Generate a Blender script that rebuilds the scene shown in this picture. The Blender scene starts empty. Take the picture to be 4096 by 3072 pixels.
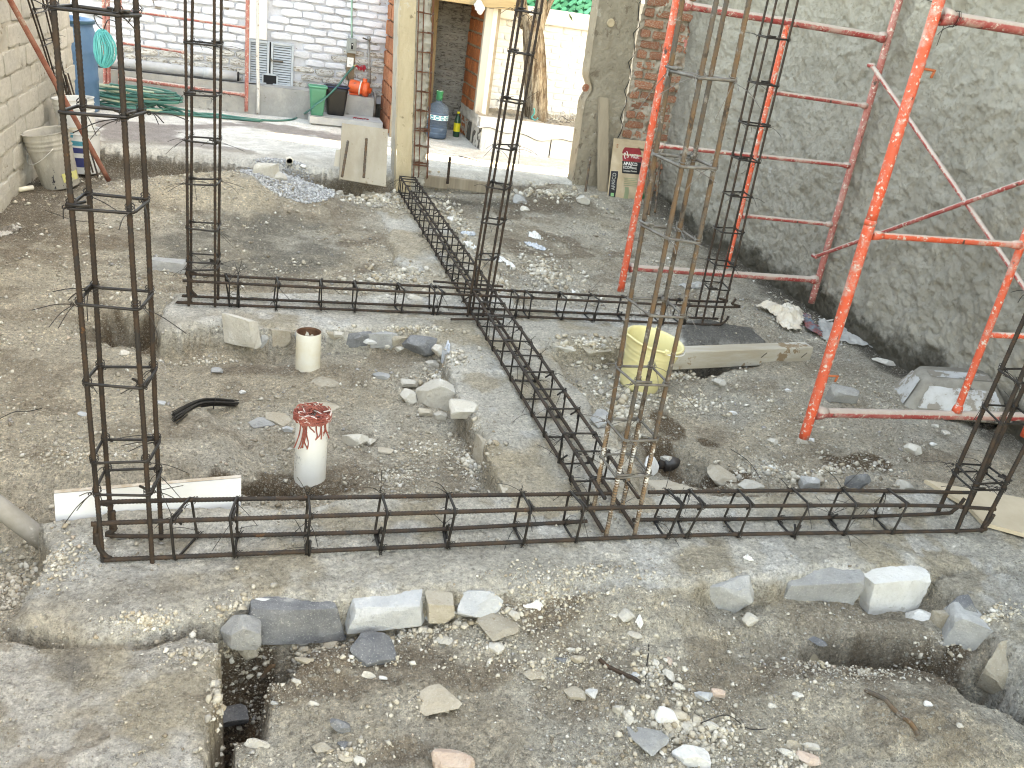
import bpy, math, random
import numpy as np
from mathutils import Vector, Matrix, Quaternion
random.seed(7)
rng = np.random.default_rng(7)
scene = bpy.context.scene
COL = scene.collection

# ------------------------------------------------------------------ camera, sky, sun, exposure
F, YAW, PITCH, ROLL, CAM_H = 3476.99, 0.31961619, 0.41841731, 0.15004716, 1.6
def _rot():
    cy, sy, cp, sp = math.cos(YAW), math.sin(YAW), math.cos(PITCH), math.sin(PITCH)
    fwd = np.array([sy*cp, cy*cp, -sp]); right = np.array([cy, -sy, 0.0]); up = np.cross(right, fwd)
    cr, sr = math.cos(ROLL), math.sin(ROLL)
    return np.array([cr*right + sr*up, -sr*right + cr*up, fwd])
RC = _rot()
cam_data = bpy.data.cameras.new('camera'); cam = bpy.data.objects.new('camera', cam_data); COL.objects.link(cam)
cam_data.sensor_width = 36.0; cam_data.lens = F/4096*36.0; cam_data.clip_start = 0.05; cam_data.clip_end = 400
m = Matrix.Identity(4)
for i in range(3):
    m[i][0], m[i][1], m[i][2] = RC[0][i], RC[1][i], -RC[2][i]
m[0][3], m[1][3], m[2][3] = 0, 0, CAM_H
cam.matrix_world = m
scene.camera = cam

SUN_EL, SUN_AZ = math.radians(39), math.radians(101.3)      # azimuth clockwise from +Y
world = bpy.data.worlds.new('World'); scene.world = world; world.use_nodes = True
wn = world.node_tree.nodes; wl = world.node_tree.links
sky = wn.new('ShaderNodeTexSky'); sky.sky_type = 'NISHITA'; sky.sun_disc = False
sky.sun_elevation = SUN_EL; sky.sun_rotation = SUN_AZ
sky.air_density = 1.0; sky.dust_density = 6.0; sky.ozone_density = 0.3; sky.altitude = 2200
bg = wn['Background']; bg.inputs['Strength'].default_value = 0.15
wl.new(sky.outputs['Color'], bg.inputs['Color'])
sun_d = bpy.data.lights.new('sun', 'SUN'); sun_d.energy = 4.0; sun_d.angle = math.radians(0.53); sun_d.color = (1.0, 0.95, 0.87)
sun = bpy.data.objects.new('sun', sun_d); COL.objects.link(sun)
sd = Vector((math.sin(SUN_AZ)*math.cos(SUN_EL), math.cos(SUN_AZ)*math.cos(SUN_EL), math.sin(SUN_EL)))
sun.rotation_euler = sd.to_track_quat('Z', 'Y').to_euler(); sun.location = (6, -2, 9)
vs = scene.view_settings
vs.view_transform = 'Standard'; vs.look = 'None'; vs.gamma = 1.0; vs.use_curve_mapping = False
scene.cycles.filter_width = 1.1
vs.exposure = 3.68
vs.use_white_balance = True; vs.white_balance_temperature = 12600; vs.white_balance_tint = 8

# ------------------------------------------------------------------ pixel (of the 4096 px photograph) -> point in the place
def ray(px, py): return RC.T @ np.array([(px-2048)/F, -(py-1536)/F, 1.0])
O3 = np.array([0, 0, CAM_H])
def at(px, py, z=0.0):
    d = ray(px, py); return O3 + d*((z-CAM_H)/d[2])
def aty(px, py, y):
    d = ray(px, py); return O3 + d*(y/d[1])
def atx(px, py, x):
    d = ray(px, py); return O3 + d*(x/d[0])
def V(p): return Vector((float(p[0]), float(p[1]), float(p[2])))
def mpp(p): return float(np.linalg.norm(np.array(p)-O3)/F)        # metres per photo pixel at p

# ------------------------------------------------------------------ noise
_T = np.random.default_rng(3).random((256, 256))
def vnoise(x, y):
    xi = np.floor(x).astype(int); yi = np.floor(y).astype(int); fx = x-xi; fy = y-yi
    fx = fx*fx*fx*(fx*(fx*6-15)+10); fy = fy*fy*fy*(fy*(fy*6-15)+10)
    a = _T[xi & 255, yi & 255]; b = _T[(xi+1) & 255, yi & 255]; c = _T[xi & 255, (yi+1) & 255]; d = _T[(xi+1) & 255, (yi+1) & 255]
    return (a*(1-fx)+b*fx)*(1-fy)+(c*(1-fx)+d*fx)*fy
def fbm(x, y, s, o=4, seed=0, gain=0.5):
    x = np.asarray(x, float)*s+seed*17.3; y = np.asarray(y, float)*s+seed*31.7
    r = 0; a = 1.0; t = 0
    for k in range(o):
        r = r+a*vnoise(x*2.03**k+k*5.1, y*2.03**k+k*9.7); t += a; a *= gain
    return r/t                                                     # 0..1
def sstep(a, b, x):
    t = np.clip((x-a)/(b-a), 0, 1); return t*t*(3-2*t)
def sd_poly(P, x, y):
    x = np.asarray(x, float); y = np.asarray(y, float)
    d = np.full(x.shape, 1e9); s = np.ones(x.shape)
    n = len(P)
    for i in range(n):
        ax, ay = P[i]; bx, by = P[i-1]
        ex, ey = bx-ax, by-ay; wx, wy = x-ax, y-ay
        t = np.clip((wx*ex+wy*ey)/(ex*ex+ey*ey+1e-12), 0, 1)
        d = np.minimum(d, (wx-ex*t)**2+(wy-ey*t)**2)
        c1 = y >= ay; c2 = y < by; c3 = ex*wy > ey*wx
        s = np.where((c1 & c2 & c3) | (~c1 & ~c2 & ~c3), -s, s)
    return s*np.sqrt(d)                                            # negative inside

# ------------------------------------------------------------------ objects
def props(o, label=None, cat=None, group=None, kind=None):
    if label: o['label'] = label
    if cat: o['category'] = cat
    if group: o['group'] = group
    if kind: o['kind'] = kind
    return o
def thing(name, label, cat, loc=(0, 0, 0), group=None):
    o = bpy.data.objects.new(name, None); COL.objects.link(o); o.location = V(loc); o.empty_display_size = .1
    return props(o, label, cat, group)
_wl = {}
def wloc(o):
    if o is None: return Vector((0, 0, 0))
    return o.location + wloc(o.parent)
def link(name, me, mat=None, parent=None, loc=None):
    o = bpy.data.objects.new(name, me); COL.objects.link(o)
    if mat is not None and not me.materials: me.materials.append(mat)
    if parent: o.parent = parent
    if loc is not None: o.location = V(loc)
    return o
class MB:
    def __init__(s): s.v = []; s.f = []; s.mi = []; s.cur = 0
    def add(s, vs_, fs_):
        b = len(s.v); s.v.extend([tuple(map(float, p)) for p in vs_]); s.f.extend([tuple(i+b for i in f) for f in fs_]); s.mi.extend([s.cur]*len(fs_)); return s
    def box(s, c, size, R=None, bev=0.0):
        hx, hy, hz = size[0]/2, size[1]/2, size[2]/2
        if bev <= 0:
            P = [(sx*hx, sy*hy, sz*hz) for sx in (-1, 1) for sy in (-1, 1) for sz in (-1, 1)]
            Fs = [(0, 1, 3, 2), (4, 6, 7, 5), (0, 4, 5, 1), (2, 3, 7, 6), (0, 2, 6, 4), (1, 5, 7, 3)]
        else:
            P, Fs = bevbox(hx, hy, hz, bev)
        P = [Vector(p) for p in P]
        if R is not None: P = [R @ p for p in P]
        return s.add([p+V(c) for p in P], Fs)
    def tube(s, pts, r, n=6, rib=0.0, step=None, caps=True, closed=False):
        pts = [V(p) for p in pts]
        if step: pts = resample(pts, step)
        k = len(pts); rr = r if isinstance(r, (list, tuple)) else [r]*k
        if len(rr) != k: rr = [rr[int(i*(len(rr)-1)/max(1, k-1))] for i in range(k)]
        up = None; vs_ = []
        for i, p in enumerate(pts):
            if closed: t = pts[(i+1) % k]-pts[i-1]
            else: t = pts[min(i+1, k-1)]-pts[max(i-1, 0)]
            if t.length < 1e-9: t = Vector((0, 0, 1))
            t.normalize()
            if up is None:
                up = Vector((0, 0, 1)) if abs(t.z) < .9 else Vector((1, 0, 0))
            a = up-t*up.dot(t)
            if a.length < 1e-6: a = t.orthogonal()
            a.normalize(); up = a; b = t.cross(a)
            q = rr[i]*(1+(rib if (i//1) % 2 else 0))
            for j in range(n):
                an = 2*math.pi*j/n; vs_.append(p+a*(math.cos(an)*q)+b*(math.sin(an)*q))
        fs_ = []
        for i in range(k if closed else k-1):
            i2 = (i+1) % k
            for j in range(n):
                j2 = (j+1) % n; fs_.append((i*n+j, i*n+j2, i2*n+j2, i2*n+j))
        if caps and not closed: fs_.append(tuple(range(n))[::-1]); fs_.append(tuple((k-1)*n+j for j in range(n)))
        return s.add(vs_, fs_)
    def lathe(s, prof, c=(0, 0, 0), n=32, R=None, sq=None, cap0=True, cap1=True):
        vs_ = []; c = V(c)
        for (r, z) in prof:
            for j in range(n):
                a = 2*math.pi*j/n; x, y = math.cos(a), math.sin(a)
                if sq:
                    e = 2.0/sq[2]; x = math.copysign(abs(x)**e, x)*sq[0]; y = math.copysign(abs(y)**e, y)*sq[1]
                p = Vector((x*r, y*r, z)); vs_.append((R @ p if R else p)+c)
        fs_ = []; k = len(prof)
        for i in range(k-1):
            for j in range(n):
                j2 = (j+1) % n; fs_.append((i*n+j, i*n+j2, (i+1)*n+j2, (i+1)*n+j))
        if cap0: fs_.append(tuple(range(n))[::-1])
        if cap1: fs_.append(tuple((k-1)*n+j for j in range(n)))
        return s.add(vs_, fs_)
    def mesh(s, off=Vector((0, 0, 0)), smooth=False):
        me = bpy.data.meshes.new('mesh'); me.from_pydata([(x-off.x, y-off.y, z-off.z) for x, y, z in s.v], [], s.f)
        if smooth: me.polygons.foreach_set('use_smooth', [True]*len(me.polygons))
        if any(s.mi): me.polygons.foreach_set('material_index', s.mi)
        me.update(); return me
    def build(s, name, mat, parent=None, smooth=False, origin=None):
        """one mesh object; vertices are given in world space"""
        off = wloc(parent) if parent else None
        A = np.array(s.v)
        if origin is None: origin = Vector((float((A[:, 0].min()+A[:, 0].max())/2), float((A[:, 1].min()+A[:, 1].max())/2), float(A[:, 2].min())))
        me = s.mesh(origin, smooth)
        for mm in (mat if isinstance(mat, (list, tuple)) else [mat]): me.materials.append(mm)
        o = bpy.data.objects.new(name, me); COL.objects.link(o)
        if parent: o.parent = parent; o.location = origin-off
        else: o.location = origin
        return o
def bevbox(hx, hy, hz, b):
    b = min(b, hx*.9, hy*.9, hz*.9); P = []; idx = {}
    for sx in (-1, 1):
        for sy in (-1, 1):
            for sz in (-1, 1):
                for ax in range(3):
                    p = [sx*hx, sy*hy, sz*hz]
                    for o in range(3):
                        if o != ax: p[o] -= math.copysign(b, p[o])
                    idx[(sx, sy, sz, ax)] = len(P); P.append(tuple(p))
    Fs = []
    for ax in range(3):
        for s in (-1, 1):
            o1, o2 = [(1, 2), (2, 0), (0, 1)][ax]; q = []
            for (a, c) in ((-1, -1), (1, -1), (1, 1), (-1, 1)):
                k = [0, 0, 0]; k[ax] = s; k[o1] = a; k[o2] = c; q.append(idx[(k[0], k[1], k[2], ax)])
            Fs.append(tuple(q) if s > 0 else tuple(q[::-1]))
    for ax in range(3):
        o1, o2 = [(1, 2), (2, 0), (0, 1)][ax]
        for a in (-1, 1):
            for c in (-1, 1):
                k0 = [0, 0, 0]; k1 = [0, 0, 0]; k0[ax] = -1; k1[ax] = 1
                for k in (k0, k1): k[o1] = a; k[o2] = c
                q = [idx[(*k0, o1)], idx[(*k1, o1)], idx[(*k1, o2)], idx[(*k0, o2)]]
                Fs.append(tuple(q) if a*c > 0 else tuple(q[::-1]))
    for sx in (-1, 1):
        for sy in (-1, 1):
            for sz in (-1, 1):
                q = [idx[(sx, sy, sz, 0)], idx[(sx, sy, sz, 1)], idx[(sx, sy, sz, 2)]]
                Fs.append(tuple(q) if sx*sy*sz > 0 else tuple(q[::-1]))
    return P, Fs
def resample(pts, step):
    out = [pts[0]]
    for a, b in zip(pts, pts[1:]):
        n = max(1, int(round((b-a).length/step)))
        for k in range(1, n+1): out.append(a.lerp(b, k/n))
    return out
def curve_pts(ctrl, n=8):
    """Catmull-Rom through the control points"""
    c = [V(p) for p in ctrl]; out = []
    for i in range(len(c)-1):
        p0, p1, p2, p3 = c[max(i-1, 0)], c[i], c[i+1], c[min(i+2, len(c)-1)]
        for k in range(n):
            t = k/n
            out.append(0.5*((2*p1)+(p2-p0)*t+(2*p0-5*p1+4*p2-p3)*t*t+(3*p1-p0-3*p2+p3)*t**3))
    out.append(c[-1]); return out
def round_poly(P, r, n=4):
    """closed polygon with rounded corners"""
    out = []; P = [V(p) for p in P]
    for i, p in enumerate(P):
        a = (P[i-1]-p).normalized(); b = (P[(i+1) % len(P)]-p).normalized()
        s, e = p+a*r, p+b*r
        for k in range(n+1):
            t = k/n; out.append((s*(1-t)+p*t)*(1-t)+(p*(1-t)+e*t)*t)
    return out
def text_mesh(s, size, origin, ux, uy, mat, name, parent, depth=0.0008, warp=None, bold=0.0, align='CENTER'):
    cu = bpy.data.curves.new('txt', 'FONT'); cu.body = s; cu.size = size; cu.align_x = align; cu.align_y = 'CENTER'; cu.offset = bold; cu.resolution_u = 3
    ob = bpy.data.objects.new('txt', cu)
    me = bpy.data.meshes.new_from_object(ob); bpy.data.objects.remove(ob)
    ux, uy = Vector(ux).normalized(), Vector(uy).normalized(); n = ux.cross(uy); o = V(origin); off = wloc(parent)
    co = []
    for v in me.vertices:
        p = warp(v.co.x, v.co.y) if warp else o+ux*v.co.x+uy*v.co.y+n*depth
        co.append(p)
    for v, p in zip(me.vertices, co): v.co = p-off
    me.materials.clear(); me.materials.append(mat); me.update()
    return link(name, me, None, parent)

# ------------------------------------------------------------------ materials
class NT:
    def __init__(s, name):
        s.m = bpy.data.materials.new(name); s.m.use_nodes = True; s.t = s.m.node_tree; s.n = s.t.nodes; s.b = s.n['Principled BSDF']
        s.tc = s.n.new('ShaderNodeTexCoord')
    def new(s, t, **kw):
        x = s.n.new(t)
        for k, v in kw.items(): setattr(x, k, v)
        return x
    def l(s, a, b): s.t.links.new(a, b)
    def noise(s, scale, detail=5, rough=.6, coord=None, stretch=None):
        x = s.new('ShaderNodeTexNoise'); x.inputs['Scale'].default_value = scale; x.inputs['Detail'].default_value = detail; x.inputs['Roughness'].default_value = rough
        src = coord or s.tc.outputs['Object']
        if stretch:
            mp = s.new('ShaderNodeMapping'); mp.inputs['Scale'].default_value = stretch; s.l(src, mp.inputs['Vector']); src = mp.outputs['Vector']
        s.l(src, x.inputs['Vector']); return x.outputs['Fac']
    def ramp(s, fac, lo, hi):
        x = s.new('ShaderNodeMapRange'); x.interpolation_type = 'SMOOTHSTEP'; x.inputs['From Min'].default_value = lo; x.inputs['From Max'].default_value = hi; s.l(fac, x.inputs['Value']); return x.outputs['Result']
    def mix(s, fac, a, b, blend='MIX'):
        x = s.new('ShaderNodeMix', data_type='RGBA', blend_type=blend)
        for sock, val in (('A', a), ('B', b)):
            i = [q for q in x.inputs if q.name == sock and q.type == 'RGBA'][0]
            if isinstance(val, tuple): i.default_value = (*val, 1)
            else: s.l(val, i)
        if isinstance(fac, (int, float)): x.inputs[0].default_value = fac
        else: s.l(fac, x.inputs[0])
        return [q for q in x.outputs if q.type == 'RGBA'][0]
    def math(s, op, a, b=None):
        x = s.new('ShaderNodeMath', operation=op)
        for i, v in enumerate((a, b)):
            if v is None: continue
            if isinstance(v, (int, float)): x.inputs[i].default_value = v
            else: s.l(v, x.inputs[i])
        return x.outputs[0]
    def bump(s, h, dist, strength=1.0, nrm=None):
        x = s.new('ShaderNodeBump'); x.inputs['Strength'].default_value = strength; x.inputs['Distance'].default_value = dist; s.l(h, x.inputs['Height'])
        if nrm is not None: s.l(nrm, x.inputs['Normal'])
        return x.outputs['Normal']
    def done(s, col, rough=.85, metal=0.0, normal=None, spec=.3):
        if isinstance(col, tuple): s.b.inputs['Base Color'].default_value = (*col, 1)
        else: s.l(col, s.b.inputs['Base Color'])
        if isinstance(rough, (int, float)): s.b.inputs['Roughness'].default_value = rough
        else: s.l(rough, s.b.inputs['Roughness'])
        s.b.inputs['Metallic'].default_value = metal; s.b.inputs['Specular IOR Level'].default_value = spec
        if normal is not None: s.l(normal, s.b.inputs['Normal'])
        return s.m
def M(name, c1, c2=None, scale=12, rough=.85, spots=None, spot2=None, bump=(80, .002), metal=0., spec=.3, rnd=0.0, lo=.35, hi=.65, stretch=None, gen=False):
    """two-tone noise colour, optional sharp spots (colour, scale, threshold), fine relief, per-object brightness spread"""
    t = NT(name)
    src = t.tc.outputs['Object']
    if rnd or gen:                                   # shared meshes: shift the pattern per object
        oi = t.new('ShaderNodeObjectInfo'); ad = t.new('ShaderNodeVectorMath', operation='ADD'); sc = t.new('ShaderNodeVectorMath', operation='SCALE')
        sc.inputs[0].default_value = (37, 53, 71); t.l(oi.outputs['Random'], sc.inputs['Scale']); t.l(src, ad.inputs[0]); t.l(sc.outputs[0], ad.inputs[1]); src = ad.outputs[0]
    col = c1 if c2 is None else t.mix(t.ramp(t.noise(scale, 6, .65, src, stretch), lo, hi), c1, c2)
    if spots: col = t.mix(t.ramp(t.noise(spots[1], 6, .7, src), spots[2], spots[2]+.05), col, spots[0])
    if spot2: col = t.mix(t.ramp(t.noise(spot2[1], 7, .7, src, (1.3, .9, 1.1)), spot2[2], spot2[2]+.05), col, spot2[0])
    if rnd:
        k = t.math('MULTIPLY_ADD', oi.outputs['Random'], 2*rnd); t.n[-1].inputs[2].default_value = 1-rnd
        cb = t.new('ShaderNodeCombineColor'); [t.l(k, cb.inputs[i]) for i in range(3)]
        col = t.mix(1.0, col, cb.outputs[0], 'MULTIPLY')
    n = t.bump(t.noise(bump[0], 8, .7, src), bump[1]) if bump else None
    return t.done(col, rough, metal, n, spec)
def ground_mat(name, spk=0.5, bdist=.006, rough=.95, crevice_shade=.55, grain=None):
    """colour from the survey of the site (vertex attribute), broken by grain, painted crevice shade and embedded chips"""
    t = NT(name)
    a = t.new('ShaderNodeAttribute'); a.attribute_name = 'col'
    n1 = t.noise(9, 8, .72); n2 = t.noise(70, 6, .75); n3 = t.noise(300, 4, .7)
    k = t.math('ADD', t.math('MULTIPLY', t.ramp(n1, .25, .75), .5), t.math('ADD', t.math('MULTIPLY', t.ramp(n2, .25, .75), .7), t.math('MULTIPLY', n3, .5)))
    k = t.math('ADD', t.math('MULTIPLY', k, .92), .26)
    cb = t.new('ShaderNodeCombineColor'); [t.l(k, cb.inputs[i]) for i in range(3)]
    col = t.mix(1.0, a.outputs['Color'], cb.outputs[0], 'MULTIPLY')
    col = t.mix(t.math('MULTIPLY', t.ramp(t.noise(48, 8, .85), .485, .40), crevice_shade), col, (.11, .092, .07))  # dark specks painted in for small shadows between grains
    for sc, am in ((60, .30), (125, .42), (260, .40)):                # loose grains of uneven tone
        v = t.new('ShaderNodeTexVoronoi'); v.inputs['Scale'].default_value = sc; t.l(t.tc.outputs['Object'], v.inputs['Vector'])
        sp = t.new('ShaderNodeSeparateColor'); t.l(v.outputs['Color'], sp.inputs[0])
        g_ = t.math('MULTIPLY', t.math('SUBTRACT', t.math('MULTIPLY', sp.outputs[0], sp.outputs[1]), .27), am*2.2*(1.3-crevice_shade*0 if grain is None else grain)); g_ = t.math('MULTIPLY', g_, t.ramp(n1, .30, .62)); k2 = t.math('ADD', g_, 1.0)
        cb = t.new('ShaderNodeCombineColor'); [t.l(k2, cb.inputs[i]) for i in range(3)]; col = t.mix(1.0, col, cb.outputs[0], 'MULTIPLY')
    hts = []
    for sc, th in ((75, .80), (160, .72), (330, .66)):
        v = t.new('ShaderNodeTexVoronoi'); v.inputs['Scale'].default_value = sc; v.inputs['Randomness'].default_value = 1; t.l(t.tc.outputs['Object'], v.inputs['Vector'])
        sp = t.new('ShaderNodeSeparateColor'); t.l(v.outputs['Color'], sp.inputs[0])
        msk = t.math('MULTIPLY', t.ramp(sp.outputs[0], th, th+.03), t.ramp(v.outputs['Distance'], .55, .3))
        tone = t.mix(sp.outputs[1], (.30, .26, .21), (.64, .60, .52))
        col = t.mix(t.math('MULTIPLY', msk, spk), col, tone); hts.append(t.math('MULTIPLY', msk, 90/sc))
    h = t.math('ADD', t.math('ADD', hts[0], hts[1]), hts[2])
    nm = t.bump(t.noise(55, 9, .75), bdist*1.6, 1.0)
    nm = t.bump(t.noise(260, 5, .75), bdist*.35, 1.0, nm)
    nm = t.bump(h, bdist*.55, .9, nm)
    return t.done(col, rough, 0, nm, .15)
# ------------------------------------------------------------------ the ground of the site, one survey function
def W(pts, z=0.0): return [tuple(at(x, y, z)[:2]) for x, y in pts]
FOUND_F = W([(150, 2075), (330, 2045), (640, 2012), (1010, 2020), (1130, 2000), (1985, 1962), (2300, 1955), (2610, 1962), (3300, 1958), (3700, 1955), (3900, 1975), (4250, 2120), (4350, 2330), (3820, 2275), (3752, 2292),
                 (3600, 2300), (3460, 2302), (3290, 2305), (3080, 2326), (2860, 2340), (2560, 2340), (2080, 2385), (1930, 2390), (1710, 2400), (1410, 2404), (1370, 2420), (1010, 2424), (930, 2470), (780, 2450), (560, 2530), (230, 2530), (10, 2470), (90, 2330), (190, 2190)])
FOUND_R = W([(3752, 2298), (3820, 2275), (4300, 2240), (4900, 2500), (4700, 2950), (4130, 2690), (4020, 2560)])
FOUND_C = [(0.86, 7.15), (0.90, 6.2), (0.86, 5.3), (0.89, 4.36), (0.88, 3.7), (.86, 3.15), (.88, 2.8), (.86, 2.35), (1.42, 2.35), (1.47, 3.0), (1.44, 3.7), (1.47, 4.36), (1.45, 5.2), (1.41, 6.2), (1.42, 7.15)]
FOUND_D = W([(610, 1290), (660, 1215), (700, 1165), (960, 1158), (1500, 1172), (1905, 1185), (2120, 1215), (2700, 1250), (3010, 1310), (3080, 1375), (2660, 1378), (2500, 1395), (2330, 1385), (2110, 1365), (1830, 1335), (1720, 1340), (1560, 1322), (1300, 1315), (1130, 1312), (860, 1292), (740, 1308), (640, 1322)])
SLAB_B = W([(-300, 2540), (10, 2510), (240, 2540), (560, 2545), (780, 2500), (890, 2530), (905, 2600), (880, 2740), (855, 2880), (838, 3100), (800, 3400), (-700, 3400)], -.02)
PIT_1 = W([(560, 1400), (760, 1350), (1000, 1340), (1800, 1370), (1900, 1500), (1985, 1700), (2050, 1990), (1000, 2010), (940, 1760), (640, 1520)], -.1)
PIT_2 = W([(2120, 1430), (2700, 1430), (2860, 1500), (3050, 1750), (3350, 1990), (2620, 2010), (2250, 1600)], -.1)
YARD = [(-2.6, 7.56), (-1.17, 7.54), (-.61, 7.48), (-.04, 7.38), (.55, 7.34), (1.1, 7.42), (1.4, 7.5), (2.2, 7.55), (2.85, 7.64), (3.3, 7.72), (7, 7.7), (7, 10.3), (-2.6, 10.3)]
WETCEM = W([(2720, 1290), (2880, 1262), (2990, 1300), (3060, 1372), (2740, 1376)])
DAMP_A = W([(620, 960), (760, 880), (1000, 850), (1300, 900), (1400, 990), (1340, 1070), (1150, 1110), (760, 1110), (620, 1040)], -.03)
DAMP_Y = W([(380, 470), (700, 500), (950, 490), (1010, 480), (1240, 520), (1390, 545), (1365, 570), (1250, 545), (1100, 530), (960, 505), (700, 525), (690, 545), (830, 575), (1000, 600), (1010, 615), (760, 590), (400, 566)], .1)

def gauss(x, y, p, rx, ry=None, a=0.0):
    ry = ry or rx; c, s = math.cos(a), math.sin(a); dx, dy = x-p[0], y-p[1]
    u, v = (dx*c+dy*s)/rx, (-dx*s+dy*c)/ry
    return np.exp(-(u*u+v*v))
def pit_(x, y, p, rx, ry=None, a=0.0, w=None):
    ry = ry or rx; c, s = math.cos(a), math.sin(a); dx, dy = x-p[0], y-p[1]
    u, v = (dx*c+dy*s)/rx, (-dx*s+dy*c)/ry; q = u*u+v*v
    if w is not None: q = q*(1+1.2*w)
    return np.exp(-q**3)
def G(px, py, z=-.1): return at(px, py, z)

# stones showing in the front face of the nearest foundation: photo x, top y, bottom y, width
FACE = [(965, 2478, 2575, 145, 'grey', 'lump', 1, .10), (1190, 2420, 2542, 375, 'slate', 'block', 2, .12), (1562, 2402, 2490, 318, 'blue', 'block', 3, .12), (1775, 2396, 2452, 118, 'tan', 'block', 1, .10), (1955, 2388, 2446, 225, 'blue', 'lump', 5, .11),
        (2960, 2330, 2456, 262, 'grey', 'lump', 4, .13), (3310, 2305, 2414, 340, 'grey', 'block', 4, .14), (3604, 2300, 2444, 272, 'white', 'block', 5, .12)]
FACE_AT = []
for (px_, pt_, pb_, w_, *_r) in FACE:
    yf_ = float(at(px_, pt_, -.006)[1])-.012; a_ = aty(px_, pt_, yf_); b_ = aty(px_, pb_, yf_); FACE_AT.append((float(a_[0]), yf_, float(b_[2]), float(a_[2]), w_*mpp(a_)))

def survey(x, y):
    x = np.asarray(x, float); y = np.asarray(y, float)
    wob = fbm(x, y, 9, 4, 1)-.5; wob2 = fbm(x, y, 28, 3, 2)-.5; big = fbm(x, y, 1.3, 3, 3); med = fbm(x, y, 5, 5, 4); fine = fbm(x, y, 38, 4, 5, .6)
    near = sstep(2.6, 1.6, y)
    # ---- height
    z = -.05+.02*(big-.5)
    z = z+(-.045-.035*sstep(2.2, 1.2, y))*near
    def dip(m, dz):
        nonlocal z; z = z+dz*m
    def reg(P, w, n=.03): return 1-sstep(-w, w, sd_poly(P, x, y)+wob*n*2)
    m1 = reg(PIT_1, .09); m2 = reg(PIT_2, .08)
    z = z*(1-m1)+m1*(-.125+.05*(big-.5)+.03*(x-.3)*0)
    z = z*(1-m2)+m2*(-.10)
    # heaps and hollows
    hs = G(800, 790, 0); hg = G(1100, 760, 0)
    heap_s = gauss(x, y, hs, .58, .44); heap_g = gauss(x, y, hg, .44, .50, .5)
    dip(heap_s, .17); dip(heap_g, .14)
    dip(gauss(x, y, G(2250, 850, 0), .6, .4), .05); dip(gauss(x, y, G(1780, 810, 0), .35, .5), .03)
    dip(gauss(x, y, G(1650, 1110, 0), .2, .25), .04)
    dip(gauss(x, y, (2.6, 7.25), .7, .3), .10); dip(gauss(x, y, (3.35, 7.3), .35, .3), .04)
    dip(pit_(x, y, G(2730, 1870, -.12), .13, .17, .2, wob), -.13)
    dip(pit_(x, y, G(2870, 1470), .20, .10, 0, wob), -.24)
    dip(pit_(x, y, G(1075, 1972), .17, .065, 0, wob), -.16); dip(gauss(x, y, G(760, 1960, -.1), .28, .05), -.06)
    dip(pit_(x, y, G(495, 1300, -.05), .15, .20, 0, wob), -.34); dip(gauss(x, y, G(1060, 1400, -.1), .09, .06), -.07); dip(gauss(x, y, G(760, 1410, -.1), .2, .05), -.03)
    dip(pit_(x, y, G(1010, 2640), .125, .085, 0, wob), -.24); dip(pit_(x, y, G(940, 2760), .07, .13, 0, wob), -.22); dip(pit_(x, y, G(868, 2990), .034, .30, 0, wob), -.30)
    dip(pit_(x, y, G(3560, 2590), .25, .075, -.12, wob), -.34); dip(pit_(x, y, G(3850, 2670), .25, .060, -.62, wob), -.34); dip(pit_(x, y, G(4060, 2810), .17, .055, -.75, wob), -.26)
    dip(gauss(x, y, G(3780, 2800, 0), .30, .17, -.5), .085); dip(gauss(x, y, G(2550, 2480), .22, .16), .05); dip(gauss(x, y, G(2300, 2450), .3, .12), .045)
    dip(gauss(x, y, G(40, 2150, -.1), .22, .22), -.12); dip(gauss(x, y, G(80, 2330, -.1), .13, .25), -.06)
    tr = np.exp(-((y-7.2)/.22)**2)*sstep(1.05, .8, x); dip(tr, -.07)
    dip(np.exp(-((x-3.62)/.2)**2)*sstep(7.3, 6.5, y), -.03)
    dip(gauss(x, y, G(1250, 2560), .24, .045, .04), -.05); dip(gauss(x, y, G(1600, 2500), .22, .04, .06), -.035); dip(gauss(x, y, G(3200, 2560), .22, .07), -.07)
    for (fx, fy, fb, ft, fw) in FACE_AT:
        mk = np.exp(-(np.abs(x-fx)/(fw*.58))**4)*np.exp(-((y-(fy-.01))/.075)**4); z = z*(1-mk)+mk*np.minimum(z, fb+.012)
    # grain of loose soil
    z = z+(med-.5)*(.035+.02*near)+(fine-.5)*(.020+.006*m2)+(fbm(x, y, 15, 3, 8)-.5)*.02*near
    lump = fbm(x, y, 22, 2, 9); z = z+np.clip(lump-.62, 0, 1)*.05*(sstep(.45, .6, fbm(x, y, 2.2, 3, 10)))
    # ---- colour (albedo)
    t = sstep(.3, .7, fbm(x, y, 2.0, 4, 11)); u = sstep(.35, .65, fbm(x, y, 7, 4, 12))
    def L(a, b, k): return a+(b-a)*k[..., None]
    C = lambda *c: np.broadcast_to(np.array(c, float), x.shape+(3,))
    col = L(C(.585, .50, .385), C(.64, .585, .495), t); col = L(col, C(.46, .38, .285), u*.42)
    col = L(col, C(.62, .545, .43), sstep(-.1, -.5, x)*sstep(1.9, 2.6, y)*sstep(6.2, 5.2, y)*.75)
    col = L(col, C(.25, .19, .135), sstep(.60, .68, fbm(x, y, 3.1, 4, 13))*sstep(4.4, 5.4, y)*.8)
    col = L(col, C(.30, .235, .17), sstep(.57, .66, fbm(x, y, 4.3, 4, 14))*.55)
    dmp = reg(DAMP_A, .12, .12); col = L(col, C(.225, .21, .175), dmp*(.65+.5*(u-.5)))
    col = L(col, C(.15, .115, .08), sstep(6.0, 7.0, y+wob*.9)*sstep(1.0, .7, x)*.85*(1-.9*np.maximum(heap_s, heap_g)))
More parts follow.
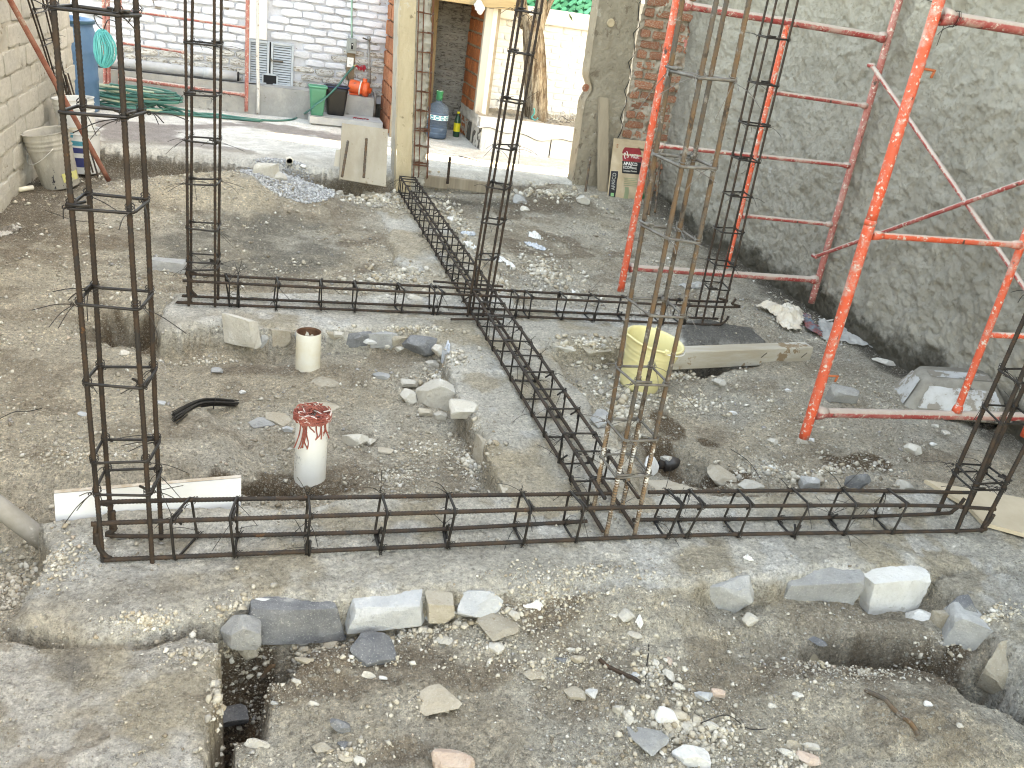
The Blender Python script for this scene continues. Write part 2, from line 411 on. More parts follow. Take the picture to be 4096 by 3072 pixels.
    col = L(col, C(.16, .125, .09), sstep(-.95, -1.25, x+wob*.2)*sstep(4.9, 5.6, y+wob)*.85)
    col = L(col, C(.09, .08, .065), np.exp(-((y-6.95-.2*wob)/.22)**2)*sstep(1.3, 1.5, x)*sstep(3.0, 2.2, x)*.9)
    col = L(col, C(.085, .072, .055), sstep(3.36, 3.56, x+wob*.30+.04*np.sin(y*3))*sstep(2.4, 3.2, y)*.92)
    col = L(col, C(.38, .345, .29), sstep(2.9, 3.3, x+wob*.4)*sstep(3.0, 3.6, y)*sstep(3.62, 3.4, x)*.5)
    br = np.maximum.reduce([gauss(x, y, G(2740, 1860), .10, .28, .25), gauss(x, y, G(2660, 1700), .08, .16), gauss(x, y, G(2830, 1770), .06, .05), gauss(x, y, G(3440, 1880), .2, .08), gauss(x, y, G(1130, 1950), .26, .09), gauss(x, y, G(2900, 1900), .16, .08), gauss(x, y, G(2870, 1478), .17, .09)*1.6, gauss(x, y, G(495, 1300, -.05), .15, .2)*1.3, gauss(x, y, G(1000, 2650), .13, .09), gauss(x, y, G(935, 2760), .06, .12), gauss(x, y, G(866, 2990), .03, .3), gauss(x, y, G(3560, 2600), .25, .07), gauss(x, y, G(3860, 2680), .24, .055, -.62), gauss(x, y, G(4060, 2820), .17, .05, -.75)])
    col = L(col, C(.155, .105, .065), sstep(.22, .5, br+wob*.9)*.95)  # damp brown soil, plus shade painted into the colour of the holes
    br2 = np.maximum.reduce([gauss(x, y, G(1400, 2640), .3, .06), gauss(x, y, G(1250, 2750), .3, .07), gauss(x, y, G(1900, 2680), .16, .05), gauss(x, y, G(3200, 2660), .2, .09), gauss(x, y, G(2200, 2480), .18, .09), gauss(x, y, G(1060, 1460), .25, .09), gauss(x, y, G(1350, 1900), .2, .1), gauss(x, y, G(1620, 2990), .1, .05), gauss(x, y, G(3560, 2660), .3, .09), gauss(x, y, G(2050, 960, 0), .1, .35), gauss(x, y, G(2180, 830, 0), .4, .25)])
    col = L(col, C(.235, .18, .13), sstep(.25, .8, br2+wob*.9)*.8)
    col = L(col, C(.66, .56, .42), sstep(.25, .6, heap_s+wob*.5)*.9)
    col = L(col, C(.44, .425, .40), sstep(.35, .6, heap_g+wob*.5)*.8)
    pale = np.maximum.reduce([gauss(x, y, G(1600, 1110, 0), .3, .3), gauss(x, y, G(2250, 1150, 0), .3, .6), gauss(x, y, G(1500, 800, 0), .4, .3), gauss(x, y, G(2600, 1560), .3, .25), gauss(x, y, G(2900, 1640), .3, .2)])
    col = L(col, C(.56, .53, .47), sstep(.3, .8, pale+wob)*.6)
    # ---- foundations, slab, yard: solid bodies in the soil
    region = np.zeros(x.shape, int)
    def body(P, idx, w, n, zt, ct, rough):
        nonlocal z, col, region
        sd = sd_poly(P, x, y)+wob*n+wob2*n*.2
        if P is FOUND_F:                                            # cement broken back behind the showing stones
            for (fx, fy, fb, ft, fw) in FACE_AT: sd = sd+.030*np.exp(-(np.abs(x-fx)/(fw*.5))**6)*np.exp(-((y-fy)/.09)**4)
        k = 1-sstep(-w, w, sd)
        edge = sstep(-.045, -.0, sd)                                # worn arris
        zt = zt+(med-.5)*rough*1.3+(fine-.5)*rough*.75+(fbm(x, y, 16, 4, 44)-.5)*rough*.8-edge*.016*(.4+1.6*np.clip(wob+.5, 0, 1))
        z = z*(1-k)+k*np.maximum(zt, z) if idx != 1 else z*(1-k)+k*zt
        col = L(col, ct, sstep(.4, .6, k)); region = np.where(k > .5, idx, region); return sd, k
    cem = L(C(.56, .52, .45), C(.67, .63, .56), t); cem = L(cem, C(.45, .375, .27), sstep(.52, .66, fbm(x, y, 4.5, 4, 15))*.75); cem = L(cem, C(.73, .715, .68), sstep(.60, .68, fbm(x, y, 6.5, 4, 16))*.6)
    slabc = L(C(.50, .435, .34), C(.64, .60, .545), sstep(.45, .62, fbm(x, y, 5.5, 5, 17))); slabc = L(slabc, C(.33, .265, .195), sstep(.57, .66, fbm(x, y, 6.2, 4, 18))*.6); slabc = L(slabc, C(.24, .23, .22), gauss(x, y, G(290, 2640, 0), .05, .07)*.7)
    body(SLAB_B, 5, .008, .03, -.03+.01*(big-.5), slabc, .02)
    cf = L(cem, C(.68, .665, .63), np.clip(gauss(x, y, G(300, 2250, 0), .2, .22)*1.1+gauss(x, y, G(600, 2480, 0), .12, .03), 0, 1)*.8); cf = L(cf, C(.37, .33, .275), gauss(x, y, G(600, 2380, 0), .2, .07)*.7)
    crk = np.abs(fbm(x, y, 3.5, 4, 19)-.5)
    sdF, kF = body(FOUND_F, 2, .008, .028, .0+.008*(big-.5), cf, .02)
    body(FOUND_R, 2, .012, .03, .0, L(cem, C(.38, .35, .30), u*.6), .03)
    cc = L(cem, C(.53, .44, .32), sstep(.4, .6, fbm(x, y, 3.3, 4, 20))*.8)
    body(FOUND_C, 3, .010, .07, .0-.02*sstep(5.5, 7, y), cc, .02)
    cd = L(cem, C(.73, .71, .66), gauss(x, y, G(780, 1220, 0), .3, .15)*.85); cd = L(cd, C(.40, .35, .28), gauss(x, y, G(1350, 1230, 0), .25, .08)*.7)
    sdD, kD = body(FOUND_D, 4, .009, .05, .0, cd, .014)
    wet = reg(WETCEM, .03, .05); col = L(col, C(.135, .13, .12), wet*.95); z = z+wet*.012
    # ---- concrete yard at the back
    yc = L(C(.60, .585, .55), C(.68, .67, .635), t); yc = L(yc, C(.52, .49, .44), u*.35)
    wetY = reg(DAMP_Y, .06, .10); yc = L(yc, C(.215, .185, .175), wetY*.85)
    yc = L(yc, C(.36, .33, .28), sstep(7.85, 7.6, y+wob*.3)*.6)
    zt = .1+.012*(big-.5)+(fine-.5)*.003
    sd = sd_poly(YARD, x, y)+wob*.06+wob2*.04; k = 1-sstep(-.03, .13, sd)
    ramp_r = sstep(2.0, 2.6, x)
    k = np.maximum(k, 0); z = z*(1-k)+k*zt; col = L(col, yc, sstep(.4, .7, k)); region = np.where(k > .5, 1, region)
    z = np.where((x > 2.3) & (region == 0), np.maximum(z, (.085-.10*sstep(7.6, 6.9, y))*sstep(2.2, 2.6, x)*sstep(6.7, 7.6, y)+z*(1-sstep(6.7, 7.6, y))), z)
    return z, col, region

# survey grid
ys = np.concatenate([np.linspace(-4, .75, 14), .8*(10.4/.8)**(np.linspace(0, 1, 760))])
xs = np.concatenate([np.linspace(-2.7, -1.62, 12), np.linspace(-1.6, 3.85, 640), np.linspace(3.9, 7, 14)])
GX, GY = np.meshgrid(xs, ys)
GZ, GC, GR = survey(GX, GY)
def hf(x, y):
    """height of the ground at points, from the survey grid"""
    x = np.atleast_1d(np.asarray(x, float)); y = np.atleast_1d(np.asarray(y, float))
    i = np.clip(np.searchsorted(xs, x)-1, 0, len(xs)-2); j = np.clip(np.searchsorted(ys, y)-1, 0, len(ys)-2)
    fx = np.clip((x-xs[i])/(xs[i+1]-xs[i]), 0, 1); fy = np.clip((y-ys[j])/(ys[j+1]-ys[j]), 0, 1)
    return (GZ[j, i]*(1-fx)+GZ[j, i+1]*fx)*(1-fy)+(GZ[j+1, i]*(1-fx)+GZ[j+1, i+1]*fx)*fy
def gnd(px, py):
    """where the photo pixel meets the ground"""
    d = ray(px, py); t0, t1 = .5, 14.0; t = np.linspace(.5, 14, 900); P = O3[None]+d[None]*t[:, None]
    h = hf(P[:, 0], P[:, 1]); k = np.argmax(P[:, 2] < h)
    if k == 0: return at(px, py, 0)
    a, b = t[k-1], t[k]
    for _ in range(18):
        mth = (a+b)/2; p = O3+d*mth
        if p[2] < hf(p[0], p[1])[0]: b = mth
        else: a = mth
    return O3+d*b
GM = ground_mat('dry_soil', .75, .016, .95, .6, .6); FM = ground_mat('old_cement', .35, .012, .95, .45, .25); YM = ground_mat('yard_concrete', .10, .0025, .8, .12, .2)
def sheet(name, sel, mat, label, cat=None, kind=None):
    ny, nx = GX.shape
    q = np.array(sel)[:-1, :-1]
    jj, ii = np.nonzero(q)
    a = jj*nx+ii; F4 = np.stack([a, a+1, a+nx+1, a+nx], 1)
    used = np.unique(F4); mp = np.full(nx*ny, -1); mp[used] = np.arange(len(used))
    co = np.stack([GX, GY, GZ], -1).reshape(-1, 3)[used]; cc = GC.reshape(-1, 3)[used]
    me = bpy.data.meshes.new(name); nf = len(F4)
    me.vertices.add(len(used)); me.vertices.foreach_set('co', co.ravel())
    me.loops.add(nf*4); me.loops.foreach_set('vertex_index', mp[F4].ravel().astype(np.int32))
    me.polygons.add(nf); me.polygons.foreach_set('loop_start', np.arange(0, nf*4, 4, dtype=np.int32))
    me.polygons.foreach_set('use_smooth', np.ones(nf, bool))
    at_ = me.attributes.new('col', 'FLOAT_COLOR', 'POINT'); at_.data.foreach_set('color', np.concatenate([cc, np.ones((len(cc), 1))], 1).astype(np.float32).ravel())
    me.update(); me.validate(); o = link(name, me, mat)
    return props(o, label, cat, None, kind)
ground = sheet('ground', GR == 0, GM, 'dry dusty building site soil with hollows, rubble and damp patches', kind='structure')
yard = sheet('concrete_yard', GR == 1, YM, 'worn concrete yard floor behind the dug up site', kind='structure')
f_front = sheet('stone_foundation', GR == 2, FM, 'rough foundation wall of stones and cement under the front rebar beam', 'foundation')
f_cross = sheet('stone_foundation', GR == 3, FM, 'long foundation wall running away from the camera under the cross beam', 'foundation')
f_mid = sheet('stone_foundation', GR == 4, FM, 'pale foundation wall under the middle rebar beam, dark stones in its face', 'foundation')
f_slab = sheet('concrete_slab', GR == 5, FM, 'old patchy slab filling the lower left corner of the photo', 'slab')
# ------------------------------------------------------------------ brick sets (meshes shared by alike pieces)
def brick_meshes(n, jit, bev, seed=0, sub=False):
    out = []; r = random.Random(seed)
    for k in range(n):
        P, Fs = bevbox(.5, .5, .5, bev)
        P = [(x+r.uniform(-jit, jit)*(.35), y+r.uniform(-jit, jit)*.5, z+r.uniform(-jit, jit)) for x, y, z in P]
        me = bpy.data.meshes.new('brick'); me.from_pydata(P, [], Fs); me.update(); out.append(me)
    return out
def place(me, name, parent, loc, scale, rot=None):
    o = bpy.data.objects.new(name, me); COL.objects.link(o); o.parent = parent
    o.location = V(loc)-wloc(parent); o.scale = scale
    if rot: o.rotation_euler = rot
    return o
def lump_panel(u0, u1, v0, v1, nu, nv, fn, amp, seed=0, sc=(3, 14, 45)):
    """rough rendered face: grid in (u,v), offset amp*noise along the third axis; fn(u,v,d) -> xyz"""
    u = np.linspace(u0, u1, nu); v = np.linspace(v0, v1, nv); U, Vv = np.meshgrid(u, v)
    d = (fbm(U, Vv, sc[0], 4, seed)-.5)*amp*1.3+(fbm(U, Vv, sc[1], 4, seed+1)-.5)*amp*1.2+(fbm(U, Vv, sc[2], 3, seed+2)-.5)*amp*.7
    P = fn(U, Vv, d); a = np.arange(nu*nv).reshape(nv, nu)
    Fs = np.stack([a[:-1, :-1], a[:-1, 1:], a[1:, 1:], a[1:, :-1]], -1).reshape(-1, 4)
    return [tuple(p) for p in np.stack(P, -1).reshape(-1, 3)], [tuple(f) for f in Fs.tolist()], U, Vv, d

white_paint = M('white_wall_paint', (.76, .775, .83), (.66, .68, .74), 7, .7, spots=((.42, .36, .31), 4.5, .64), bump=(90, .003), rnd=.07)
white_mortar = M('white_painted_mortar', (.64, .66, .72), (.52, .53, .57), 6, .8, spots=((.30, .26, .22), 3.6, .60), spot2=((.17, .14, .12), 7, .64), bump=(60, .006))
old_white = M('old_white_paint', (.66, .66, .66), (.52, .50, .47), 7, .8, spots=((.27, .23, .19), 5.0, .52), bump=(90, .004), rnd=.1)
# ---- back boundary wall: painted bricks
YW = 9.95
back_wall = thing('brick_wall', 'white painted brick wall closing the yard behind the hose and vent doors', 'wall', (.0, YW, .35))
wb_ = MB(); wb_.box((-.05, YW+.13, 1.3), (3.4, .24, 2.0)); wb_.build('mortar', white_mortar, back_wall)
bms = brick_meshes(6, .10, .16, 1)
for b_ in bms: b_.materials.append(white_paint)
bms2 = brick_meshes(4, .14, .16, 2)
for b_ in bms2: b_.materials.append(old_white)
zz = .385; row = 0
while zz < 1.48:
    x = -1.62+(.115 if row % 2 else 0)+random.uniform(-.02, .02)
    while x < 1.34:
        L_ = random.uniform(.185, .215); xc = x+L_/2
        hide = (-.09 < xc < .37 and zz < .82) or (-.09 < xc < .11)
        if not hide and xc < 1.33:
            old = zz < .62+.25*(fbm(xc, 0., 2., 3, 5)-.5) or (xc > .85 and zz < .84 and random.random() < .8)
            place(random.choice(bms2 if old else bms), 'brick', back_wall, (xc, YW-.004+random.uniform(-.004, .004), zz+.03+random.uniform(-.003, .003)), (L_, .035, random.uniform(.052, .062)), (0, random.uniform(-.012, .012), 0))
        x += L_+random.uniform(.014, .024)
    zz += .0765; row += 1
pl = MB(); pl.box((.01, YW-.02, 1.25), (.17, .05, .87), bev=.006); pl.build('plaster_band', M('smooth_white_plaster', (.82, .82, .83), (.76, .77, .79), 3, .6, bump=(40, .0008)), back_wall)

# ---- cement ledge along the wall
cement = M('grey_cement', (.34, .335, .325), (.43, .42, .40), 5, .9, spots=((.24, .225, .21), 6, .60), bump=(45, .006))
led = MB(); v_, f_, *_ = lump_panel(-2.6, 1.2, .06, .388, 130, 14, lambda u, v, d: (u, 9.70-d, v), .012, 30); led.add(v_, f_)
v_, f_, *_ = lump_panel(-2.6, 1.2, 9.70, 9.99, 130, 10, lambda u, v, d: (u, v, .388+d*.6), .010, 33); led.add(v_, f_)
led.box((1.2, 9.85, .2), (.01, .3, .37))
led.build('cement_ledge', cement, smooth=True); o = bpy.data.objects['cement_ledge']; props(o, 'low grey cement ledge along the foot of the white brick wall', 'ledge')
# ---- vent doors
vent = thing('vent_door', 'pair of grey louvred metal doors set low in the white brick wall', 'door', (.15, 9.9, .39))
vg = M('grey_metal_paint', (.42, .47, .52), (.50, .54, .58), 9, .5, spots=((.20, .15, .12), 9, .66), bump=(60, .0008), spec=.4)
dark = M('dark_void', (.025, .025, .027), None, rough=1, bump=None)
g = MB(); g.box((.142, 9.96, .59), (.45, .02, .42)); g.build('dark_opening', dark, vent)
for i, (x0, x1) in enumerate(((-.085, .125), (.14, .37))):
    g = MB(); z0, z1 = .375, .808
    if i == 1: x0 += .0
    for (cx_, cz_, sx_, sz_) in ((x0+.012, .59 if i == 0 else .648, .024, z1-z0 if i == 0 else .316), (x1-.012, .59 if i == 1 else .648, .024, z1-z0 if i == 1 else .316), ((x0+x1)/2, z0+.012, x1-x0-.05, .024), ((x0+x1)/2, z1-.012, x1-x0-.05, .024)):
        g.box((cx_, 9.915, cz_), (sx_, .03, sz_), bev=.003)
    leaf = g.build('door_leaf', vg, vent)
    for k in range(16):
        zc = z0+.036+k*.0242
        xa, xb = x0+.026, x1-.026
        if zc < .485:                                             # the little cut-out between the leaves
            if i == 0: xb = min(xb, .055)
            else: xa = max(xa, .215)
        s = MB(); s.box(((xa+xb)/2, 9.918, zc), (xb-xa, .003, .021), Matrix.Rotation(math.radians(-38), 3, 'X')); s.build('slat', vg, vent)
g = MB(); g.box((.062, 9.908, .43), (.016, .02, .115)); g.box((.208, 9.908, .43), (.016, .02, .115)); g.box((.135, 9.908, .486), (.162, .02, .016)); g.build('hatch_frame', vg, vent)
g = MB(); g.box((.135, 9.906, .428), (.13, .004, .10)); g.build('hatch_opening', dark, vent)
g = MB(); g.box((.20, 9.885, .63), (.13, .02, .014), bev=.003); g.box((.145, 9.885, .632), (.012, .022, .03)); g.build('bolt', M('rusty_bolt', (.20, .19, .18), (.13, .10, .08), 30, .6), vent)
# ---- drain pipe lying on the ledge
pvc = M('grey_pvc', (.50, .52, .55), (.40, .41, .43), 5, .45, spots=((.30, .28, .26), 8, .66), bump=(60, .0006), spec=.45)
dp = thing('drain_pipe', 'long grey plastic drain pipe lying on the cement ledge', 'pipe', (-.8, 9.82, .39))
g = MB(); g.tube([(-2.6, 9.82, .452), (-.19, 9.82, .440)], .048, 16, step=.4); g.build('tube', pvc, dp, True)
g = MB(); g.tube([(-.52, 9.82, .4425), (-.40, 9.82, .4425)], .054, 16); g.build('coupling', pvc, dp, True)
g = MB(); g.tube([(-.19, 9.82, .44), (-.17, 9.82, .44)], .045, 16); g.build('end_cap', dark, dp, True)
g = MB(); g.tube(curve_pts([(-2.2, 9.735, .394), (-1.2, 9.74, .394), (-.5, 9.735, .393), (-.15, 9.75, .393), (.0, 9.77, .394)]), .006, 5); props(g.build('black_cable', M('black_rubber', (.03, .03, .032), None, rough=.6, bump=None), smooth=True), 'thin black cable lying in front of the drain pipe on the ledge', 'cable')

# ---- step slab and what stands there
stp = thing('concrete_step', 'low concrete step under the green and black bins', 'step', (.88, 9.53, .1))
g = MB(); v_, f_, *_ = lump_panel(.525, 1.27, 9.36, 9.70, 60, 30, lambda u, v, d: (u, v, .192+d), .004, 41); g.add(v_, f_); g.box((.897, 9.53, .155), (.745, .338, .07)); g.build('step_top', M('pale_cement', (.46, .46, .45), (.54, .54, .525), 6, .85, bump=(60, .002)), stp)
g = MB(); g.box((.905, 9.55, .08), (.72, .31, .10)); g.build('step_base', cement, stp)
def bin_(name, label, cx_, cy_, z0, w0, w1, d0, d1, h, mat, lip):
    t = thing(name, label, 'bin', (cx_, cy_, z0))
    prof = [(.5, 0), (.505, .01)]; g = MB()
    def ring(w, d, z, e=7): return [(cx_+math.copysign(abs(math.cos(a))**(2/e), math.cos(a))*w/2, cy_+math.copysign(abs(math.sin(a))**(2/e), math.sin(a))*d/2, z0+z) for a in np.linspace(0, 2*math.pi, 33)[:-1]]
    rings = [ring(w0*.96, d0*.96, 0), ring(w0, d0, .008)]+[ring(w0+(w1-w0)*k/6, d0+(d1-d0)*k/6, h*k/6) for k in range(1, 7)]+[ring(w1*.95, d1*.95, h), ring(w0*.94, d0*.94, .02)]
    vs_ = [p for r_ in rings for p in r_]; fs_ = [(i*32+j, i*32+(j+1) % 32, (i+1)*32+(j+1) % 32, (i+1)*32+j) for i in range(len(rings)-1) for j in range(32)]+[tuple(range(32))[::-1], tuple((len(rings)-1)*32+j for j in range(32))]
    g.add(vs_, fs_); g.build('bin_body', mat, t, True)
    g = MB(); g.tube(ring(w1+.008, d1+.008, h-.004), .008, 8, closed=True); g.build('rim', lip, t, True)
    return t
gp = M('green_plastic', (.035, .21, .13), (.05, .25, .16), 6, .4, spots=((.16, .22, .18), 12, .68), bump=(40, .0006), spec=.5); gp2 = M('green_rim', (.07, .33, .21), None, rough=.35, bump=None, spec=.5)
bp = M('black_plastic', (.014, .013, .012), (.022, .02, .02), 6, .4, bump=(40, .0005), spec=.4); bp2 = M('navy_rim', (.02, .03, .08), None, rough=.4, bump=None)
bin_('waste_bin', 'tapered green plastic bin on the concrete step', .60, 9.46, .194, .125, .172, .115, .15, .285, gp, gp2)
bin_('waste_bin', 'black plastic bin with navy rim behind the green one', .80, 9.61, .194, .175, .235, .13, .16, .285, bp, bp2)
# ---- pump on the ledge
pm = thing('water_pump', 'orange electric water pump lying beside the wall pipe', 'pump', (1.07, 9.80, .388))
orange = M('orange_pump_paint', (.80, .135, .045), (.72, .11, .04), 8, .4, bump=(60, .0008), spec=.5)
Rp = Matrix.Rotation(math.radians(-14), 3, 'Z') @ Matrix.Rotation(math.radians(97), 3, 'Y')
g = MB(); c0 = Vector((.955, 9.82, .478)); g.lathe([(.02, -.012), (.055, -.008), (.066, .01), (.068, .05), (.066, .12), (.060, .135)], c0, 24, Rp); g.build('motor', orange, pm, True)
g = MB(); c1_ = c0+Rp @ Vector((0, 0, .135)); g.lathe([(.058, 0), (.07, .012), (.078, .03), (.078, .055), (.06, .068), (.03, .072), (.028, .095)], c1_, 24, Rp); g.tube([c1_+Vector((.02, -.0, .05)), c1_+Vector((.02, 0, .105))], .024, 12); g.build('pump_housing', orange, pm, True)
g = MB(); g.box((1.00, 9.80, .398), (.10, .07, .016), bev=.004); g.box((1.00, 9.81, .42), (.03, .04, .04)); g.build('foot', orange, pm)
g = MB(); g.lathe([(.071, 0), (.074, .003), (.074, .012), (.071, .014)], c0+Rp @ Vector((0, 0, .105)), 20, Rp, cap0=False, cap1=False); g.build('white_strap', M('white_strap', (.75, .74, .70), None, rough=.6), pm, True)
g = MB(); g.box(c0+Vector((.045, -.066, .025)), (.028, .003, .03)); g.build('name_plate', M('plate_grey', (.12, .11, .11), None, rough=.4), pm)
for k in range(4):
    g = MB(); g.box(c0+Vector((.012+.016*k, -.060+.001*k, -.026-.006*(k % 2))), (.007, .012, .007)); g.build('air_hole', dark, pm)
# ---- wall plumbing and electrics
galv = M('galvanised_pipe', (.33, .33, .32), (.24, .22, .20), 20, .5, spots=((.30, .17, .10), 18, .64), bump=(60, .0006), metal=.3)
wp = thing('water_pipe', 'grey steel water pipe with tap rising above the orange pump', 'pipe', (1.15, 9.86, .2))
g = MB(); g.tube([(1.128, 9.90, .985), (1.150, 9.87, .66), (1.165, 9.84, .51)], .013, 10); g.build('riser', galv, wp, True)
for z_, x_ in ((.665, 1.15), (.60, 1.154), (.96, 1.13), (.53, 1.163)):
    g = MB(); g.tube([(x_, 9.87, z_-.016), (x_-.002, 9.87, z_+.016)], .019, 10); g.build('fitting', galv, wp, True)
g = MB(); g.tube([(1.132, 9.885, .945), (1.09, 9.86, .955), (1.06, 9.85, .962)], .007, 8); g.build('tap_lever', M('dark_tap', (.06, .055, .05), None, rough=.5), wp, True)
g = MB(); g.tube([(1.152, 9.87, .655), (1.09, 9.865, .662), (1.05, 9.86, .655)], .010, 8); g.build('branch', galv, wp, True)
g = MB(); g.tube([(1.18, 9.80, .455), (1.215, 9.79, .44), (1.222, 9.78, .42), (1.222, 9.76, .20)], .014, 10, step=.03); g.build('suction_pipe', galv, wp, True)
g = MB(); g.tube([(1.155, 9.80, .462), (1.185, 9.80, .455)], .02, 10); g.build('union', galv, wp, True)
eb = thing('switch_box', 'grey electric switch box with thin green conduit on the brick wall', 'switch box', (.955, 9.93, .8))
egrey = M('switch_grey', (.27, .30, .29), (.31, .33, .32), 8, .5, bump=(40, .0005))
g = MB(); g.box((.955, 9.905, .868), (.098, .06, .148), bev=.004); g.build('case', egrey, eb)
g = MB(); g.box((.957, 9.871, .872), (.056, .010, .095), bev=.003); g.build('cover', egrey, eb)
g = MB(); g.box((.957, 9.864, .868), (.020, .006, .062)); g.build('switch_slot', dark, eb)
g = MB(); g.box((.957, 9.858, .882), (.010, .014, .014), bev=.002); g.build('lever', M('lever_white', (.7, .7, .68), None), eb)
g = MB(); g.tube([(.927, 9.92, 1.48), (.940, 9.92, 1.15), (.955, 9.915, .945)], .0095, 8, step=.1); g.build('conduit', M('green_conduit', (.30, .50, .42), (.24, .42, .36), 10, .5), eb, True)
ob_ = thing('power_outlet', 'white double outlet on a brown board under the switch box', 'outlet', (.955, 9.93, .56))
g = MB(); g.box((.957, 9.922, .665), (.085, .018, .29), bev=.003); g.build('backing_board', M('brown_board', (.20, .15, .10), (.26, .20, .14), 20, .9), ob_)
g = MB(); g.box((.952, 9.906, .70), (.068, .014, .098), bev=.003); g.build('face_plate', M('outlet_white', (.80, .80, .80), None, rough=.35, bump=None, spec=.5), ob_)
for z_ in (.725, .678):
    g = MB(); g.box((.946, 9.898, z_), (.004, .003, .010)); g.box((.958, 9.898, z_), (.004, .003, .012)); g.box((.952, 9.898, z_-.011), (.005, .003, .005)); g.build('socket', M('socket_grey', (.25, .25, .25), None), ob_)
g = MB(); g.tube(curve_pts([(.935, 9.90, .62), (.93, 9.895, .56), (.945, 9.89, .50), (.94, 9.88, .45), (.98, 9.86, .42)]), .004, 6); props(g.build('power_cable', bpy.data.materials['black_rubber'], smooth=True), 'thin black cable hanging from the white outlet to the pump', 'cable')
g = MB()
for k in range(9): g.tube(curve_pts([(1.0+.015*k+random.uniform(-.01, .01), 9.855, .66+random.uniform(-.012, .012)), (1.02+.01*k, 9.845, .675+random.uniform(-.02, .02)), (1.03+.008*k, 9.85, .65+random.uniform(-.02, .015))], 5), .007, 5)
props(g.build('red_rag', M('red_cloth', (.42, .03, .05), (.30, .02, .03), 30, .9), smooth=True), 'torn red rag tied to the pipe beside the outlet', 'rag')
g = MB()
for k in range(7): g.tube(curve_pts([(.97+.025*k, 9.47+random.uniform(-.012, .012), .197), (.99+.02*k, 9.46+random.uniform(-.02, .02), .203), (1.0+.022*k, 9.475+random.uniform(-.015, .015), .197)], 4), .005, 5)
props(g.build('red_rag', bpy.data.materials['red_cloth'], smooth=True), 'flat scrap of red cloth lying on the concrete step', 'rag')

# ---- red brick stub wall, post and entrance
redb = M('red_brick', (.36, .115, .065), (.45, .20, .11), 9, .9, spots=((.50, .40, .30), 7, .62), spot2=((.22, .07, .05), 9, .64), bump=(90, .004), rnd=.25)
mort = M('grey_mortar', (.36, .33, .29), (.44, .41, .36), 9, .95, bump=(70, .008))
stub = thing('brick_stub_wall', 'narrow wall of red bricks between the pump and the wooden post', 'wall', (1.36, 9.55, .1))
g = MB(); g.box((1.405, 9.56, .85), (.12, .80, 1.9)); g.build('mortar', mort, stub)
rbm = brick_meshes(5, .08, .06, 5)
for b_ in rbm: b_.materials.append(redb)
zz = .115; row = 0
while zz < 1.65:
    y = 9.17-(.06 if row % 2 else 0)
    while y < 9.93:
        ln = random.choice((.115, .125, .24)) if row % 2 else .125
        y1 = min(y+ln, 9.95); y0 = max(y, 9.165)
        if y1-y0 > .03: place(random.choice(rbm), 'brick', stub, (1.338+random.uniform(-.004, .004), (y0+y1)/2, zz+.07), (.06, y1-y0, .132))
        y += ln+.016
    zz += .152; row += 1
form = M('grey_formwork_wood', (.36, .30, .23), (.27, .22, .165), 14, .85, spots=((.17, .13, .10), 10, .66), bump=(70, .003), stretch=(1.5, 1.5, .12))
g = MB(); g.box((1.36, 9.13, .85), (.10, .028, 1.62), bev=.003); props(g.build('formwork_board', form), 'thin upright grey board at the near end of the brick stub wall', 'board')

ywood = M('cement_stained_board', (.60, .50, .345), (.52, .42, .28), 8, .9, spots=((.30, .235, .15), 9, .60), spot2=((.58, .52, .42), 5, .60), bump=(60, .005), stretch=(1.4, 1.4, .35))
roughc = M('rough_concrete', (.42, .38, .32), (.50, .47, .41), 7, .95, spots=((.33, .28, .22), 8, .60), bump=(40, .012))
post = thing('concrete_post', 'rough concrete post with a stained yellow board on its face', 'post', (1.19, 7.33, 0))
B0, B1 = aty(1572, 746, 7.2), aty(1584, 0, 7.2)
def lean(z): return (B1[0]-B0[0])/(B1[2]-B0[2])*(z-B0[2])
g = MB(); v_, f_, *_ = lump_panel(0, .125, -.02, 1.7, 14, 140, lambda u, v, d: (1.118+u+lean(v)*.9, 7.185-d, v), .006, 51, (2, 10, 40)); g.add(v_, f_)
v_, f_, *_ = lump_panel(0, .1, -.02, 1.7, 8, 120, lambda u, v, d: (1.118+d+lean(v)*.9, 7.285-u, v), .004, 52); g.add(v_, f_)
g.build('side_board', ywood, post, True)
g = MB(); v_, f_, *_ = lump_panel(0, .125, -.02, 1.7, 22, 200, lambda u, v, d: (1.240+u+lean(v)*.9+(d*.8*(u > .11)), 7.225-d, v), .035, 53, (4, 12, 30)); g.add(v_, f_)
v_, f_, *_ = lump_panel(0, .3, -.02, 1.7, 20, 160, lambda u, v, d: (1.362+d+lean(v)*.9, 7.225+u, v), .03, 54, (4, 12, 30)); g.add(v_, f_)
v_, f_, *_ = lump_panel(0, .3, -.02, 1.7, 8, 60, lambda u, v, d: (1.119+lean(v)*.9, 7.525-u, v), .01, 55); g.add(v_, f_)
g.build('core', roughc, post, True)

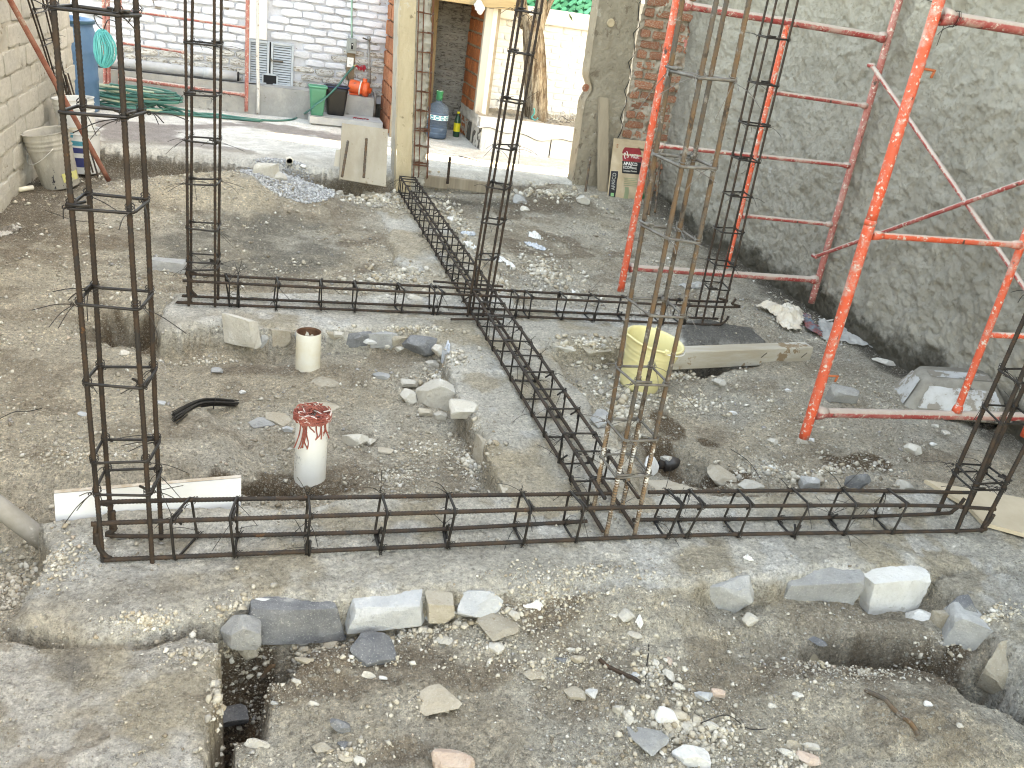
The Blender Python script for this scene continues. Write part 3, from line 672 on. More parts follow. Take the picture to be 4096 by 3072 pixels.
# ---- store room (nook) behind the doorway
nook = thing('store_room', 'dark little store room with brick side wall behind the doorway', 'room', (1.85, 9.6, .1))
dk_white = M('shaded_white_brick', (.25, .24, .225), (.17, .16, .145), 5, .9, spots=((.09, .08, .07), 5, .54), bump=(70, .005), rnd=.08)  # white brick darkened in its colour for the room's shade
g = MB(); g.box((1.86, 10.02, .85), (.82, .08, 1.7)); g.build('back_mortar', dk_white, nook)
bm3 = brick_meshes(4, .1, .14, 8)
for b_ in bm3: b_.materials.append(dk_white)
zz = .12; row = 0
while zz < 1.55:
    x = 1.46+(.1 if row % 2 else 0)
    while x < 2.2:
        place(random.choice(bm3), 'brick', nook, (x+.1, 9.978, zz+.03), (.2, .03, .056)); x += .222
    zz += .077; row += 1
redb2 = M('orange_brick', (.44, .165, .07), (.34, .10, .045), 9, .9, spots=((.50, .30, .17), 7, .62), spot2=((.17, .055, .03), 6, .60), bump=(90, .003), rnd=.25)
rb2 = brick_meshes(5, .06, .05, 9)
for b_ in rb2: b_.materials.append(redb2)
g = MB(); g.box((2.295, 9.66, .85), (.15, .70, 1.7)); g.build('side_mortar', M('tan_mortar', (.40, .35, .28), (.32, .27, .21), 9, .95, bump=(70, .008)), nook)
zz = .115; row = 0
while zz < 1.5:
    y = 9.31+(.0 if row % 2 else .06)
    if row % 2 == 0: place(random.choice(rb2), 'brick', nook, (2.226, 9.335, zz+.055), (.04, .05, .11))
    while y < 9.96:
        place(random.choice(rb2), 'brick', nook, (2.224+random.uniform(-.003, .003), y+.055, zz+.055), (.04, .105, .112)); y += .123
    zz += .134; row += 1
warmw = M('lintel_wood', (.46, .36, .22), (.37, .28, .165), 10, .8, spots=((.24, .17, .10), 9, .66), bump=(60, .002), stretch=(.15, 1.5, 1.5))
g = MB(); g.box((1.93, 9.25, 1.50), (1.15, .12, .12), bev=.004); g.build('lintel', warmw, nook)
jw = M('pale_jamb', (.54, .51, .46), (.44, .41, .355), 7, .85, spots=((.68, .66, .61), 5, .60), bump=(50, .003), stretch=(1.4, 1.4, .2))
g = MB(); g.box((2.235, 9.265, .78), (.075, .07, 1.36), bev=.004); g.build('door_jamb', jw, nook)
g = MB(); g.box((2.31, 9.33, .78), (.055, .05, 1.36)); g.build('jamb_return', M('white_jamb_plaster', (.82, .82, .81), (.78, .78, .77), 5, .85), nook)
g = MB(); g.box((1.86, 9.66, 1.60), (1.05, .80, .06)); g.build('ceiling_slab', roughc, nook)
g = MB(); g.box((1.86, 9.64, 2.8), (1.1, .78, 2.3)); g.build('upper_shade_block', cement, nook)  # unseen block added above the room to shade the back of the yard
pA, pB = V(aty(1702, 505, 9.72)), V(aty(1738, -30, 9.86)); q_ = (pB-pA).to_track_quat('Z', 'Y').to_matrix(); g = MB(); g.box((pA+pB)/2, (.105, .035, (pB-pA).length), Matrix((pB-pA).normalized().to_track_quat('Z', 'X').to_matrix() if False else (Matrix.Rotation(math.atan2(pB.x-pA.x, pB.z-pA.z), 3, 'Y') @ Matrix.Rotation(-math.atan2(pB.y-pA.y, pB.z-pA.z), 3, 'X'))), bev=.003)
props(g.build('wood_plank', M('old_brown_plank', (.33, .235, .135), (.25, .17, .095), 9, .8, spots=((.16, .11, .07), 8, .64), bump=(60, .002), stretch=(1.5, 1.5, .12))), 'tall brown plank leaning inside the dark store room', 'plank')
# ---- hanging plastic bag at the lintel
g = MB(); rr = random.Random(4); base = aty(1915, 15, 9.17)
ring_ = []
for i in range(9):
    zt = base[2]+.03-.016*i*1.0; r_ = [.02, .034, .042, .046, .044, .040, .032, .022, .008][i]
    ring_.append([(base[0]+math.cos(a)*r_*(1+rr.uniform(-.35, .35))+.003*i, base[1]+math.sin(a)*r_*.7*(1+rr.uniform(-.3, .3)), zt+rr.uniform(-.006, .006)) for a in np.linspace(0, 2*math.pi, 15)[:-1]])
g.add([p for r_ in ring_ for p in r_], [(i*14+j, i*14+(j+1) % 14, (i+1)*14+(j+1) % 14, (i+1)*14+j) for i in range(8) for j in range(14)])
g.tube(curve_pts([(base[0], base[1], base[2]+.03), (base[0]-.02, base[1]+.02, base[2]+.06), (base[0]-.03, base[1]+.03, base[2]+.09)], 4), .007, 5)
props(g.build('plastic_bag', M('white_plastic', (.72, .73, .76), (.60, .61, .66), 20, .35, bump=(30, .004), spec=.5)), 'crumpled white plastic bag hanging from the wooden lintel', 'bag')
# ---- water jug and soda bottle
jug_c = (1.83, 9.33, hf(1.83, 9.33)[0])
jug = thing('water_jug', 'big blue tinted water jug with green bottle neck stuck in its mouth', 'water jug', jug_c)
blue = NT('clear_blue_plastic'); blue.b.inputs['Transmission Weight'].default_value = .75; blue.b.inputs['IOR'].default_value = 1.12; blue = blue.done((.30, .40, .52), .10, spec=.6)
X = .92; pr_ = [(.10, .004), (.118, .012), (.124, .03), (.122, .055), (.117, .062), (.124, .07), (.124, .105), (.118, .112), (.124, .12), (.124, .155), (.118, .163), (.124, .171), (.124, .19), (.120, .195), (.120, .245), (.124, .25), (.124, .275), (.120, .30), (.105, .33), (.075, .352), (.04, .366), (.032, .372), (.031, .40)]
g = MB(); g.lathe([(r*X, z) for r, z in pr_], jug_c, 40); g.build('jug_body', blue, jug, True)
g = MB(); g.lathe([(.0, .012), (.108, .012), (.112, .03), (.112, .13), (.0, .13)], jug_c, 32); g.build('water', M('jug_water', (.10, .16, .23), None, rough=.1, bump=None, spec=.5), jug, True)
g = MB(); g.lathe([(.1245*X, .196), (.1245*X, .245)], jug_c, 40, cap0=False, cap1=False); lab = g.build('label_band', M('label_white', (.78, .85, .88), None, rough=.4, bump=None), jug, True)
teal = M('label_teal', (.03, .33, .42), None, rough=.4, bump=None)
camdir = math.atan2(-jug_c[1], -jug_c[0])
for k in range(-3, 4):
    a0 = camdir+k*.50
    def wrp(x, y, a0=a0): rr_ = .1250*X; return Vector((jug_c[0]+math.cos(a0+x/rr_)*rr_, jug_c[1]+math.sin(a0+x/rr_)*rr_, jug_c[2]+.2205+y))
    g = MB(); pts = [wrp(0, 0)]+[wrp(math.cos(t)*.0235, math.sin(t)*.0225) for t in np.linspace(0, 2*math.pi, 25)[:-1]]; g.add(pts, [(0, i+1, (i+1) % 24+1) for i in range(24)]); g.build('logo_disc', teal, lab)
    def wr2(x, y, a0=a0): rr_ = .1258*X; return Vector((jug_c[0]+math.cos(a0+x/rr_)*rr_, jug_c[1]+math.sin(a0+x/rr_)*rr_, jug_c[2]+.2205+y))
    text_mesh('ciel', .026, (0, 0, 0), (1, 0, 0), (0, 0, 1), bpy.data.materials['label_white'], 'lettering', lab, warp=wr2, bold=.001)
gg = NT('green_bottle_plastic'); gg.b.inputs['Transmission Weight'].default_value = .6; gg.b.inputs['IOR'].default_value = 1.15; gg = gg.done((.06, .42, .22), .15, spec=.6)
g = MB(); g.lathe([(.030, .385), (.033, .40), (.034, .43), (.037, .47), (.038, .478)], jug_c, 20, cap1=False); g.lathe([(.0345, .478), (.036, .47), (.031, .42)], jug_c, 20, cap0=False, cap1=False); g.build('green_neck', gg, jug, True)
g = MB(); g.tube([(jug_c[0]+math.cos(a)*.032, jug_c[1]+math.sin(a)*.032, jug_c[2]+.474+.006*math.sin(3*a)) for a in np.linspace(0, 2*math.pi, 22)[:-1]], .003, 5, closed=True); g.build('cut_rim', M('pale_green', (.55, .72, .62), None, rough=.4), jug, True)
sb = (2.09, 9.52, hf(2.09, 9.52)[0]); soda = thing('soda_bottle', 'slim dark green soda bottle with yellow label beside the jug', 'bottle', sb)
g = MB(); g.lathe([(.030, .0), (.036, .008), (.037, .06), (.036, .15), (.034, .175), (.025, .205), (.014, .232), (.013, .25)], sb, 24); g.build('bottle_body', M('dark_green_glass', (.012, .055, .03), None, rough=.12, bump=None, spec=.6), soda, True)
g = MB(); g.lathe([(.0375, .06), (.0372, .15)], sb, 24, cap0=False, cap1=False); g.build('label', M('yellow_label', (.72, .60, .04), (.60, .55, .06), 25, .45, spots=((.10, .25, .10), 30, .62)), soda, True)
g = MB(); g.lathe([(.0155, .246), (.0155, .266)], sb, 16); g.build('cap', M('yellow_cap', (.70, .62, .05), None, rough=.4), soda, True)

# ---- planter, tree, wall and woven screen in the bright corner
plant = thing('planter', 'cracked white concrete planter bed under the tree', 'planter', (2.9, 9.3, .1))
wc = M('whitewashed_concrete', (.72, .73, .74), (.62, .63, .64), 5, .85, spots=((.44, .43, .42), 6, .63), bump=(50, .004)); wc2 = M('bare_concrete', (.40, .385, .36), (.48, .46, .43), 9, .9, bump=(50, .008))
ck = lambda x: .30+.022*math.sin(x*6.1)+.016*math.sin(x*17+1)
def face(x): return 8.82-.10*(x-2.2)
nx_ = 60; us = np.linspace(2.17, 3.75, nx_)
g = MB()
for (za, zb, dy) in ((lambda x: ck(x)+.004, lambda x: .425, 0), ):
    P = []
    for x in us:
        for z_ in (za(x), (za(x)+zb(x))/2, zb(x)): P.append((x, face(x)+random.uniform(-.003, .003), z_))
    g.add(P, [(i*3+k, (i+1)*3+k, (i+1)*3+k+1, i*3+k+1) for i in range(nx_-1) for k in range(2)])
P = [(x, face(x)+yy, .425) for x in us for yy in (0, .14)]; g.add(P, [(i*2, (i+1)*2, (i+1)*2+1, i*2+1) for i in range(nx_-1)])
P = [(x, face(x)+.14, zz_) for x in us for zz_ in (.425, .33)]; g.add(P, [(i*2, (i+1)*2, (i+1)*2+1, i*2+1) for i in range(nx_-1)])
P = [(x, face(x)+yy, ck(x)+.004) for x in us for yy in (0, .12)]; g.add(P, [(i*2, i*2+1, (i+1)*2+1, (i+1)*2) for i in range(nx_-1)])
g.build('planter_rim', wc, plant)
g = MB(); gap = lambda x: 0 if abs(x-2.93) > .02 else .03
for (xa, xb) in ((2.20, 2.922), (2.934, 3.75)):
    uu = np.linspace(xa, xb, 40); P = []
    for x in uu:
        for q in range(4): P.append((x, face(x)+.02+random.uniform(-.004, .004), .07+(ck(x)-.005-.07)*q/3))
    g.add(P, [(i*4+k, (i+1)*4+k, (i+1)*4+k+1, i*4+k+1) for i in range(39) for k in range(3)])
    P = [(x, face(x)+.02+yy, ck(x)-.005) for x in uu for yy in (0, .1)]; g.add(P, [(i*2, (i+1)*2, (i+1)*2+1, i*2+1) for i in range(39)])
g.build('planter_face', wc, plant)
g = MB(); g.box((2.98, 9.20, .19), (1.56, .60, .27)); g.build('inner_block', M('crack_dark', (.10, .09, .08), None, rough=1), plant)
v_, f_, *_ = lump_panel(8.83, 9.9, .08, .425, 40, 14, lambda u, v, d: (2.185-d+.02*(v < .3), u, v), .03, 60); g = MB(); g.add([p for p in v_], [f[::-1] for f in f_]); g.build('broken_side', wc2, plant)
v_, f_, *_ = lump_panel(2.2, 3.75, 8.95, 9.95, 60, 50, lambda u, v, d: (u, v, .40+d), .05, 62); g = MB(); g.add(v_, f_); g.build('planter_soil', M('dry_leaf_soil', (.33, .29, .24), (.42, .38, .32), 12, 1, spots=((.16, .12, .09), 14, .58), bump=(60, .01)), plant)
rw = thing('brick_wall', 'bright white brick wall behind the tree in the far corner', 'wall', (3.1, YW, .3))
g = MB(); g.box((3.2, YW+.13, .75), (1.75, .24, 1.3)); g.build('mortar', M('bright_white', (.80, .81, .82), (.76, .77, .79), 5, .8, bump=(50, .003)), rw)
bw = M('bright_white_brick', (.82, .83, .84), (.78, .79, .81), 6, .75, spots=((.62, .50, .42), 5, .70), bump=(80, .002), rnd=.04)
bm4 = brick_meshes(5, .08, .14, 11)
for b_ in bm4: b_.materials.append(bw)
zz = .42; row = 0
while zz < 1.33:
    x = 2.40+(.115 if row % 2 else 0)
    while x < 3.75:
        place(random.choice(bm4), 'brick', rw, (x+.1, YW+.006+random.uniform(-.003, .003), zz+.03), (random.uniform(.19, .21), .03, .059)); x += .218
    zz += .0705; row += 1
g = MB(); g.box((3.2, YW+.05, 1.42), (1.75, .30, .16), bev=.008); g.build('cap_band', M('cap_white', (.84, .84, .83), None, rough=.7, bump=(30, .001)), rw)
scr = thing('woven_screen', 'green woven strip screen above the far white wall', 'screen', (3.35, YW, 1.5))
gs = M('green_strip', (.03, .36, .22), (.05, .45, .30), 14, .45, rnd=.3, bump=(60, .0006), spec=.45); gsm = []
P, Fs = bevbox(.5, .5, .5, .1)
for k in range(3):
    P2 = [(x, y+.25*math.sin(x*3+k), z) for x, y, z in P]; me = bpy.data.meshes.new('strip'); me.from_pydata(P2, [], Fs); me.materials.append(gs); gsm.append(me)
for i in range(12):
    for j in range(9):
        for q in (0, 1):
            if (i+j+q) % 2 and j < 8:
                place(gsm[(i*3+j) % 3], 'strip', scr, (2.75+i*.095+random.uniform(-.008, .008), YW-.02+.012*q+random.uniform(-.008, .008), 1.50+j*.032+random.uniform(-.005, .005)), (.105, .006, .036), (random.uniform(-.3, .3), math.radians(38 if q else -38)+random.uniform(-.15, .15), random.uniform(-.2, .2)))
g = MB(); g.box((3.3, YW+.03, 1.65), (1.3, .012, .32)); g.build('backing_net', M('green_backing', (.02, .20, .12), (.03, .26, .16), 20, .7), scr)
tr_ = thing('tree', 'old tree with grey furrowed forked trunk growing in the planter', 'tree', (2.86, 9.35, .40))
bark = NT('furrowed_bark'); b1 = bark.noise(26, 8, .75, None, (1, 1, .16)); b2 = bark.noise(5, 4)
bk = bark.mix(bark.ramp(b1, .40, .60), (.10, .07, .05), (.42, .37, .30)); bk = bark.mix(bark.ramp(b2, .5, .65), bk, (.24, .18, .125)); bark = bark.done(bk, .95, 0, bark.bump(b1, .03), .1)
def limb(g, ctrl, r0, r1, n=18, seed=0):
    pts = curve_pts(ctrl, 9); k = len(pts); rr_ = random.Random(seed); ph = [rr_.uniform(0, 6) for _ in range(4)]
    vs_ = []
    for i, p in enumerate(pts):
        t = i/(k-1); r = r0+(r1-r0)*t
        for j in range(n):
            a = 2*math.pi*j/n; q = r*(1+.13*math.sin(3*a+ph[0]+t*2)+.09*math.sin(7*a+ph[1]-t*3)+.06*math.sin(11*a+ph[2])+rr_.uniform(-.03, .03))
            vs_.append((p.x+math.cos(a)*q, p.y+math.sin(a)*q, p.z))
    g.add(vs_, [(i*n+j, i*n+(j+1) % n, (i+1)*n+(j+1) % n, (i+1)*n+j) for i in range(k-1) for j in range(n)])
T0, T1, T2 = aty(2140, 485, 9.35), aty(2135, 240, 9.35), aty(2125, 110, 9.35)
g = MB(); limb(g, [(T0[0]+.02, 9.35, T0[2]-.03), (T0[0]-.005, 9.35, T0[2]+.06), T1, T2, aty(2105, 60, 9.35)], .125, .085, 22, 1); g.build('trunk', bark, tr_, True)
g = MB(); limb(g, [aty(2112, 120, 9.36), aty(2088, 40, 9.34), aty(2075, -60, 9.3), aty(2060, -200, 9.2)], .075, .05, 16, 2); g.build('limb', bark, tr_, True)
g = MB(); limb(g, [aty(2145, 130, 9.36), aty(2160, 50, 9.34), aty(2170, -30, 9.3), aty(2195, -200, 9.3)], .062, .045, 16, 3); g.build('limb', bark, tr_, True)
g = MB(); limb(g, [aty(2158, 110, 9.36), aty(2188, 30, 9.4), aty(2215, -30, 9.4), aty(2260, -200, 9.4)], .038, .025, 12, 4); g.build('limb', bark, tr_, True)
lf = bpy.data.meshes.new('leaves'); rr_ = np.random.default_rng(5); cv = []; cf_ = []
for k in range(2600):
    c_ = np.array([3.0, 9.3, 3.1])+rr_.normal(size=3)*np.array([.8, .7, .5]); q = rr_.normal(size=3); q /= np.linalg.norm(q); w_ = np.cross(q, [0, 0, 1.]); w_ /= np.linalg.norm(w_)+1e-6; s_ = .05
    b_ = len(cv); cv += [tuple(c_-q*s_), tuple(c_+w_*s_*.5), tuple(c_+q*s_), tuple(c_-w_*s_*.5)]; cf_.append((b_, b_+1, b_+2, b_+3))
lf.from_pydata([(x-2.86, y-9.35, z-.4) for x, y, z in cv], [], cf_); link('crown', lf, M('leaf_green', (.05, .10, .03), (.08, .14, .04), 6, .6), tr_)
g = MB(); limb(g, [aty(2095, -150, 9.3), (2.8, 9.3, 2.5), (3.1, 9.25, 2.9), (3.4, 9.2, 3.2)], .06, .02, 10, 6); g.build('limb', bark, tr_, True)
# twigs, twine and cables thrown on the planter
g = MB(); rr = random.Random(9); bs = aty(2265, 465, 9.25)
for k in range(9):
    p = Vector((bs[0]+rr.uniform(-.16, .16), 9.2+rr.uniform(-.1, .1), .43)); a = rr.uniform(0, 6)
    g.tube(curve_pts([p, p+Vector((.08*math.cos(a), .05*math.sin(a), .05+.05*rr.random())), p+Vector((.16*math.cos(a), .1*math.sin(a), .06*rr.random())), p+Vector((.2*math.cos(a+.8), .1*math.sin(a+.8), .0))], 6), .004, 5)
props(g.build('cable_tangle', M('pale_cable', (.62, .60, .56), (.12, .12, .12), 3, .6, lo=.48, hi=.52), smooth=True), 'tangle of white and dark cables thrown on the planter bed', 'cables')
g = MB(); p0 = aty(2125, 470, 9.2)
g.tube(curve_pts([p0, p0+np.array([.02, -.02, .05]), p0+np.array([.0, -.05, .10])], 5), .009, 5); g.tube(curve_pts([p0, p0+np.array([.04, -.03, -.02]), p0+np.array([.06, -.05, .01])], 5), .008, 5)
props(g.build('twine_scrap', M('teal_twine', (.08, .48, .46), None, rough=.6), smooth=True), 'teal twine scrap tied at the foot of the tree', 'twine')

# ---- left wall of blocks
blk = M('limewashed_block', (.63, .60, .54), (.55, .52, .46), 5, .9, spots=((.30, .26, .20), 9, .63), spot2=((.66, .63, .56), 6, .58), bump=(50, .006), rnd=.07)
blm = M('limewash_mortar', (.56, .53, .47), (.48, .45, .39), 6, .95, spots=((.26, .22, .17), 8, .60), bump=(40, .010))
lw = thing('block_wall', 'cream limewashed block wall along the left edge of the site', 'wall', (-1.56, 5, -.1))
g = MB(); v_, f_, *_ = lump_panel(4.6, 8.55, -.25, 1.6, 230, 110, lambda u, v, d: (-1.502+d+.012*(v < .05), u, v), .016, 70); g.add(v_, [f[::-1] for f in f_]); g.box((-1.62, 6.58, .68), (.20, 3.94, 1.85)); g.build('limewash_face', blm, lw, True)
g = MB(); g.box((-1.60, 1.2, .9), (.2, 6.8, 2.6)); g.box((-1.60, 6.57, 1.9), (.2, 3.96, .6)); g.build('plain_face', blm, lw)
bm5 = brick_meshes(6, .05, .08, 21)
for b_ in bm5: b_.materials.append(blk)
zz = -.03; row = 0
while zz < 1.5:
    y = 4.7+(.15 if row % 2 else 0)
    while y < 8.45:
        L_ = random.uniform(.265, .285)
        if random.random() < .9: place(random.choice(bm5), 'block', lw, (-1.509+random.uniform(-.005, .005), y+L_/2, zz+.065), (.03, L_, random.uniform(.125, .133)), (random.uniform(-.015, .015), 0, 0))
        y += L_+random.uniform(.010, .02)
    zz += .1475; row += 1
# wet stain at the foot of the left wall is in the limewash itself
# ---- right wall, roughly rendered
ren = NT('rough_render'); r1 = ren.noise(4, 7, .65); r2 = ren.noise(30, 7, .75); r3 = ren.noise(140, 5, .7)
rc = ren.mix(ren.ramp(r1, .35, .65), (.44, .405, .345), (.53, .495, .43)); rc = ren.mix(ren.ramp(r2, .52, .68), rc, (.36, .325, .27))
sepz = ren.new('ShaderNodeSeparateXYZ'); geo = ren.new('ShaderNodeNewGeometry'); ren.l(geo.outputs['Position'], sepz.inputs[0])
hz = ren.math('ADD', sepz.outputs[2], ren.math('MULTIPLY', r1, -.5)); rc = ren.mix(ren.ramp(hz, -.12, -.24), rc, (.14, .125, .10))
rc = ren.mix(ren.ramp(ren.noise(2.3, 6, .7), .66, .70), rc, (.55, .53, .49))
ren = ren.done(rc, .97, 0, ren.bump(r3, .008, 1, ren.bump(r2, .045)), .1)
g = MB(); v_, f_, *_ = lump_panel(2.2, 7.62, -.3, 2.3, 420, 210, lambda u, v, d: (3.665-d*1.0, u, v), .040, 80, (2.0, 15, 48)); g.add(v_, f_)
g.box((3.80, 4.88, .9), (.2, 5.46, 2.9)); g.box((3.775, -.9, 3.0), (.22, 6.2, 7.0)); g.box((3.775, 4.90, 4.6), (.22, 5.40, 4.6)); g.box((3.80, 8.75, 5.25), (.16, 2.2, 4.1))  # unseen height shades the site; last box is added to end the sun strip
props(g.build('rendered_wall', ren, None, True), 'tall rough grey rendered wall along the right of the site', 'wall')
# ---- end pillar with broken red brick
pil = thing('brick_pillar', 'end of wall with broken plaster, red bricks and a concrete corner', 'pillar', (3.2, 7.7, 0))
pc = M('corner_concrete', (.275, .235, .18), (.34, .295, .23), 6, .95, spots=((.40, .36, .30), 7, .62), spot2=((.20, .16, .12), 9, .58), bump=(40, .014))
xl = lambda z: 2.805-.035*(z-.1)*.6-.02*(1 if z > 1.0 else 0)*0
def chip(u, v): return .045*np.exp(-((v-.93)/.07)**2)*np.exp(-((u)/.05)**2)
g = MB(); v_, f_, *_ = lump_panel(0, .385, -.12, 1.9, 50, 200, lambda u, v, d: (2.81+u-.025*(v-.1)+chip(u, v), 7.60-d*.8+chip(u, v)*1.2, v), .014, 90, (3, 15, 46)); g.add(v_, f_)
v_, f_, *_ = lump_panel(0, .18, -.12, 1.9, 16, 160, lambda u, v, d: (2.81-.025*(v-.1)+d*.5+chip(0*u, v), 7.775-u, v), .012, 92, (3, 10, 34)); g.add(v_, f_)
g.box((3.0, 7.69, 3.2), (.40, .16, 2.6)); g.build('concrete_corner', pc, pil, True)
pm_ = M('crumbled_mortar', (.33, .275, .22), (.40, .35, .29), 8, .97, spots=((.33, .24, .18), 9, .58), bump=(40, .012))
g = MB(); v_, f_, *_ = lump_panel(3.19, 3.76, -.15, 1.9, 90, 240, lambda u, v, d: (u-.0*(v), 7.615-d, v), .05, 94, (5, 13, 36)); g.add(v_, f_)
g.box((3.5, 7.63, 4.5), (.56, .05, 5.2)); g.box((3.5, 7.648, .9), (.56, .03, 2.1)); g.build('crumbled_mortar', pm_, pil, True)
rb3m = M('worn_red_brick', (.33, .105, .06), (.43, .20, .125), 10, .95, spots=((.46, .37, .29), 12, .53), spot2=((.20, .06, .04), 8, .60), bump=(60, .008), rnd=.2)
rb3 = brick_meshes(6, .14, .10, 31)
for b_ in rb3: b_.materials.append(rb3m)
zz = -.05; row = 0
while zz < 1.85:
    x = 3.215+(.1 if row % 2 else 0)
    if row % 2: place(random.choice(rb3), 'brick', pil, (3.255, 7.622, zz+.03), (.08, .05, .058))
    while x < 3.66:
        place(random.choice(rb3), 'brick', pil, (x+.1, 7.633+random.uniform(-.010, .006), zz+.03), (random.uniform(.17, .2), .05, random.uniform(.052, .060)), (0, random.uniform(-.03, .03), 0)); x += .215
    zz += .086; row += 1
g = MB()
cpts = []
for k in range(26):
    z_ = .35+k*.06; cpts.append((3.185-.025*(z_-.1)+.02*math.sin(k*1.7)+.012*math.sin(k*3.1), 7.585, z_))
g.tube(cpts, [.0015+.003*abs(math.sin(k*1.3)) for k in range(26)], 5); g.build('settlement_crack', dark, pil)
g = MB(); bb = aty(2345, 352, 7.58); g.lathe([(.0, .0), (.03, 0), (.034, .01)], (bb[0], 7.603, bb[2]), 14, Matrix.Rotation(math.radians(90), 3, 'X')); g.build('embedded_brick', rb3m, pil)
g = MB(); bb = aty(2446, 92, 7.58); g.lathe([(.036, 0), (.034, .008), (.028, .010), (.0, .006)], (bb[0], 7.598, bb[2]), 14, Matrix.Rotation(math.radians(90), 3, 'X')); g.build('embedded_stone', M('tan_stone', (.48, .38, .26), None), pil)
# ---- unseen block added to narrow the sun to a strip; plain rear wall
g = MB(); g.box((9.2, 10.42, 4.0), (4.4, 6.18, 8.2)); props(g.build('sun_blocker', cement), 'plain grey block added out of view to shade the yard', 'sun blocker')
g = MB(); g.box((2.9, 10.35, .6), (9.5, .3, 2.2)); props(g.build('boundary_wall', cement), 'plain boundary wall behind the painted brick walls', 'wall')
# ------------------------------------------------------------------ reinforcing steel
steel = M('rusty_rebar', (.036, .029, .025), (.066, .042, .029), 26, .75, spots=((.135, .066, .033), 30, .63), spot2=((.036, .032, .030), 14, .56), bump=(220, .0012), metal=.15, spec=.35, gen=True)
steel_o = M('dusty_rebar', (.105, .093, .080), (.165, .098, .055), 20, .8, spots=((.24, .215, .19), 24, .58), spot2=((.06, .045, .035), 16, .58), bump=(220, .0012), metal=.05, spec=.25, gen=True)
steel_w = M('lime_splashed_rebar', (.20, .17, .14), (.30, .18, .10), 20, .85, spots=((.74, .73, .70), 9, .50), bump=(220, .0012), spec=.25)
iron = M('black_annealed_wire', (.022, .020, .019), (.045, .038, .033), 40, .5, bump=(200, .0006), metal=.45, spec=.5, gen=True)
iron_o = M('dusty_wire', (.20, .19, .17), (.13, .11, .095), 40, .6, bump=(200, .0006), metal=.3, spec=.4, gen=True)
rust = M('thin_rusted_wire', (.19, .075, .04), (.13, .055, .035), 40, .85, bump=(200, .0006))
RR = random.Random(21)
def tie(g, p, axis, r, tails=True, wr=.0011, s=1.0):
    """twisted wire tie round a bar at p"""
    ax = Vector(axis).normalized(); a = ax.orthogonal().normalized(); b = ax.cross(a); k0 = RR.uniform(0, 6)
    tilt = RR.uniform(.4, .9)
    pts = [p+a*math.cos(k0+t)*r*1.25+b*math.sin(k0+t)*r*1.25+ax*(tilt*r*math.sin(k0+t+1)+.0012*t) for t in np.linspace(0, 4*math.pi, 17)]
    g.tube(pts, wr, 4, caps=False)
    q = p+a*math.cos(k0)*r*1.5+b*math.sin(k0)*r*1.5; o = (q-p).normalized()
    lp = [q+o*.004*s+(o*math.cos(t)+ax*math.sin(t))*.0045*s for t in np.linspace(0, 2*math.pi, 9)]
    g.tube(lp, wr, 4, caps=False)
    if tails:
        for _ in range(RR.choice((1, 2, 2, 3))):
            d = (o+Vector((RR.uniform(-1, 1), RR.uniform(-1, 1), RR.uniform(-1.0, .25)))).normalized(); L_ = RR.uniform(.03, .12)*s
            g.tube(curve_pts([q, q+d*L_*.5+Vector((0, 0, .004)), q+d*L_+Vector((RR.uniform(-.01, .01), RR.uniform(-.01, .01), -.012*RR.random()))], 4), wr*.9, 4)
def stirrup(parent, corners, axis, br, sr, mat, tmat, tails=True, skew=.005, ties=True, s=1.0, wr=.0011, hooks=True):
    c = sum((V(p) for p in corners), Vector())/4; ax = Vector(axis).normalized()
    P = []
    for p in corners:
        o = (V(p)-c); o.normalize(); P.append(V(p)+o*(br+sr)*1.15+ax*RR.uniform(-skew, skew))
    g = MB(); loop = round_poly(P, br*2.2, 3); g.tube(loop, sr, 6, closed=True)
    if hooks:
        k = RR.randrange(4); p = P[k]; inn = (c-p).normalized(); e = (P[(k+1) % 4]-p).normalized()
        g.tube([p+e*.006+ax*sr*2.1, p+inn*.02*s+e*.004+ax*sr*2.2, p+inn*.046*s+ax*sr*2.4], sr*.95, 6)
        g.tube([p-e*.002-ax*sr*.0+ax*sr*2.1, p+e*.05*s+ax*sr*2.0], sr*.95, 6)
    st = g.build('stirrup', mat, parent, True)
    if ties:
        g = MB()
        for i, p in enumerate(corners):
            if RR.random() < .93: tie(g, V(p), ax, br+sr*.6, tails, wr, s)
        if g.v: g.build('tie_wire', tmat, st)
    return st
def column(label, bars, zs, br=.0062, sr=.0042, mat=steel, smat=iron, order=(0, 1, 3, 2), step=.006, group='upright rebar column cages', tails=True, foot=None, skew=.006, low=None, wr=.0011):
    """bars: (base xyz, top xyz) front-left, front-right, back-left, back-right"""
    b0 = sum((V(b[0]) for b in bars), Vector())/len(bars)
    t = thing('rebar_column', label, 'rebar column', (b0.x, b0.y, 0), group)
    for i, (b, e) in enumerate(bars):
        pts = [V(b)]
        for q in (.2, .4, .6, .8): pts.append(V(b).lerp(V(e), q)+Vector((RR.uniform(-.002, .002), RR.uniform(-.002, .002), 0)))
        pts.append(V(e)); g = MB(); g.tube(curve_pts(pts, 4), br, 7, rib=.16, step=step); g.build('vertical_bar', mat, t, True)
        if low is not None:
            g = MB(); g.tube([V(b), V(b).lerp(V(e), low)], br*1.06, 7, rib=.1, step=step); g.build('lime_splash', steel_w, t, True)
    for z in zs:
        cs = []
        for (b, e) in bars:
            b, e = V(b), V(e); k = (z-b.z)/(e.z-b.z); cs.append(b.lerp(e, k))
        stirrup(t, [cs[i] for i in order], (0, 0, 1), br, sr, mat if smat is None else smat, iron if smat is iron else iron_o, tails, skew, wr=wr)
    return t
def bar_between(b0, p_top, y): return (tuple(b0), tuple(aty(*p_top, y)))
def up(P, k=1.6):
    b, e = V(P[0]), V(P[1]); return (tuple(b), tuple(b.lerp(e, k)))
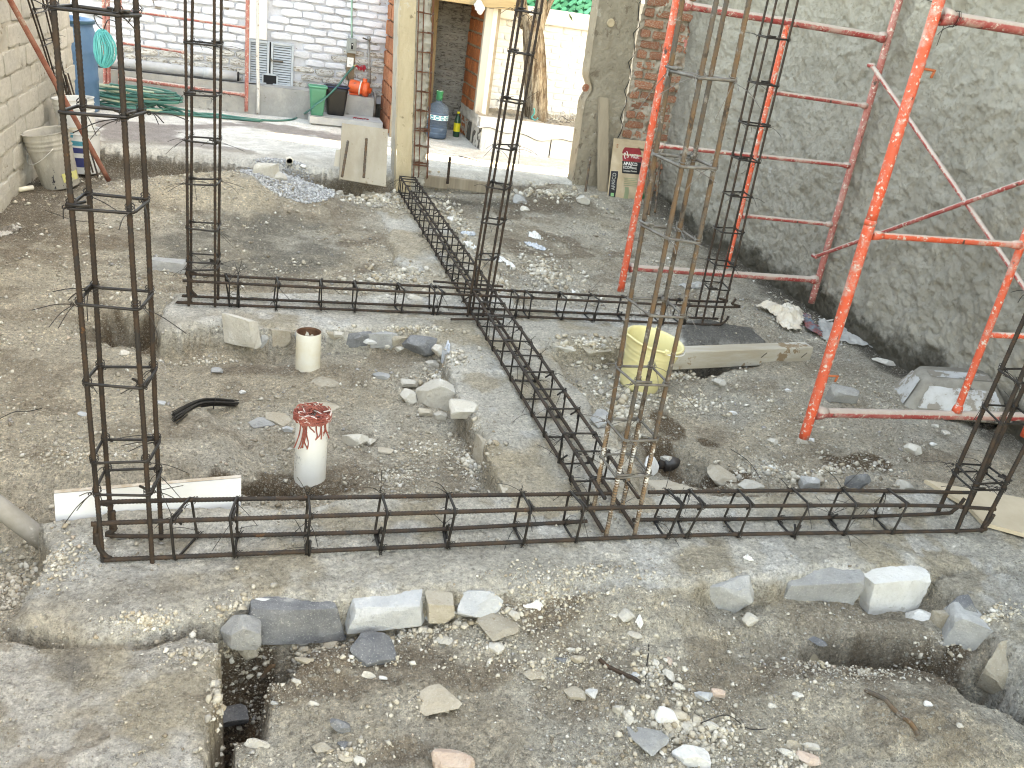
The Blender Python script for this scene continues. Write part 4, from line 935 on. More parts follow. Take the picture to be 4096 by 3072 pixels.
zat = lambda px, py, y: float(aty(px, py, y)[2])
# --- left front column
LF = [up(((-.391, 2.196, -.02), tuple(aty(212, 0, 2.2))), 1.5), up(((-.262, 2.188, -.02), tuple(aty(467, 0, 2.2))), 1.5), up(((-.383, 2.312, -.02), tuple(aty(298, 0, 2.31))), 1.5), up(((-.249, 2.307, -.02), tuple(aty(545, 0, 2.31))), 1.5)]
column('tall rusty rebar column cage at the left end of the front beam', LF, [zat(221, 30, 2.2), zat(250, 450, 2.2), zat(293, 825, 2.2), zat(325, 1215, 2.2), zat(350, 1536, 2.2), zat(375, 1839, 2.2), zat(385, 1970, 2.2), 1.75], step=.005, br=.0063, wr=.0014)
# --- left middle column
LM = [((-.300, 4.255, 0), tuple(aty(741, 0, 4.25))), ((-.178, 4.255, 0), tuple(aty(858, 0, 4.25))), ((-.297, 4.36, 0), tuple(aty(770, 0, 4.36))), ((-.168, 4.36, 0), tuple(aty(885, 0, 4.36)))]
column('dark rebar column cage rising from the left end of the middle beam', [up(b, 1.4) for b in LM], [zat(745, 172, 4.25), zat(750, 375, 4.25), zat(752, 563, 4.25), zat(754, 735, 4.25), zat(755, 915, 4.25), zat(756, 1045, 4.25), 1.75, .19], step=.009)
# --- column at the crossing
CMy = (4.262, 4.365)
CM = [((1.142, CMy[0], 0), tuple(aty(2070, 0, CMy[0]))), ((1.238, CMy[0], 0), tuple(aty(2149, 0, CMy[0]))), ((1.142, CMy[1], 0), tuple(aty(2090, 0, CMy[1]))), ((1.236, CMy[1], 0), tuple(aty(2169, 0, CMy[1])))]
for i, (pxb, yb) in enumerate(((1889, CMy[0]), (1953, CMy[0]), (1906, CMy[1]), (1972, CMy[1]))):
    b = aty(pxb, 1140, yb); e = np.array(CM[i][1]); k = (0-b[2])/(e[2]-b[2]); CM[i] = (tuple(b+(e-b)*k), tuple(e))
column('brown rebar column cage standing where the middle and cross beams meet', [up(b, 1.35) for b in CM], [zat(2067, 40, CMy[0]), zat(2045, 210, CMy[0]), zat(2015, 405, CMy[0]), zat(1985, 590, CMy[0]), zat(1950, 748, CMy[0]), zat(1925, 893, CMy[0]), zat(1905, 1035, CMy[0]), 1.75], step=.009)
# --- right middle column
RMy = (4.255, 4.37)
RM = []
for pxb, pyb, pxt, yb in ((2816, 1262, 3106, RMy[0]), (2890, 1262, 3192, RMy[0]), (2785, 1258, 3071, RMy[1]), (2856, 1258, 3153, RMy[1])):
    b = aty(pxb, pyb, yb); e = aty(pxt, 0, yb); k = (0-b[2])/(e[2]-b[2]); RM.append((tuple(b+(e-b)*k), tuple(e)))
column('thin grey rebar column cage on the right footing behind the yellow bucket', [up(b, 1.3) for b in RM], [zat(3075, 150, RMy[0]), zat(3035, 335, RMy[0]), zat(2990, 497, RMy[0]), zat(2965, 640, RMy[0]), zat(2935, 785, RMy[0]), zat(2895, 930, RMy[0]), zat(2865, 1062, RMy[0]), zat(2840, 1155, RMy[0])], br=.0058, step=.009)
# --- front centre column, splashed with lime
CFl = []
for pxb, pyb, pxt, pyt, yb in ((2427, 2130, 2865, 0, 2.222), (2540, 2130, 2994, 20, 2.222), (2372, 2050, 2731, 0, 2.352), (2480, 2070, 2905, 0, 2.352)):
    b = aty(pxb, pyb, yb); e = aty(pxt, pyt, yb); k = (0-b[2])/(e[2]-b[2]); CFl.append((tuple(b+(e-b)*k), tuple(e)))
column('dusty rebar column cage splashed with white lime at the front crossing, before the yellow bucket', [up(b, 1.3) for b in CFl], [zat(2800, 310, 2.222), zat(2726, 662, 2.222), zat(2668, 955, 2.222), zat(2602, 1260, 2.222), zat(2540, 1535, 2.222), zat(2495, 1760, 2.222), zat(2465, 1900, 2.222)], br=.0068, sr=.0045, mat=steel_o, smat=iron_o, step=.005, low=.165, wr=.0013)
# --- right front column
RFb = []
for pxb, pyb, pxt, pyt, yb in ((3831, 2110, 4045, 1600, 2.165), (3931, 2110, 4096, 1790, 2.165), (3750, 2050, 3951, 1600, 2.285), (3860, 2050, 4070, 1600, 2.285)):
    b = aty(pxb, pyb, yb); e = aty(pxt, pyt, yb); k = (0-b[2])/(e[2]-b[2]); s_ = (1.9-b[2])/(e[2]-b[2]); RFb.append((tuple(b+(e-b)*k), tuple(b+(e-b)*s_)))
column('rebar column cage at the right end of the front beam, cut by the photo edge', RFb, [zat(4040, 1690, 2.165), zat(3930, 1930, 2.165), zat(3920, 1960, 2.165), .62, .90, 1.2], br=.0075, step=.005, wr=.0013)
# --- rusted light cage wired to the post
pc_ = [((1.262+lean(.1), 7.165, .11), (1.262+lean(1.7)*.95, 7.165, 1.7)), ((1.372+lean(.1), 7.165, .11), (1.372+lean(1.7)*.95, 7.165, 1.7)), ((1.310+lean(.1), 7.20, .11), (1.310+lean(1.7)*.95, 7.20, 1.7)), ((1.384+lean(.1), 7.20, .11), (1.384+lean(1.7)*.95, 7.20, 1.7))]
column('slim rust red rebar cage wired against the rough concrete post', pc_, [zat(1640, y_, 7.165) for y_ in (45, 123, 203, 283, 363, 440, 512, 520, 583, 650, 660)], br=.0042, sr=.003, mat=rust, smat=rust, step=.03, tails=False, skew=.003, wr=.0008)
# --- cage leaning on the left wall
q0, q1 = atx(165, 30, -1.44), atx(300, 600, -1.30)
lc = []
for (pxt, pyt, pxb, pyb, X_) in ((112, 0, 240, 400, -1.38), (170, 0, 272, 400, -1.38), (126, 0, 250, 400, -1.44), (186, 0, 282, 400, -1.44)):
    a, b = atx(pxt, pyt, X_), atx(pxb, pyb, X_); d = b-a; k = (.0-a[2])/d[2]; lc.append((tuple(a+d*k), tuple(a-d*.25)))
column('dark rebar cage leaning on the cream block wall behind the buckets', lc, [float(atx(120+.32*(y_), y_, -1.40)[2]) for y_ in (50, 175, 290, 388, 492, 560)], step=.012, br=.0055)

# ------------------------------------------------------------------ beams
def beam(label, axis, lines, stations, group='rebar beam cages lying on the foundations', br=.0065, sr=.0042, step=.006, mats=(steel, iron), hooks_at=(), skew=.006):
    """lines: four polylines (bottom front, top front, top back, bottom back)"""
    t = thing('rebar_beam', label, 'rebar beam', lines[0][0], group)
    for L_ in lines:
        for seg in (L_ if isinstance(L_[0], list) else [L_]):
            g = MB(); g.tube(curve_pts(seg, 6) if len(seg) > 2 else [V(seg[0]).lerp(V(seg[1]), k/8)+Vector((0, 0, RR.uniform(-.0015, .0015))) for k in range(9)], br, 7, rib=.16, step=step); g.build('long_bar', mats[0], t, True)
    def on(L_, s):
        seg = L_ if not isinstance(L_[0], list) else L_[0]
        i = 0 if axis == 'X' else 1
        segs = L_ if isinstance(L_[0], list) else [L_]
        for sg in segs:
            for a, b in zip(sg, sg[1:]):
                lo, hi = min(a[i], b[i]), max(a[i], b[i])
                if lo <= s <= hi and hi-lo > .05: return V(a).lerp(V(b), (s-a[i])/(b[i]-a[i]))
        a, b = max(((a, b) for sg in segs for a, b in zip(sg, sg[1:])), key=lambda q: abs(q[0][i]-q[1][i])); return V(a).lerp(V(b), (s-a[i])/(b[i]-a[i]))
    for s in stations:
        d = [0, 0, 0, 0] if not isinstance(s, tuple) else s[1]; s0 = s if not isinstance(s, tuple) else s[0]
        stirrup(t, [on(L_, s0+dd) for L_, dd in zip(lines, d)], (1, 0, 0) if axis == 'X' else (0, 1, 0), br, sr, mats[1], iron, True, skew, wr=.0012)
    return t
# front beam: the bars turn up at both ends
zb, zt = .012, .128
f_bf = [(-.402, 2.192, zt-.03), (-.398, 2.192, .05), (-.372, 2.191, .014), (-.32, 2.19, zb-.002), (.39, 2.192, zb), (1.337, 2.198, zb), (2.0, 2.18, zb), (2.60, 2.160, zb), (2.652, 2.157, .03), (2.668, 2.156, .085)]
f_tf = [(-.408, 2.2, zt-.07), (-.404, 2.2, zt-.012), (-.385, 2.2, zt-.003), (-.053, 2.2, zt), (.8, 2.2, zt+.004), (1.36, 2.2, zt), (2.3, 2.185, zt-.012), (2.68, 2.17, zt-.030)]
f_tb = [[(-.385, 2.305, .06), (-.38, 2.305, zt-.015), (-.35, 2.304, zt), (.4, 2.30, zt), (1.16, 2.29, zt)], [(1.30, 2.292, zt), (2.0, 2.285, zt-.004), (2.66, 2.27, zt-.02)]]
f_bb = [[(-.375, 2.30, .10), (-.372, 2.30, .04), (-.33, 2.297, zb), (.38, 2.278, zb), (1.10, 2.30, zb)], [(1.27, 2.30, zb), (1.9, 2.277, zb), (2.52, 2.27, zb+.004), (2.60, 2.268, .03), (2.63, 2.267, .085)]]
stn = []
for px, py, sk in ((700, 2250, (0, -.008, .038, .048)), (940, 2238, (0, -.012, 0, .002)), (1226, 2225, (0, .002, .004, .004)), (1527, 2207, (0, .006, .002, -.002)), (1796, 2193, (0, .004, .004, .006)), (2090, 2175, (0, .008, .004, .0)), (2298, 2165, (0, .012, .0, .0)), (2676, 2157, (0, .020, .016, .002)), (2756, 2156, (0, .026, .02, .012)), (2965, 2155, (0, .022, .02, .006)), (3190, 2154, (0, .024, .018, .004)), (3394, 2150, (0, .020, .02, .006)), (3585, 2146, (0, .026, .018, .004))):
    stn.append((float(at(px, py, zb)[0]), sk))
beam('long rebar beam cage across the front on the nearest foundation', 'X', [f_bf, f_tf, f_tb, f_bb], stn, step=.005, br=.0066)
m_bf = [(-.305, 4.262, .10), (-.302, 4.262, .05), (-.285, 4.262, .022), (-.24, 4.262, zb), (1.2, 4.262, zb), (2.0, 4.255, zb), (2.55, 4.25, zb), (2.64, 4.25, .03), (2.66, 4.25, .07)]
m_tf = [(-.305, 4.255, .20), (-.302, 4.255, .15), (-.28, 4.255, zt+.004), (-.2, 4.255, zt), (1.2, 4.255, zt-.004), (2.60, 4.25, zt-.004), (2.66, 4.25, zt+.02), (2.68, 4.25, zt+.05)]
m_tb = [(-.30, 4.36, .17), (-.297, 4.36, .15), (-.27, 4.36, zt+.006), (-.2, 4.36, zt), (1.2, 4.36, zt-.004), (2.58, 4.36, zt-.012), (2.64, 4.36, zt+.01)]
m_bb = [(-.30, 4.36, .10), (-.297, 4.36, .05), (-.27, 4.36, .02), (-.22, 4.36, zb), (1.2, 4.36, zb), (2.66, 4.355, zb)]
beam('middle rebar beam cage lying on the pale foundation, behind the pipes and the bucket', 'X', [m_bf, m_tf, m_tb, m_bb], [(float(at(px, py, zb)[0]), sk) for px, py, sk in ((918, 1222, (0, 0, -.02, -.01)), (950, 1224, (0, .004, 0, 0)), (1104, 1236, (0, .006, 0, -.004)), (1286, 1244, (0, 0, -.004, 0)), (1422, 1248, (0, .0, -.008, 0)), (1602, 1250, (0, .006, -.01, -.012)), (1728, 1254, (0, .006, 0, 0)), (1752, 1255, (0, .012, .0, 0)), (2067, 1278, (0, 0, 0, 0)), (2124, 1282, (0, 0, -.005, .0)), (2262, 1291, (0, .01, .0, .0)), (2388, 1300, (0, .012, .0, -.004)), (2520, 1304, (0, .008, -.004, 0)), (2665, 1307, (0, .006, .0, .0)), (2745, 1308, (0, .012, 0, -.01)))], step=.009)
RR.seed(5)
cx0, cx1 = 1.124, 1.242
c_bl = [(cx0+.004, 2.22, zb+.012), (cx0, 4.4, zb+.012), (cx0, 7.02, zb+.01)]; c_tl = [(cx0, 2.25, zt+.006), (cx0, 4.4, zt+.01), (cx0-.0, 7.02, zt+.01)]; c_tr = [(cx1+.004, 2.25, zt+.006), (cx1, 4.4, zt+.01), (cx1, 7.0, zt+.01)]; c_br = [(cx1+.004, 2.22, zb+.012), (cx1, 4.4, zb+.012), (cx1, 7.02, zb+.01)]
beam('long rebar beam cage running away from the camera to the post', 'Y', [c_bl, c_tl, c_tr, c_br], [(2.36, (0, .01, .0, 0)), 2.55, 2.68]+[2.88+.172*k+RR.uniform(-.02, .02) for k in range(24)]+[6.92, 7.0], step=.008)
# short splice bars at the crossing
g = MB(); g.tube([(.93, 4.41, zt+.01), (1.32, 4.40, zt+.004)], .0058, 7, rib=.16, step=.008); props(g.build('splice_bar', steel, smooth=True), 'short loose bar lying on top of the beam crossing', 'rebar')
g = MB(); g.tube([tuple(at(1803, 1277, .02)), tuple(at(2010, 1276, .02))], .0062, 7, rib=.16, step=.008); props(g.build('splice_bar', steel, smooth=True), 'short loose bar jutting left below the beam crossing', 'rebar')
# bars by the left wall
g = MB(); a, b = at(435, 722, -.02), atx(40, 0, -1.44); g.tube([a, a+(b-a)*1.2], .017, 10, step=.1); props(g.build('steel_pipe', M('red_oxide_pipe', (.26, .085, .06), (.33, .15, .11), 14, .7, spots=((.36, .26, .21), 9, .62), bump=(60, .001)), smooth=True), 'thin red oxide pipe leaning on the cream block wall', 'pipe')
for k, (a_, b_) in enumerate((((392, 705), (272, 295)), ((372, 690), (262, 300)), ((352, 640), (250, 310)), ((330, 660), (229, 310)))):
    a, b = at(*a_, -.05), atx(*b_, -1.40); g = MB(); g.tube([a, b], .006, 6, rib=.16, step=.012)
    props(g.build('rebar_rod', steel, smooth=True), ['right hand rebar rod in the sheaf leaning behind the white bucket', 'second rebar rod from the right leaning behind the white bucket', 'third rebar rod from the right in the sheaf behind the white bucket', 'left hand rebar rod in the sheaf leaning behind the white bucket'][k], 'rebar', 'rebar rods leaning on the left wall')
for k, (a_, b_, lb) in enumerate((((370, 790, 0), (395, 1700, 0), ''),)): pass
for (a_, b_, ya, yb, lb) in (((1368, 708), (1392, 563), 6.95, 7.08, 'left of two rebar stubs in front of the leaning board'), ((1455, 712), (1466, 553), 6.95, 7.06, 'right of two rebar stubs in front of the leaning board')):
    g = MB(); g.tube([aty(*a_, ya), aty(*b_, yb)], .0095, 8, rib=.16, step=.012); props(g.build('rebar_stub', steel_o, smooth=True), lb, 'rebar', 'rebar stubs at the leaning board')
g = MB(); g.tube([aty(1790, 735, 7.25), aty(1800, 628, 7.25)], .011, 8, rib=.16, step=.012); props(g.build('rebar_stub', steel, smooth=True), 'upright rusty rebar stub in front of the low timber edge', 'rebar')
g = MB(); g.tube([aty(2339, 782, 7.42), aty(2362, 628, 7.50)], .010, 8, rib=.16, step=.012); props(g.build('rebar_stub', steel_o, smooth=True), 'grey rebar stub leaning on the pillar left of the plank', 'rebar')
for k, (a_, b_) in enumerate((((2594, 860), (2622, 690)), ((2620, 850), (2640, 640)), ((2575, 880), (2600, 600)))):
    p = aty(*a_, 7.0); q = aty(*b_, 7.3); g = MB(); g.tube([p, q], .010, 7, rib=.16, step=.015); props(g.build('rebar_stub', steel_o, smooth=True), ['middle dusty rebar stub behind the far scaffold post beside the bag', 'right hand dusty rebar stub behind the far scaffold post beside the bag', 'left hand dusty rebar stub behind the far scaffold post beside the bag'][k], 'rebar', 'rebar stubs behind the scaffold foot')

# ------------------------------------------------------------------ scaffolds
def tube_paint(name, c1, c2, dustc, lo):
    t = NT(name); n1 = t.noise(10, 6, .7); n2 = t.noise(45, 6, .75); n3 = t.noise(22, 5, .7, None, (1, 1, .5))
    c = t.mix(t.ramp(n1, .35, .65), c1, c2)
    c = t.mix(t.ramp(n2, .56, .60), c, (.62, .54, .47)); c = t.mix(t.ramp(n3, .63, .66), c, (.08, .05, .042)); c = t.mix(t.math('MULTIPLY', t.ramp(t.noise(5, 7, .75), .50, .62), .6), c, (.50, .40, .35))
    ge = t.new('ShaderNodeNewGeometry'); sp = t.new('ShaderNodeSeparateXYZ'); t.l(ge.outputs['Normal'], sp.inputs[0])
    up_ = t.math('ADD', sp.outputs[2], t.math('MULTIPLY', n2, .9)); c = t.mix(t.math('MULTIPLY', t.ramp(up_, lo, lo+.25), .85), c, dustc)
    return t.done(c, .55, 0, t.bump(n2, .0012), .4)
red_dusty = tube_paint('dusty_red_paint', (.36, .050, .048), (.44, .13, .115), (.46, .41, .36), .62)
red_pink = tube_paint('faded_red_paint', (.44, .17, .145), (.36, .085, .075), (.45, .40, .36), .85)
orange_red = tube_paint('bright_orange_red_paint', (.72, .095, .042), (.64, .12, .07), (.52, .42, .35), 1.0)
zinc = M('dusty_rail_paint', (.50, .20, .17), (.42, .09, .08), 14, .7)
def flare(g, p, d, r, R_): g.tube([p, V(p)+Vector(d)*.5, V(p)+Vector(d)], [R_, (R_+r)*.55, r], 10)
def legv(px0, py0, px1, py1, y, g, r, n=14, z1=None, zmin=None):
    a, b = aty(px1, py1, y), aty(px0, py0, y); g.tube([a, b], r, n, step=.05)
far = thing('scaffold', 'dusty red tubular scaffold frame standing farther back by the rendered wall', 'scaffold', (2.9, 4.82, 0), 'red scaffold frames')
YF = 4.82
a, b = aty(2482, 1165, YF), aty(2706, 0, YF); g = MB(); g.tube([a, a+(b-a)*1.15], .0215, 14, step=.06); g.build('upright', orange_red, far, True)
a2, b2 = aty(3245, 1212, YF), aty(3598, 0, YF); g = MB(); g.tube([a2, a2+(b2-a2)*1.15], .0215, 14, step=.06); g.build('upright', red_pink, far, True)
def rung(t, name, p, q, y, r, mat, fl=True):
    p, q = V(aty(*p, y)), V(aty(*q, y)); g = MB(); g.tube([p, q], r, 12, step=.06)
    d = (q-p).normalized()
    if fl: flare(g, p, d*.05, r, r*1.5); flare(g, q, -d*.05, r, r*1.5)
    return g.build(name, mat, t, True)
rung(far, 'rail', (2735, 20), (3535, 150), YF, .0215, red_dusty); rung(far, 'rail', (2520, 1070), (3265, 1119), YF, .0215, red_dusty)
a, b = aty(2905, 1072, YF), aty(3155, 75, YF); g = MB(); g.tube([a, b], .0165, 12, step=.06); g.build('inner_upright', orange_red, far, True)
rung(far, 'rung', (2630, 582), (3396, 662), YF, .0135, red_dusty); rung(far, 'rung', (3088, 368), (3466, 424), YF, .0135, red_dusty); rung(far, 'rung', (2968, 862), (3325, 898), YF, .0135, red_dusty)
near = thing('scaffold', 'bright orange red scaffold frame at the right edge, nearest the camera', 'scaffold', (2.7, 2.91, 0), 'red scaffold frames')
YN = 2.91
a, b = aty(3215, 1752, YN), aty(3757, 0, YN); k = (zat(3490, 880, YN)-a[2])/(b[2]-a[2])
g = MB(); g.tube([a, a+(b-a)*k], .0225, 16, step=.04); g.build('upright', orange_red, near, True)
g = MB(); g.tube([a+(b-a)*(k-.003), a+(b-a)*1.2], .0215, 16, step=.04); g.tube([a+(b-a)*(k-.012), a+(b-a)*(k+.0)], .0235, 16); g.build('upright', orange_red, near, True)
xr = 3.585
def ext(p, px_, y, x): q = V(aty(*p, y)); r_ = V(aty(*px_, y)); return q, q+(r_-q)*((x-q.x)/(r_.x-q.x))
for nm, p, q, r in (('rail', (3765, 65), (4096, 119), .0215), ('rail', (3262, 1650), (4096, 1667), .0215)):
    P_, Q_ = ext(p, q, YN, xr); g = MB(); g.tube([P_, Q_], r, 14, step=.05); flare(g, P_, (Q_-P_).normalized()*.06, r, r*1.5); g.build(nm, red_dusty, near, True)
rung(near, 'rung', (3490, 941), (4078, 980), YN, .0135, orange_red)
P_, Q_ = ext((3958, 1340), (4096, 1344), YN, xr); g = MB(); g.tube([P_, Q_], .0135, 12); g.build('rung', orange_red, near, True)
a, b = aty(3826, 1648, YN), aty(4096, 954, YN); a, b = V(a), V(b); g = MB(); g.tube([a, a+(b-a)*2.4], .0165, 12, step=.05); flare(g, a, (b-a).normalized()*.04, .0165, .024); g.build('inner_upright', orange_red, near, True)
g = MB(); g.tube([(xr+.0, YN, .0), (xr+.02, YN, 1.9)], .0215, 14, step=.06); g.build('upright', orange_red, near, True)
for (px_, py_, s_) in ((3695, 275, 1), (3312, 1503, 1)):                # locking pins
    p = V(aty(px_, py_, YN)); g = MB(); g.tube([p, p+Vector((.035, -.0, -.001)), p+Vector((.052, 0, -.002))], .0048, 8); g.tube([p+Vector((.05, 0, .002)), p+Vector((.044, 0, -.028))], .0048, 8); g.build('locking_pin', M('pin_orange', (.55, .14, .05), (.40, .12, .06), 30, .6), near, True)
g = MB(); p = V(aty(3775, 70, YN)); tie(g, p+Vector((.04, 0, 0)), (1, 0, .1), .023, True, .0013, 1.6); g.tube(curve_pts([p+Vector((.05, -.02, -.02)), p+Vector((.0, -.025, -.035)), p+Vector((-.02, -.02, -.06))], 5), .0013, 5); g.build('tie_wire', iron, near)
p = V(aty(2718, 160, YF)); g = MB(); g.box(p+Vector((.035, 0, 0)), (.02, .012, .012)); g.box(p+Vector((.042, 0, -.02)), (.010, .010, .03)); g.build('locking_pin', red_pink, far)
B1a, B1b = V(aty(3488, 262, 4.79)), V(atx(4096, 1148, 3.58)); B2a, B2b = V(aty(3262, 1026, 4.79)), V(atx(4096, 726, 3.56))
for (a, b, lb, yb) in ((B1a, B1b, 'red cross brace falling to the right between the two scaffold frames', YN), (B2a, B2b, 'red cross brace rising to the right between the two scaffold frames', YN)):
    k = (yb-a.y)/(b.y-a.y); t = thing('cross_brace', lb, 'brace', a, 'scaffold cross braces')
    g = MB(); g.tube([a, a+(b-a)*k], .0125, 10, step=.05); g.build('brace_tube', red_dusty, t, True)
    g = MB(); g.tube([a+Vector((0, -.02, 0)), a+Vector((0, .03, 0))], .014, 8); g.build('end_pin', red_dusty, t, True)
# scaffold at the back, in front of the ledge
bk_ = thing('scaffold', 'faded pink red scaffold frame far back before the white brick wall', 'scaffold', (-.6, 9.6, .1), 'red scaffold frames')
for (p, q, r) in (((985, 446), (992, -120), .019), ((741, 166), (741, -120), .015)):
    a, b = aty(*p, 9.6), aty(*q, 9.6); g = MB(); g.tube([a, b], r, 12, step=.1); g.build('upright', red_pink, bk_, True)
for (p, q, r) in (((478, 38), (982, 110), .012), ((478, 170), (740, 210), .012), ((478, 311), (980, 380), .019)):
    rung(bk_, 'rung', p, q, 9.6, r, red_pink)
a, b = aty(480, 345, 9.6), aty(478, -120, 9.6); g = MB(); g.tube([a, b], .018, 12, step=.1); g.build('upright', red_pink, bk_, True)
for k, (p, q) in enumerate((((421, 345), (413, -100)), ((436, 345), (430, -100)))):
    a, b = aty(*p, 9.64), aty(*q, 9.64); g = MB(); g.tube([(a[0], a[1], .1), a, b], .017, 10, step=.1); props(g.build('scaffold_tube', red_pink, smooth=True), ('left' if k == 0 else 'right')+' of two thin faded red tubes standing beside the blue barrel', 'tube', 'red tubes beside the barrel')
# ------------------------------------------------------------------ things lying and standing on the site
def arc(c, r, a0, a1, n, z): return [(c[0]+math.cos(t)*r, c[1]+math.sin(t)*r, z) for t in np.linspace(a0, a1, n)]
# --- yellow bucket
yb_c = Vector((1.862, 3.63, float(hf(1.862, 3.63)[0])-.004))
yb = thing('bucket', 'pale yellow plastic bucket standing on rubble behind the lime splashed column', 'bucket', yb_c)
yel = M('pale_yellow_plastic', (.74, .66, .36), (.68, .60, .32), 6, .45, spots=((.62, .55, .36), 8, .64), bump=(50, .0008), spec=.45)
Rb = Matrix.Rotation(math.radians(4), 3, 'X') @ Matrix.Rotation(math.radians(7), 3, 'Y')
prof = [(.0, .006), (.088, .006), (.094, .0), (.097, .012)]
for z in np.linspace(.02, .255, 40):
    r = .096+.043*z/.26; r += .0022*(abs((z-.10)) < .004)+.0022*(abs(z-.165) < .004)+.0022*(abs(z-.215) < .004)+.0018*(abs(z-.195) < .004)
    prof.append((r, float(z)))
prof += [(.1405, .258), (.147, .260), (.149, .266), (.146, .271), (.138, .270), (.134, .262), (.128, .20), (.09, .014), (0, .012)]
g = MB(); g.lathe(prof, yb_c, 56, Rb, cap0=False, cap1=False)
for i, (x, y, z) in enumerate(g.v):                                # pouring lip on the left of the rim
    d = Rb.inverted() @ (Vector((x, y, z))-yb_c); a = math.atan2(d.y, d.x)-math.radians(172); a = (a+math.pi) % (2*math.pi)-math.pi
    if d.z > .2 and abs(a) < .35: k = math.cos(a/.35*math.pi/2)**2*(d.z-.2)/.07; p = Vector((d.x*(1+.16*k), d.y*(1+.16*k), d.z+.006*k)); q = Rb @ p+yb_c; g.v[i] = tuple(q)
g.build('bucket_body', yel, yb, True)
for s, a in (('ear', 1.1), ('ear', -1.6)):
    g = MB(); p = Vector((math.cos(a)*.146, math.sin(a)*.146, .268)); g.box(yb_c+Rb @ p, (.022, .022, .026), Rb, bev=.004); g.build('ear', yel, yb)
g = MB(); g.tube([yb_c+Rb @ Vector((math.cos(t)*.155, math.sin(t)*.155, .262-.012*math.sin((t+1.6)/2.7*math.pi))) for t in np.linspace(-1.6, 1.1, 26)], .003, 6); g.build('handle', M('white_wire', (.78, .78, .76), None, rough=.35), yb, True)
# --- timber beam over the hole
tw = M('cement_greyed_timber', (.40, .345, .27), (.50, .47, .41), 7, .85, spots=((.27, .19, .12), 6, .58), bump=(60, .003), stretch=(.25, 2, 2))
a, b = at(2690, 1412, .03), at(3256, 1390, .03); c_ = (a+b)/2; L_ = float(np.linalg.norm(b-a)); ang = math.atan2(b[1]-a[1], b[0]-a[0])
tb = thing('timber_beam', 'short squared timber beam bridging a small hole right of the yellow bucket', 'beam', (c_[0], c_[1]+.05, -.07))
g = MB(); g.box((c_[0], c_[1]+.05, -.022), (L_, .085, .10), Matrix.Rotation(ang, 3, 'Z'), bev=.004); g.build('beam_body', tw, tb)
for px, py in ((3215, 1420), (3055, 1420), (2715, 1405)):
    p = V(aty(px, py, c_[1]+.004)); g = MB(); g.tube([p+Vector((-.012, 0, -.016)), p+Vector((.014, -.004, .016))], .0022, 5); g.build('nail', iron, tb)
# --- torn cement sack on the ground
def crumple(name, label, cat, outline, zamp, mat, seed, n=26, lift=.012, fold=None, z0=None):
    """thin crumpled sheet with the given outline (photo pixels)"""
    P = [gnd(px, py) for px, py in outline]; cx = sum(p[0] for p in P)/len(P); cy = sum(p[1] for p in P)/len(P)
    poly = [(p[0], p[1]) for p in P]; xs_ = [p[0] for p in poly]; ys_ = [p[1] for p in poly]
    X_, Y_ = np.meshgrid(np.linspace(min(xs_), max(xs_), n), np.linspace(min(ys_), max(ys_), n)); sdv = sd_poly(poly, X_, Y_)
    step_ = max((max(xs_)-min(xs_))/n, (max(ys_)-min(ys_))/n)
    base_ = hf(X_.ravel(), Y_.ravel()).reshape(X_.shape); s_ = 1/max(.03, (max(xs_)-min(xs_)))
    rid = 1-np.abs(fbm(X_, Y_, 4*s_, 3, seed)*2-1)*2
    Z_ = np.maximum(base_+lift+zamp*rid*np.clip(-sdv/step_/2, .25, 1)+zamp*.5*(fbm(X_, Y_, 9*s_, 2, seed+3)-.5), base_+.003)
    idx = -np.ones(X_.shape, int); vs_ = []; g = MB()
    for j in range(n):
        for i in range(n):
            if sdv[j, i] < step_*.35: idx[j, i] = len(vs_); vs_.append((X_[j, i], Y_[j, i], Z_[j, i]))
    k0 = len(vs_); vs_ += [(x, y, z-.004) for x, y, z in vs_]; fs_ = []; from_edge = {}
    for j in range(n-1):
        for i in range(n-1):
            q = (idx[j, i], idx[j, i+1], idx[j+1, i+1], idx[j+1, i])
            if min(q) >= 0:
                fs_.append(q); fs_.append(tuple(k+k0 for k in q[::-1]))
                for e in zip(q, q[1:]+q[:1]): from_edge[e] = 1
    for (u, v_) in list(from_edge):
        if (v_, u) not in from_edge: fs_.append((v_, u, u+k0, v_+k0))
    g.add(vs_, fs_); return props(g.build(name, mat), label, cat)
paper = M('kraft_paper', (.60, .52, .42), (.68, .63, .55), 8, .85, spots=((.45, .36, .26), 9, .64), bump=(40, .004))
inner = M('printed_sack_inside', (.25, .07, .06), (.10, .20, .24), 9, .8, spots=((.55, .45, .30), 7, .58), spot2=((.06, .25, .12), 8, .64), bump=(40, .003))
greysk = M('cement_dusted_sack', (.37, .365, .35), (.43, .42, .395), 8, .9, bump=(50, .003))
crumple('paper_sack', 'torn cream paper sack crumpled at the foot of the right wall', 'sack', [(3018, 1235), (3075, 1222), (3100, 1240), (3200, 1245), (3215, 1290), (3200, 1330), (3150, 1338), (3110, 1310), (3100, 1275), (3050, 1250)], .05, paper, 3, lift=.02)
crumple('sack_scrap', 'red and teal printed scrap of sack between the cream and grey pieces', 'sack', [(3205, 1270), (3235, 1275), (3280, 1330), (3285, 1360), (3250, 1345), (3215, 1320)], .03, inner, 5, n=18, lift=.025)
crumple('grey_sack', 'flat cement grey sack lying beside the foot of the near scaffold', 'sack', [(3270, 1280), (3400, 1295), (3480, 1335), (3522, 1380), (3510, 1396), (3400, 1380), (3280, 1362)], .012, greysk, 7, lift=.012)
strap_m = M('white_strapping', (.66, .64, .60), None, rough=.5)
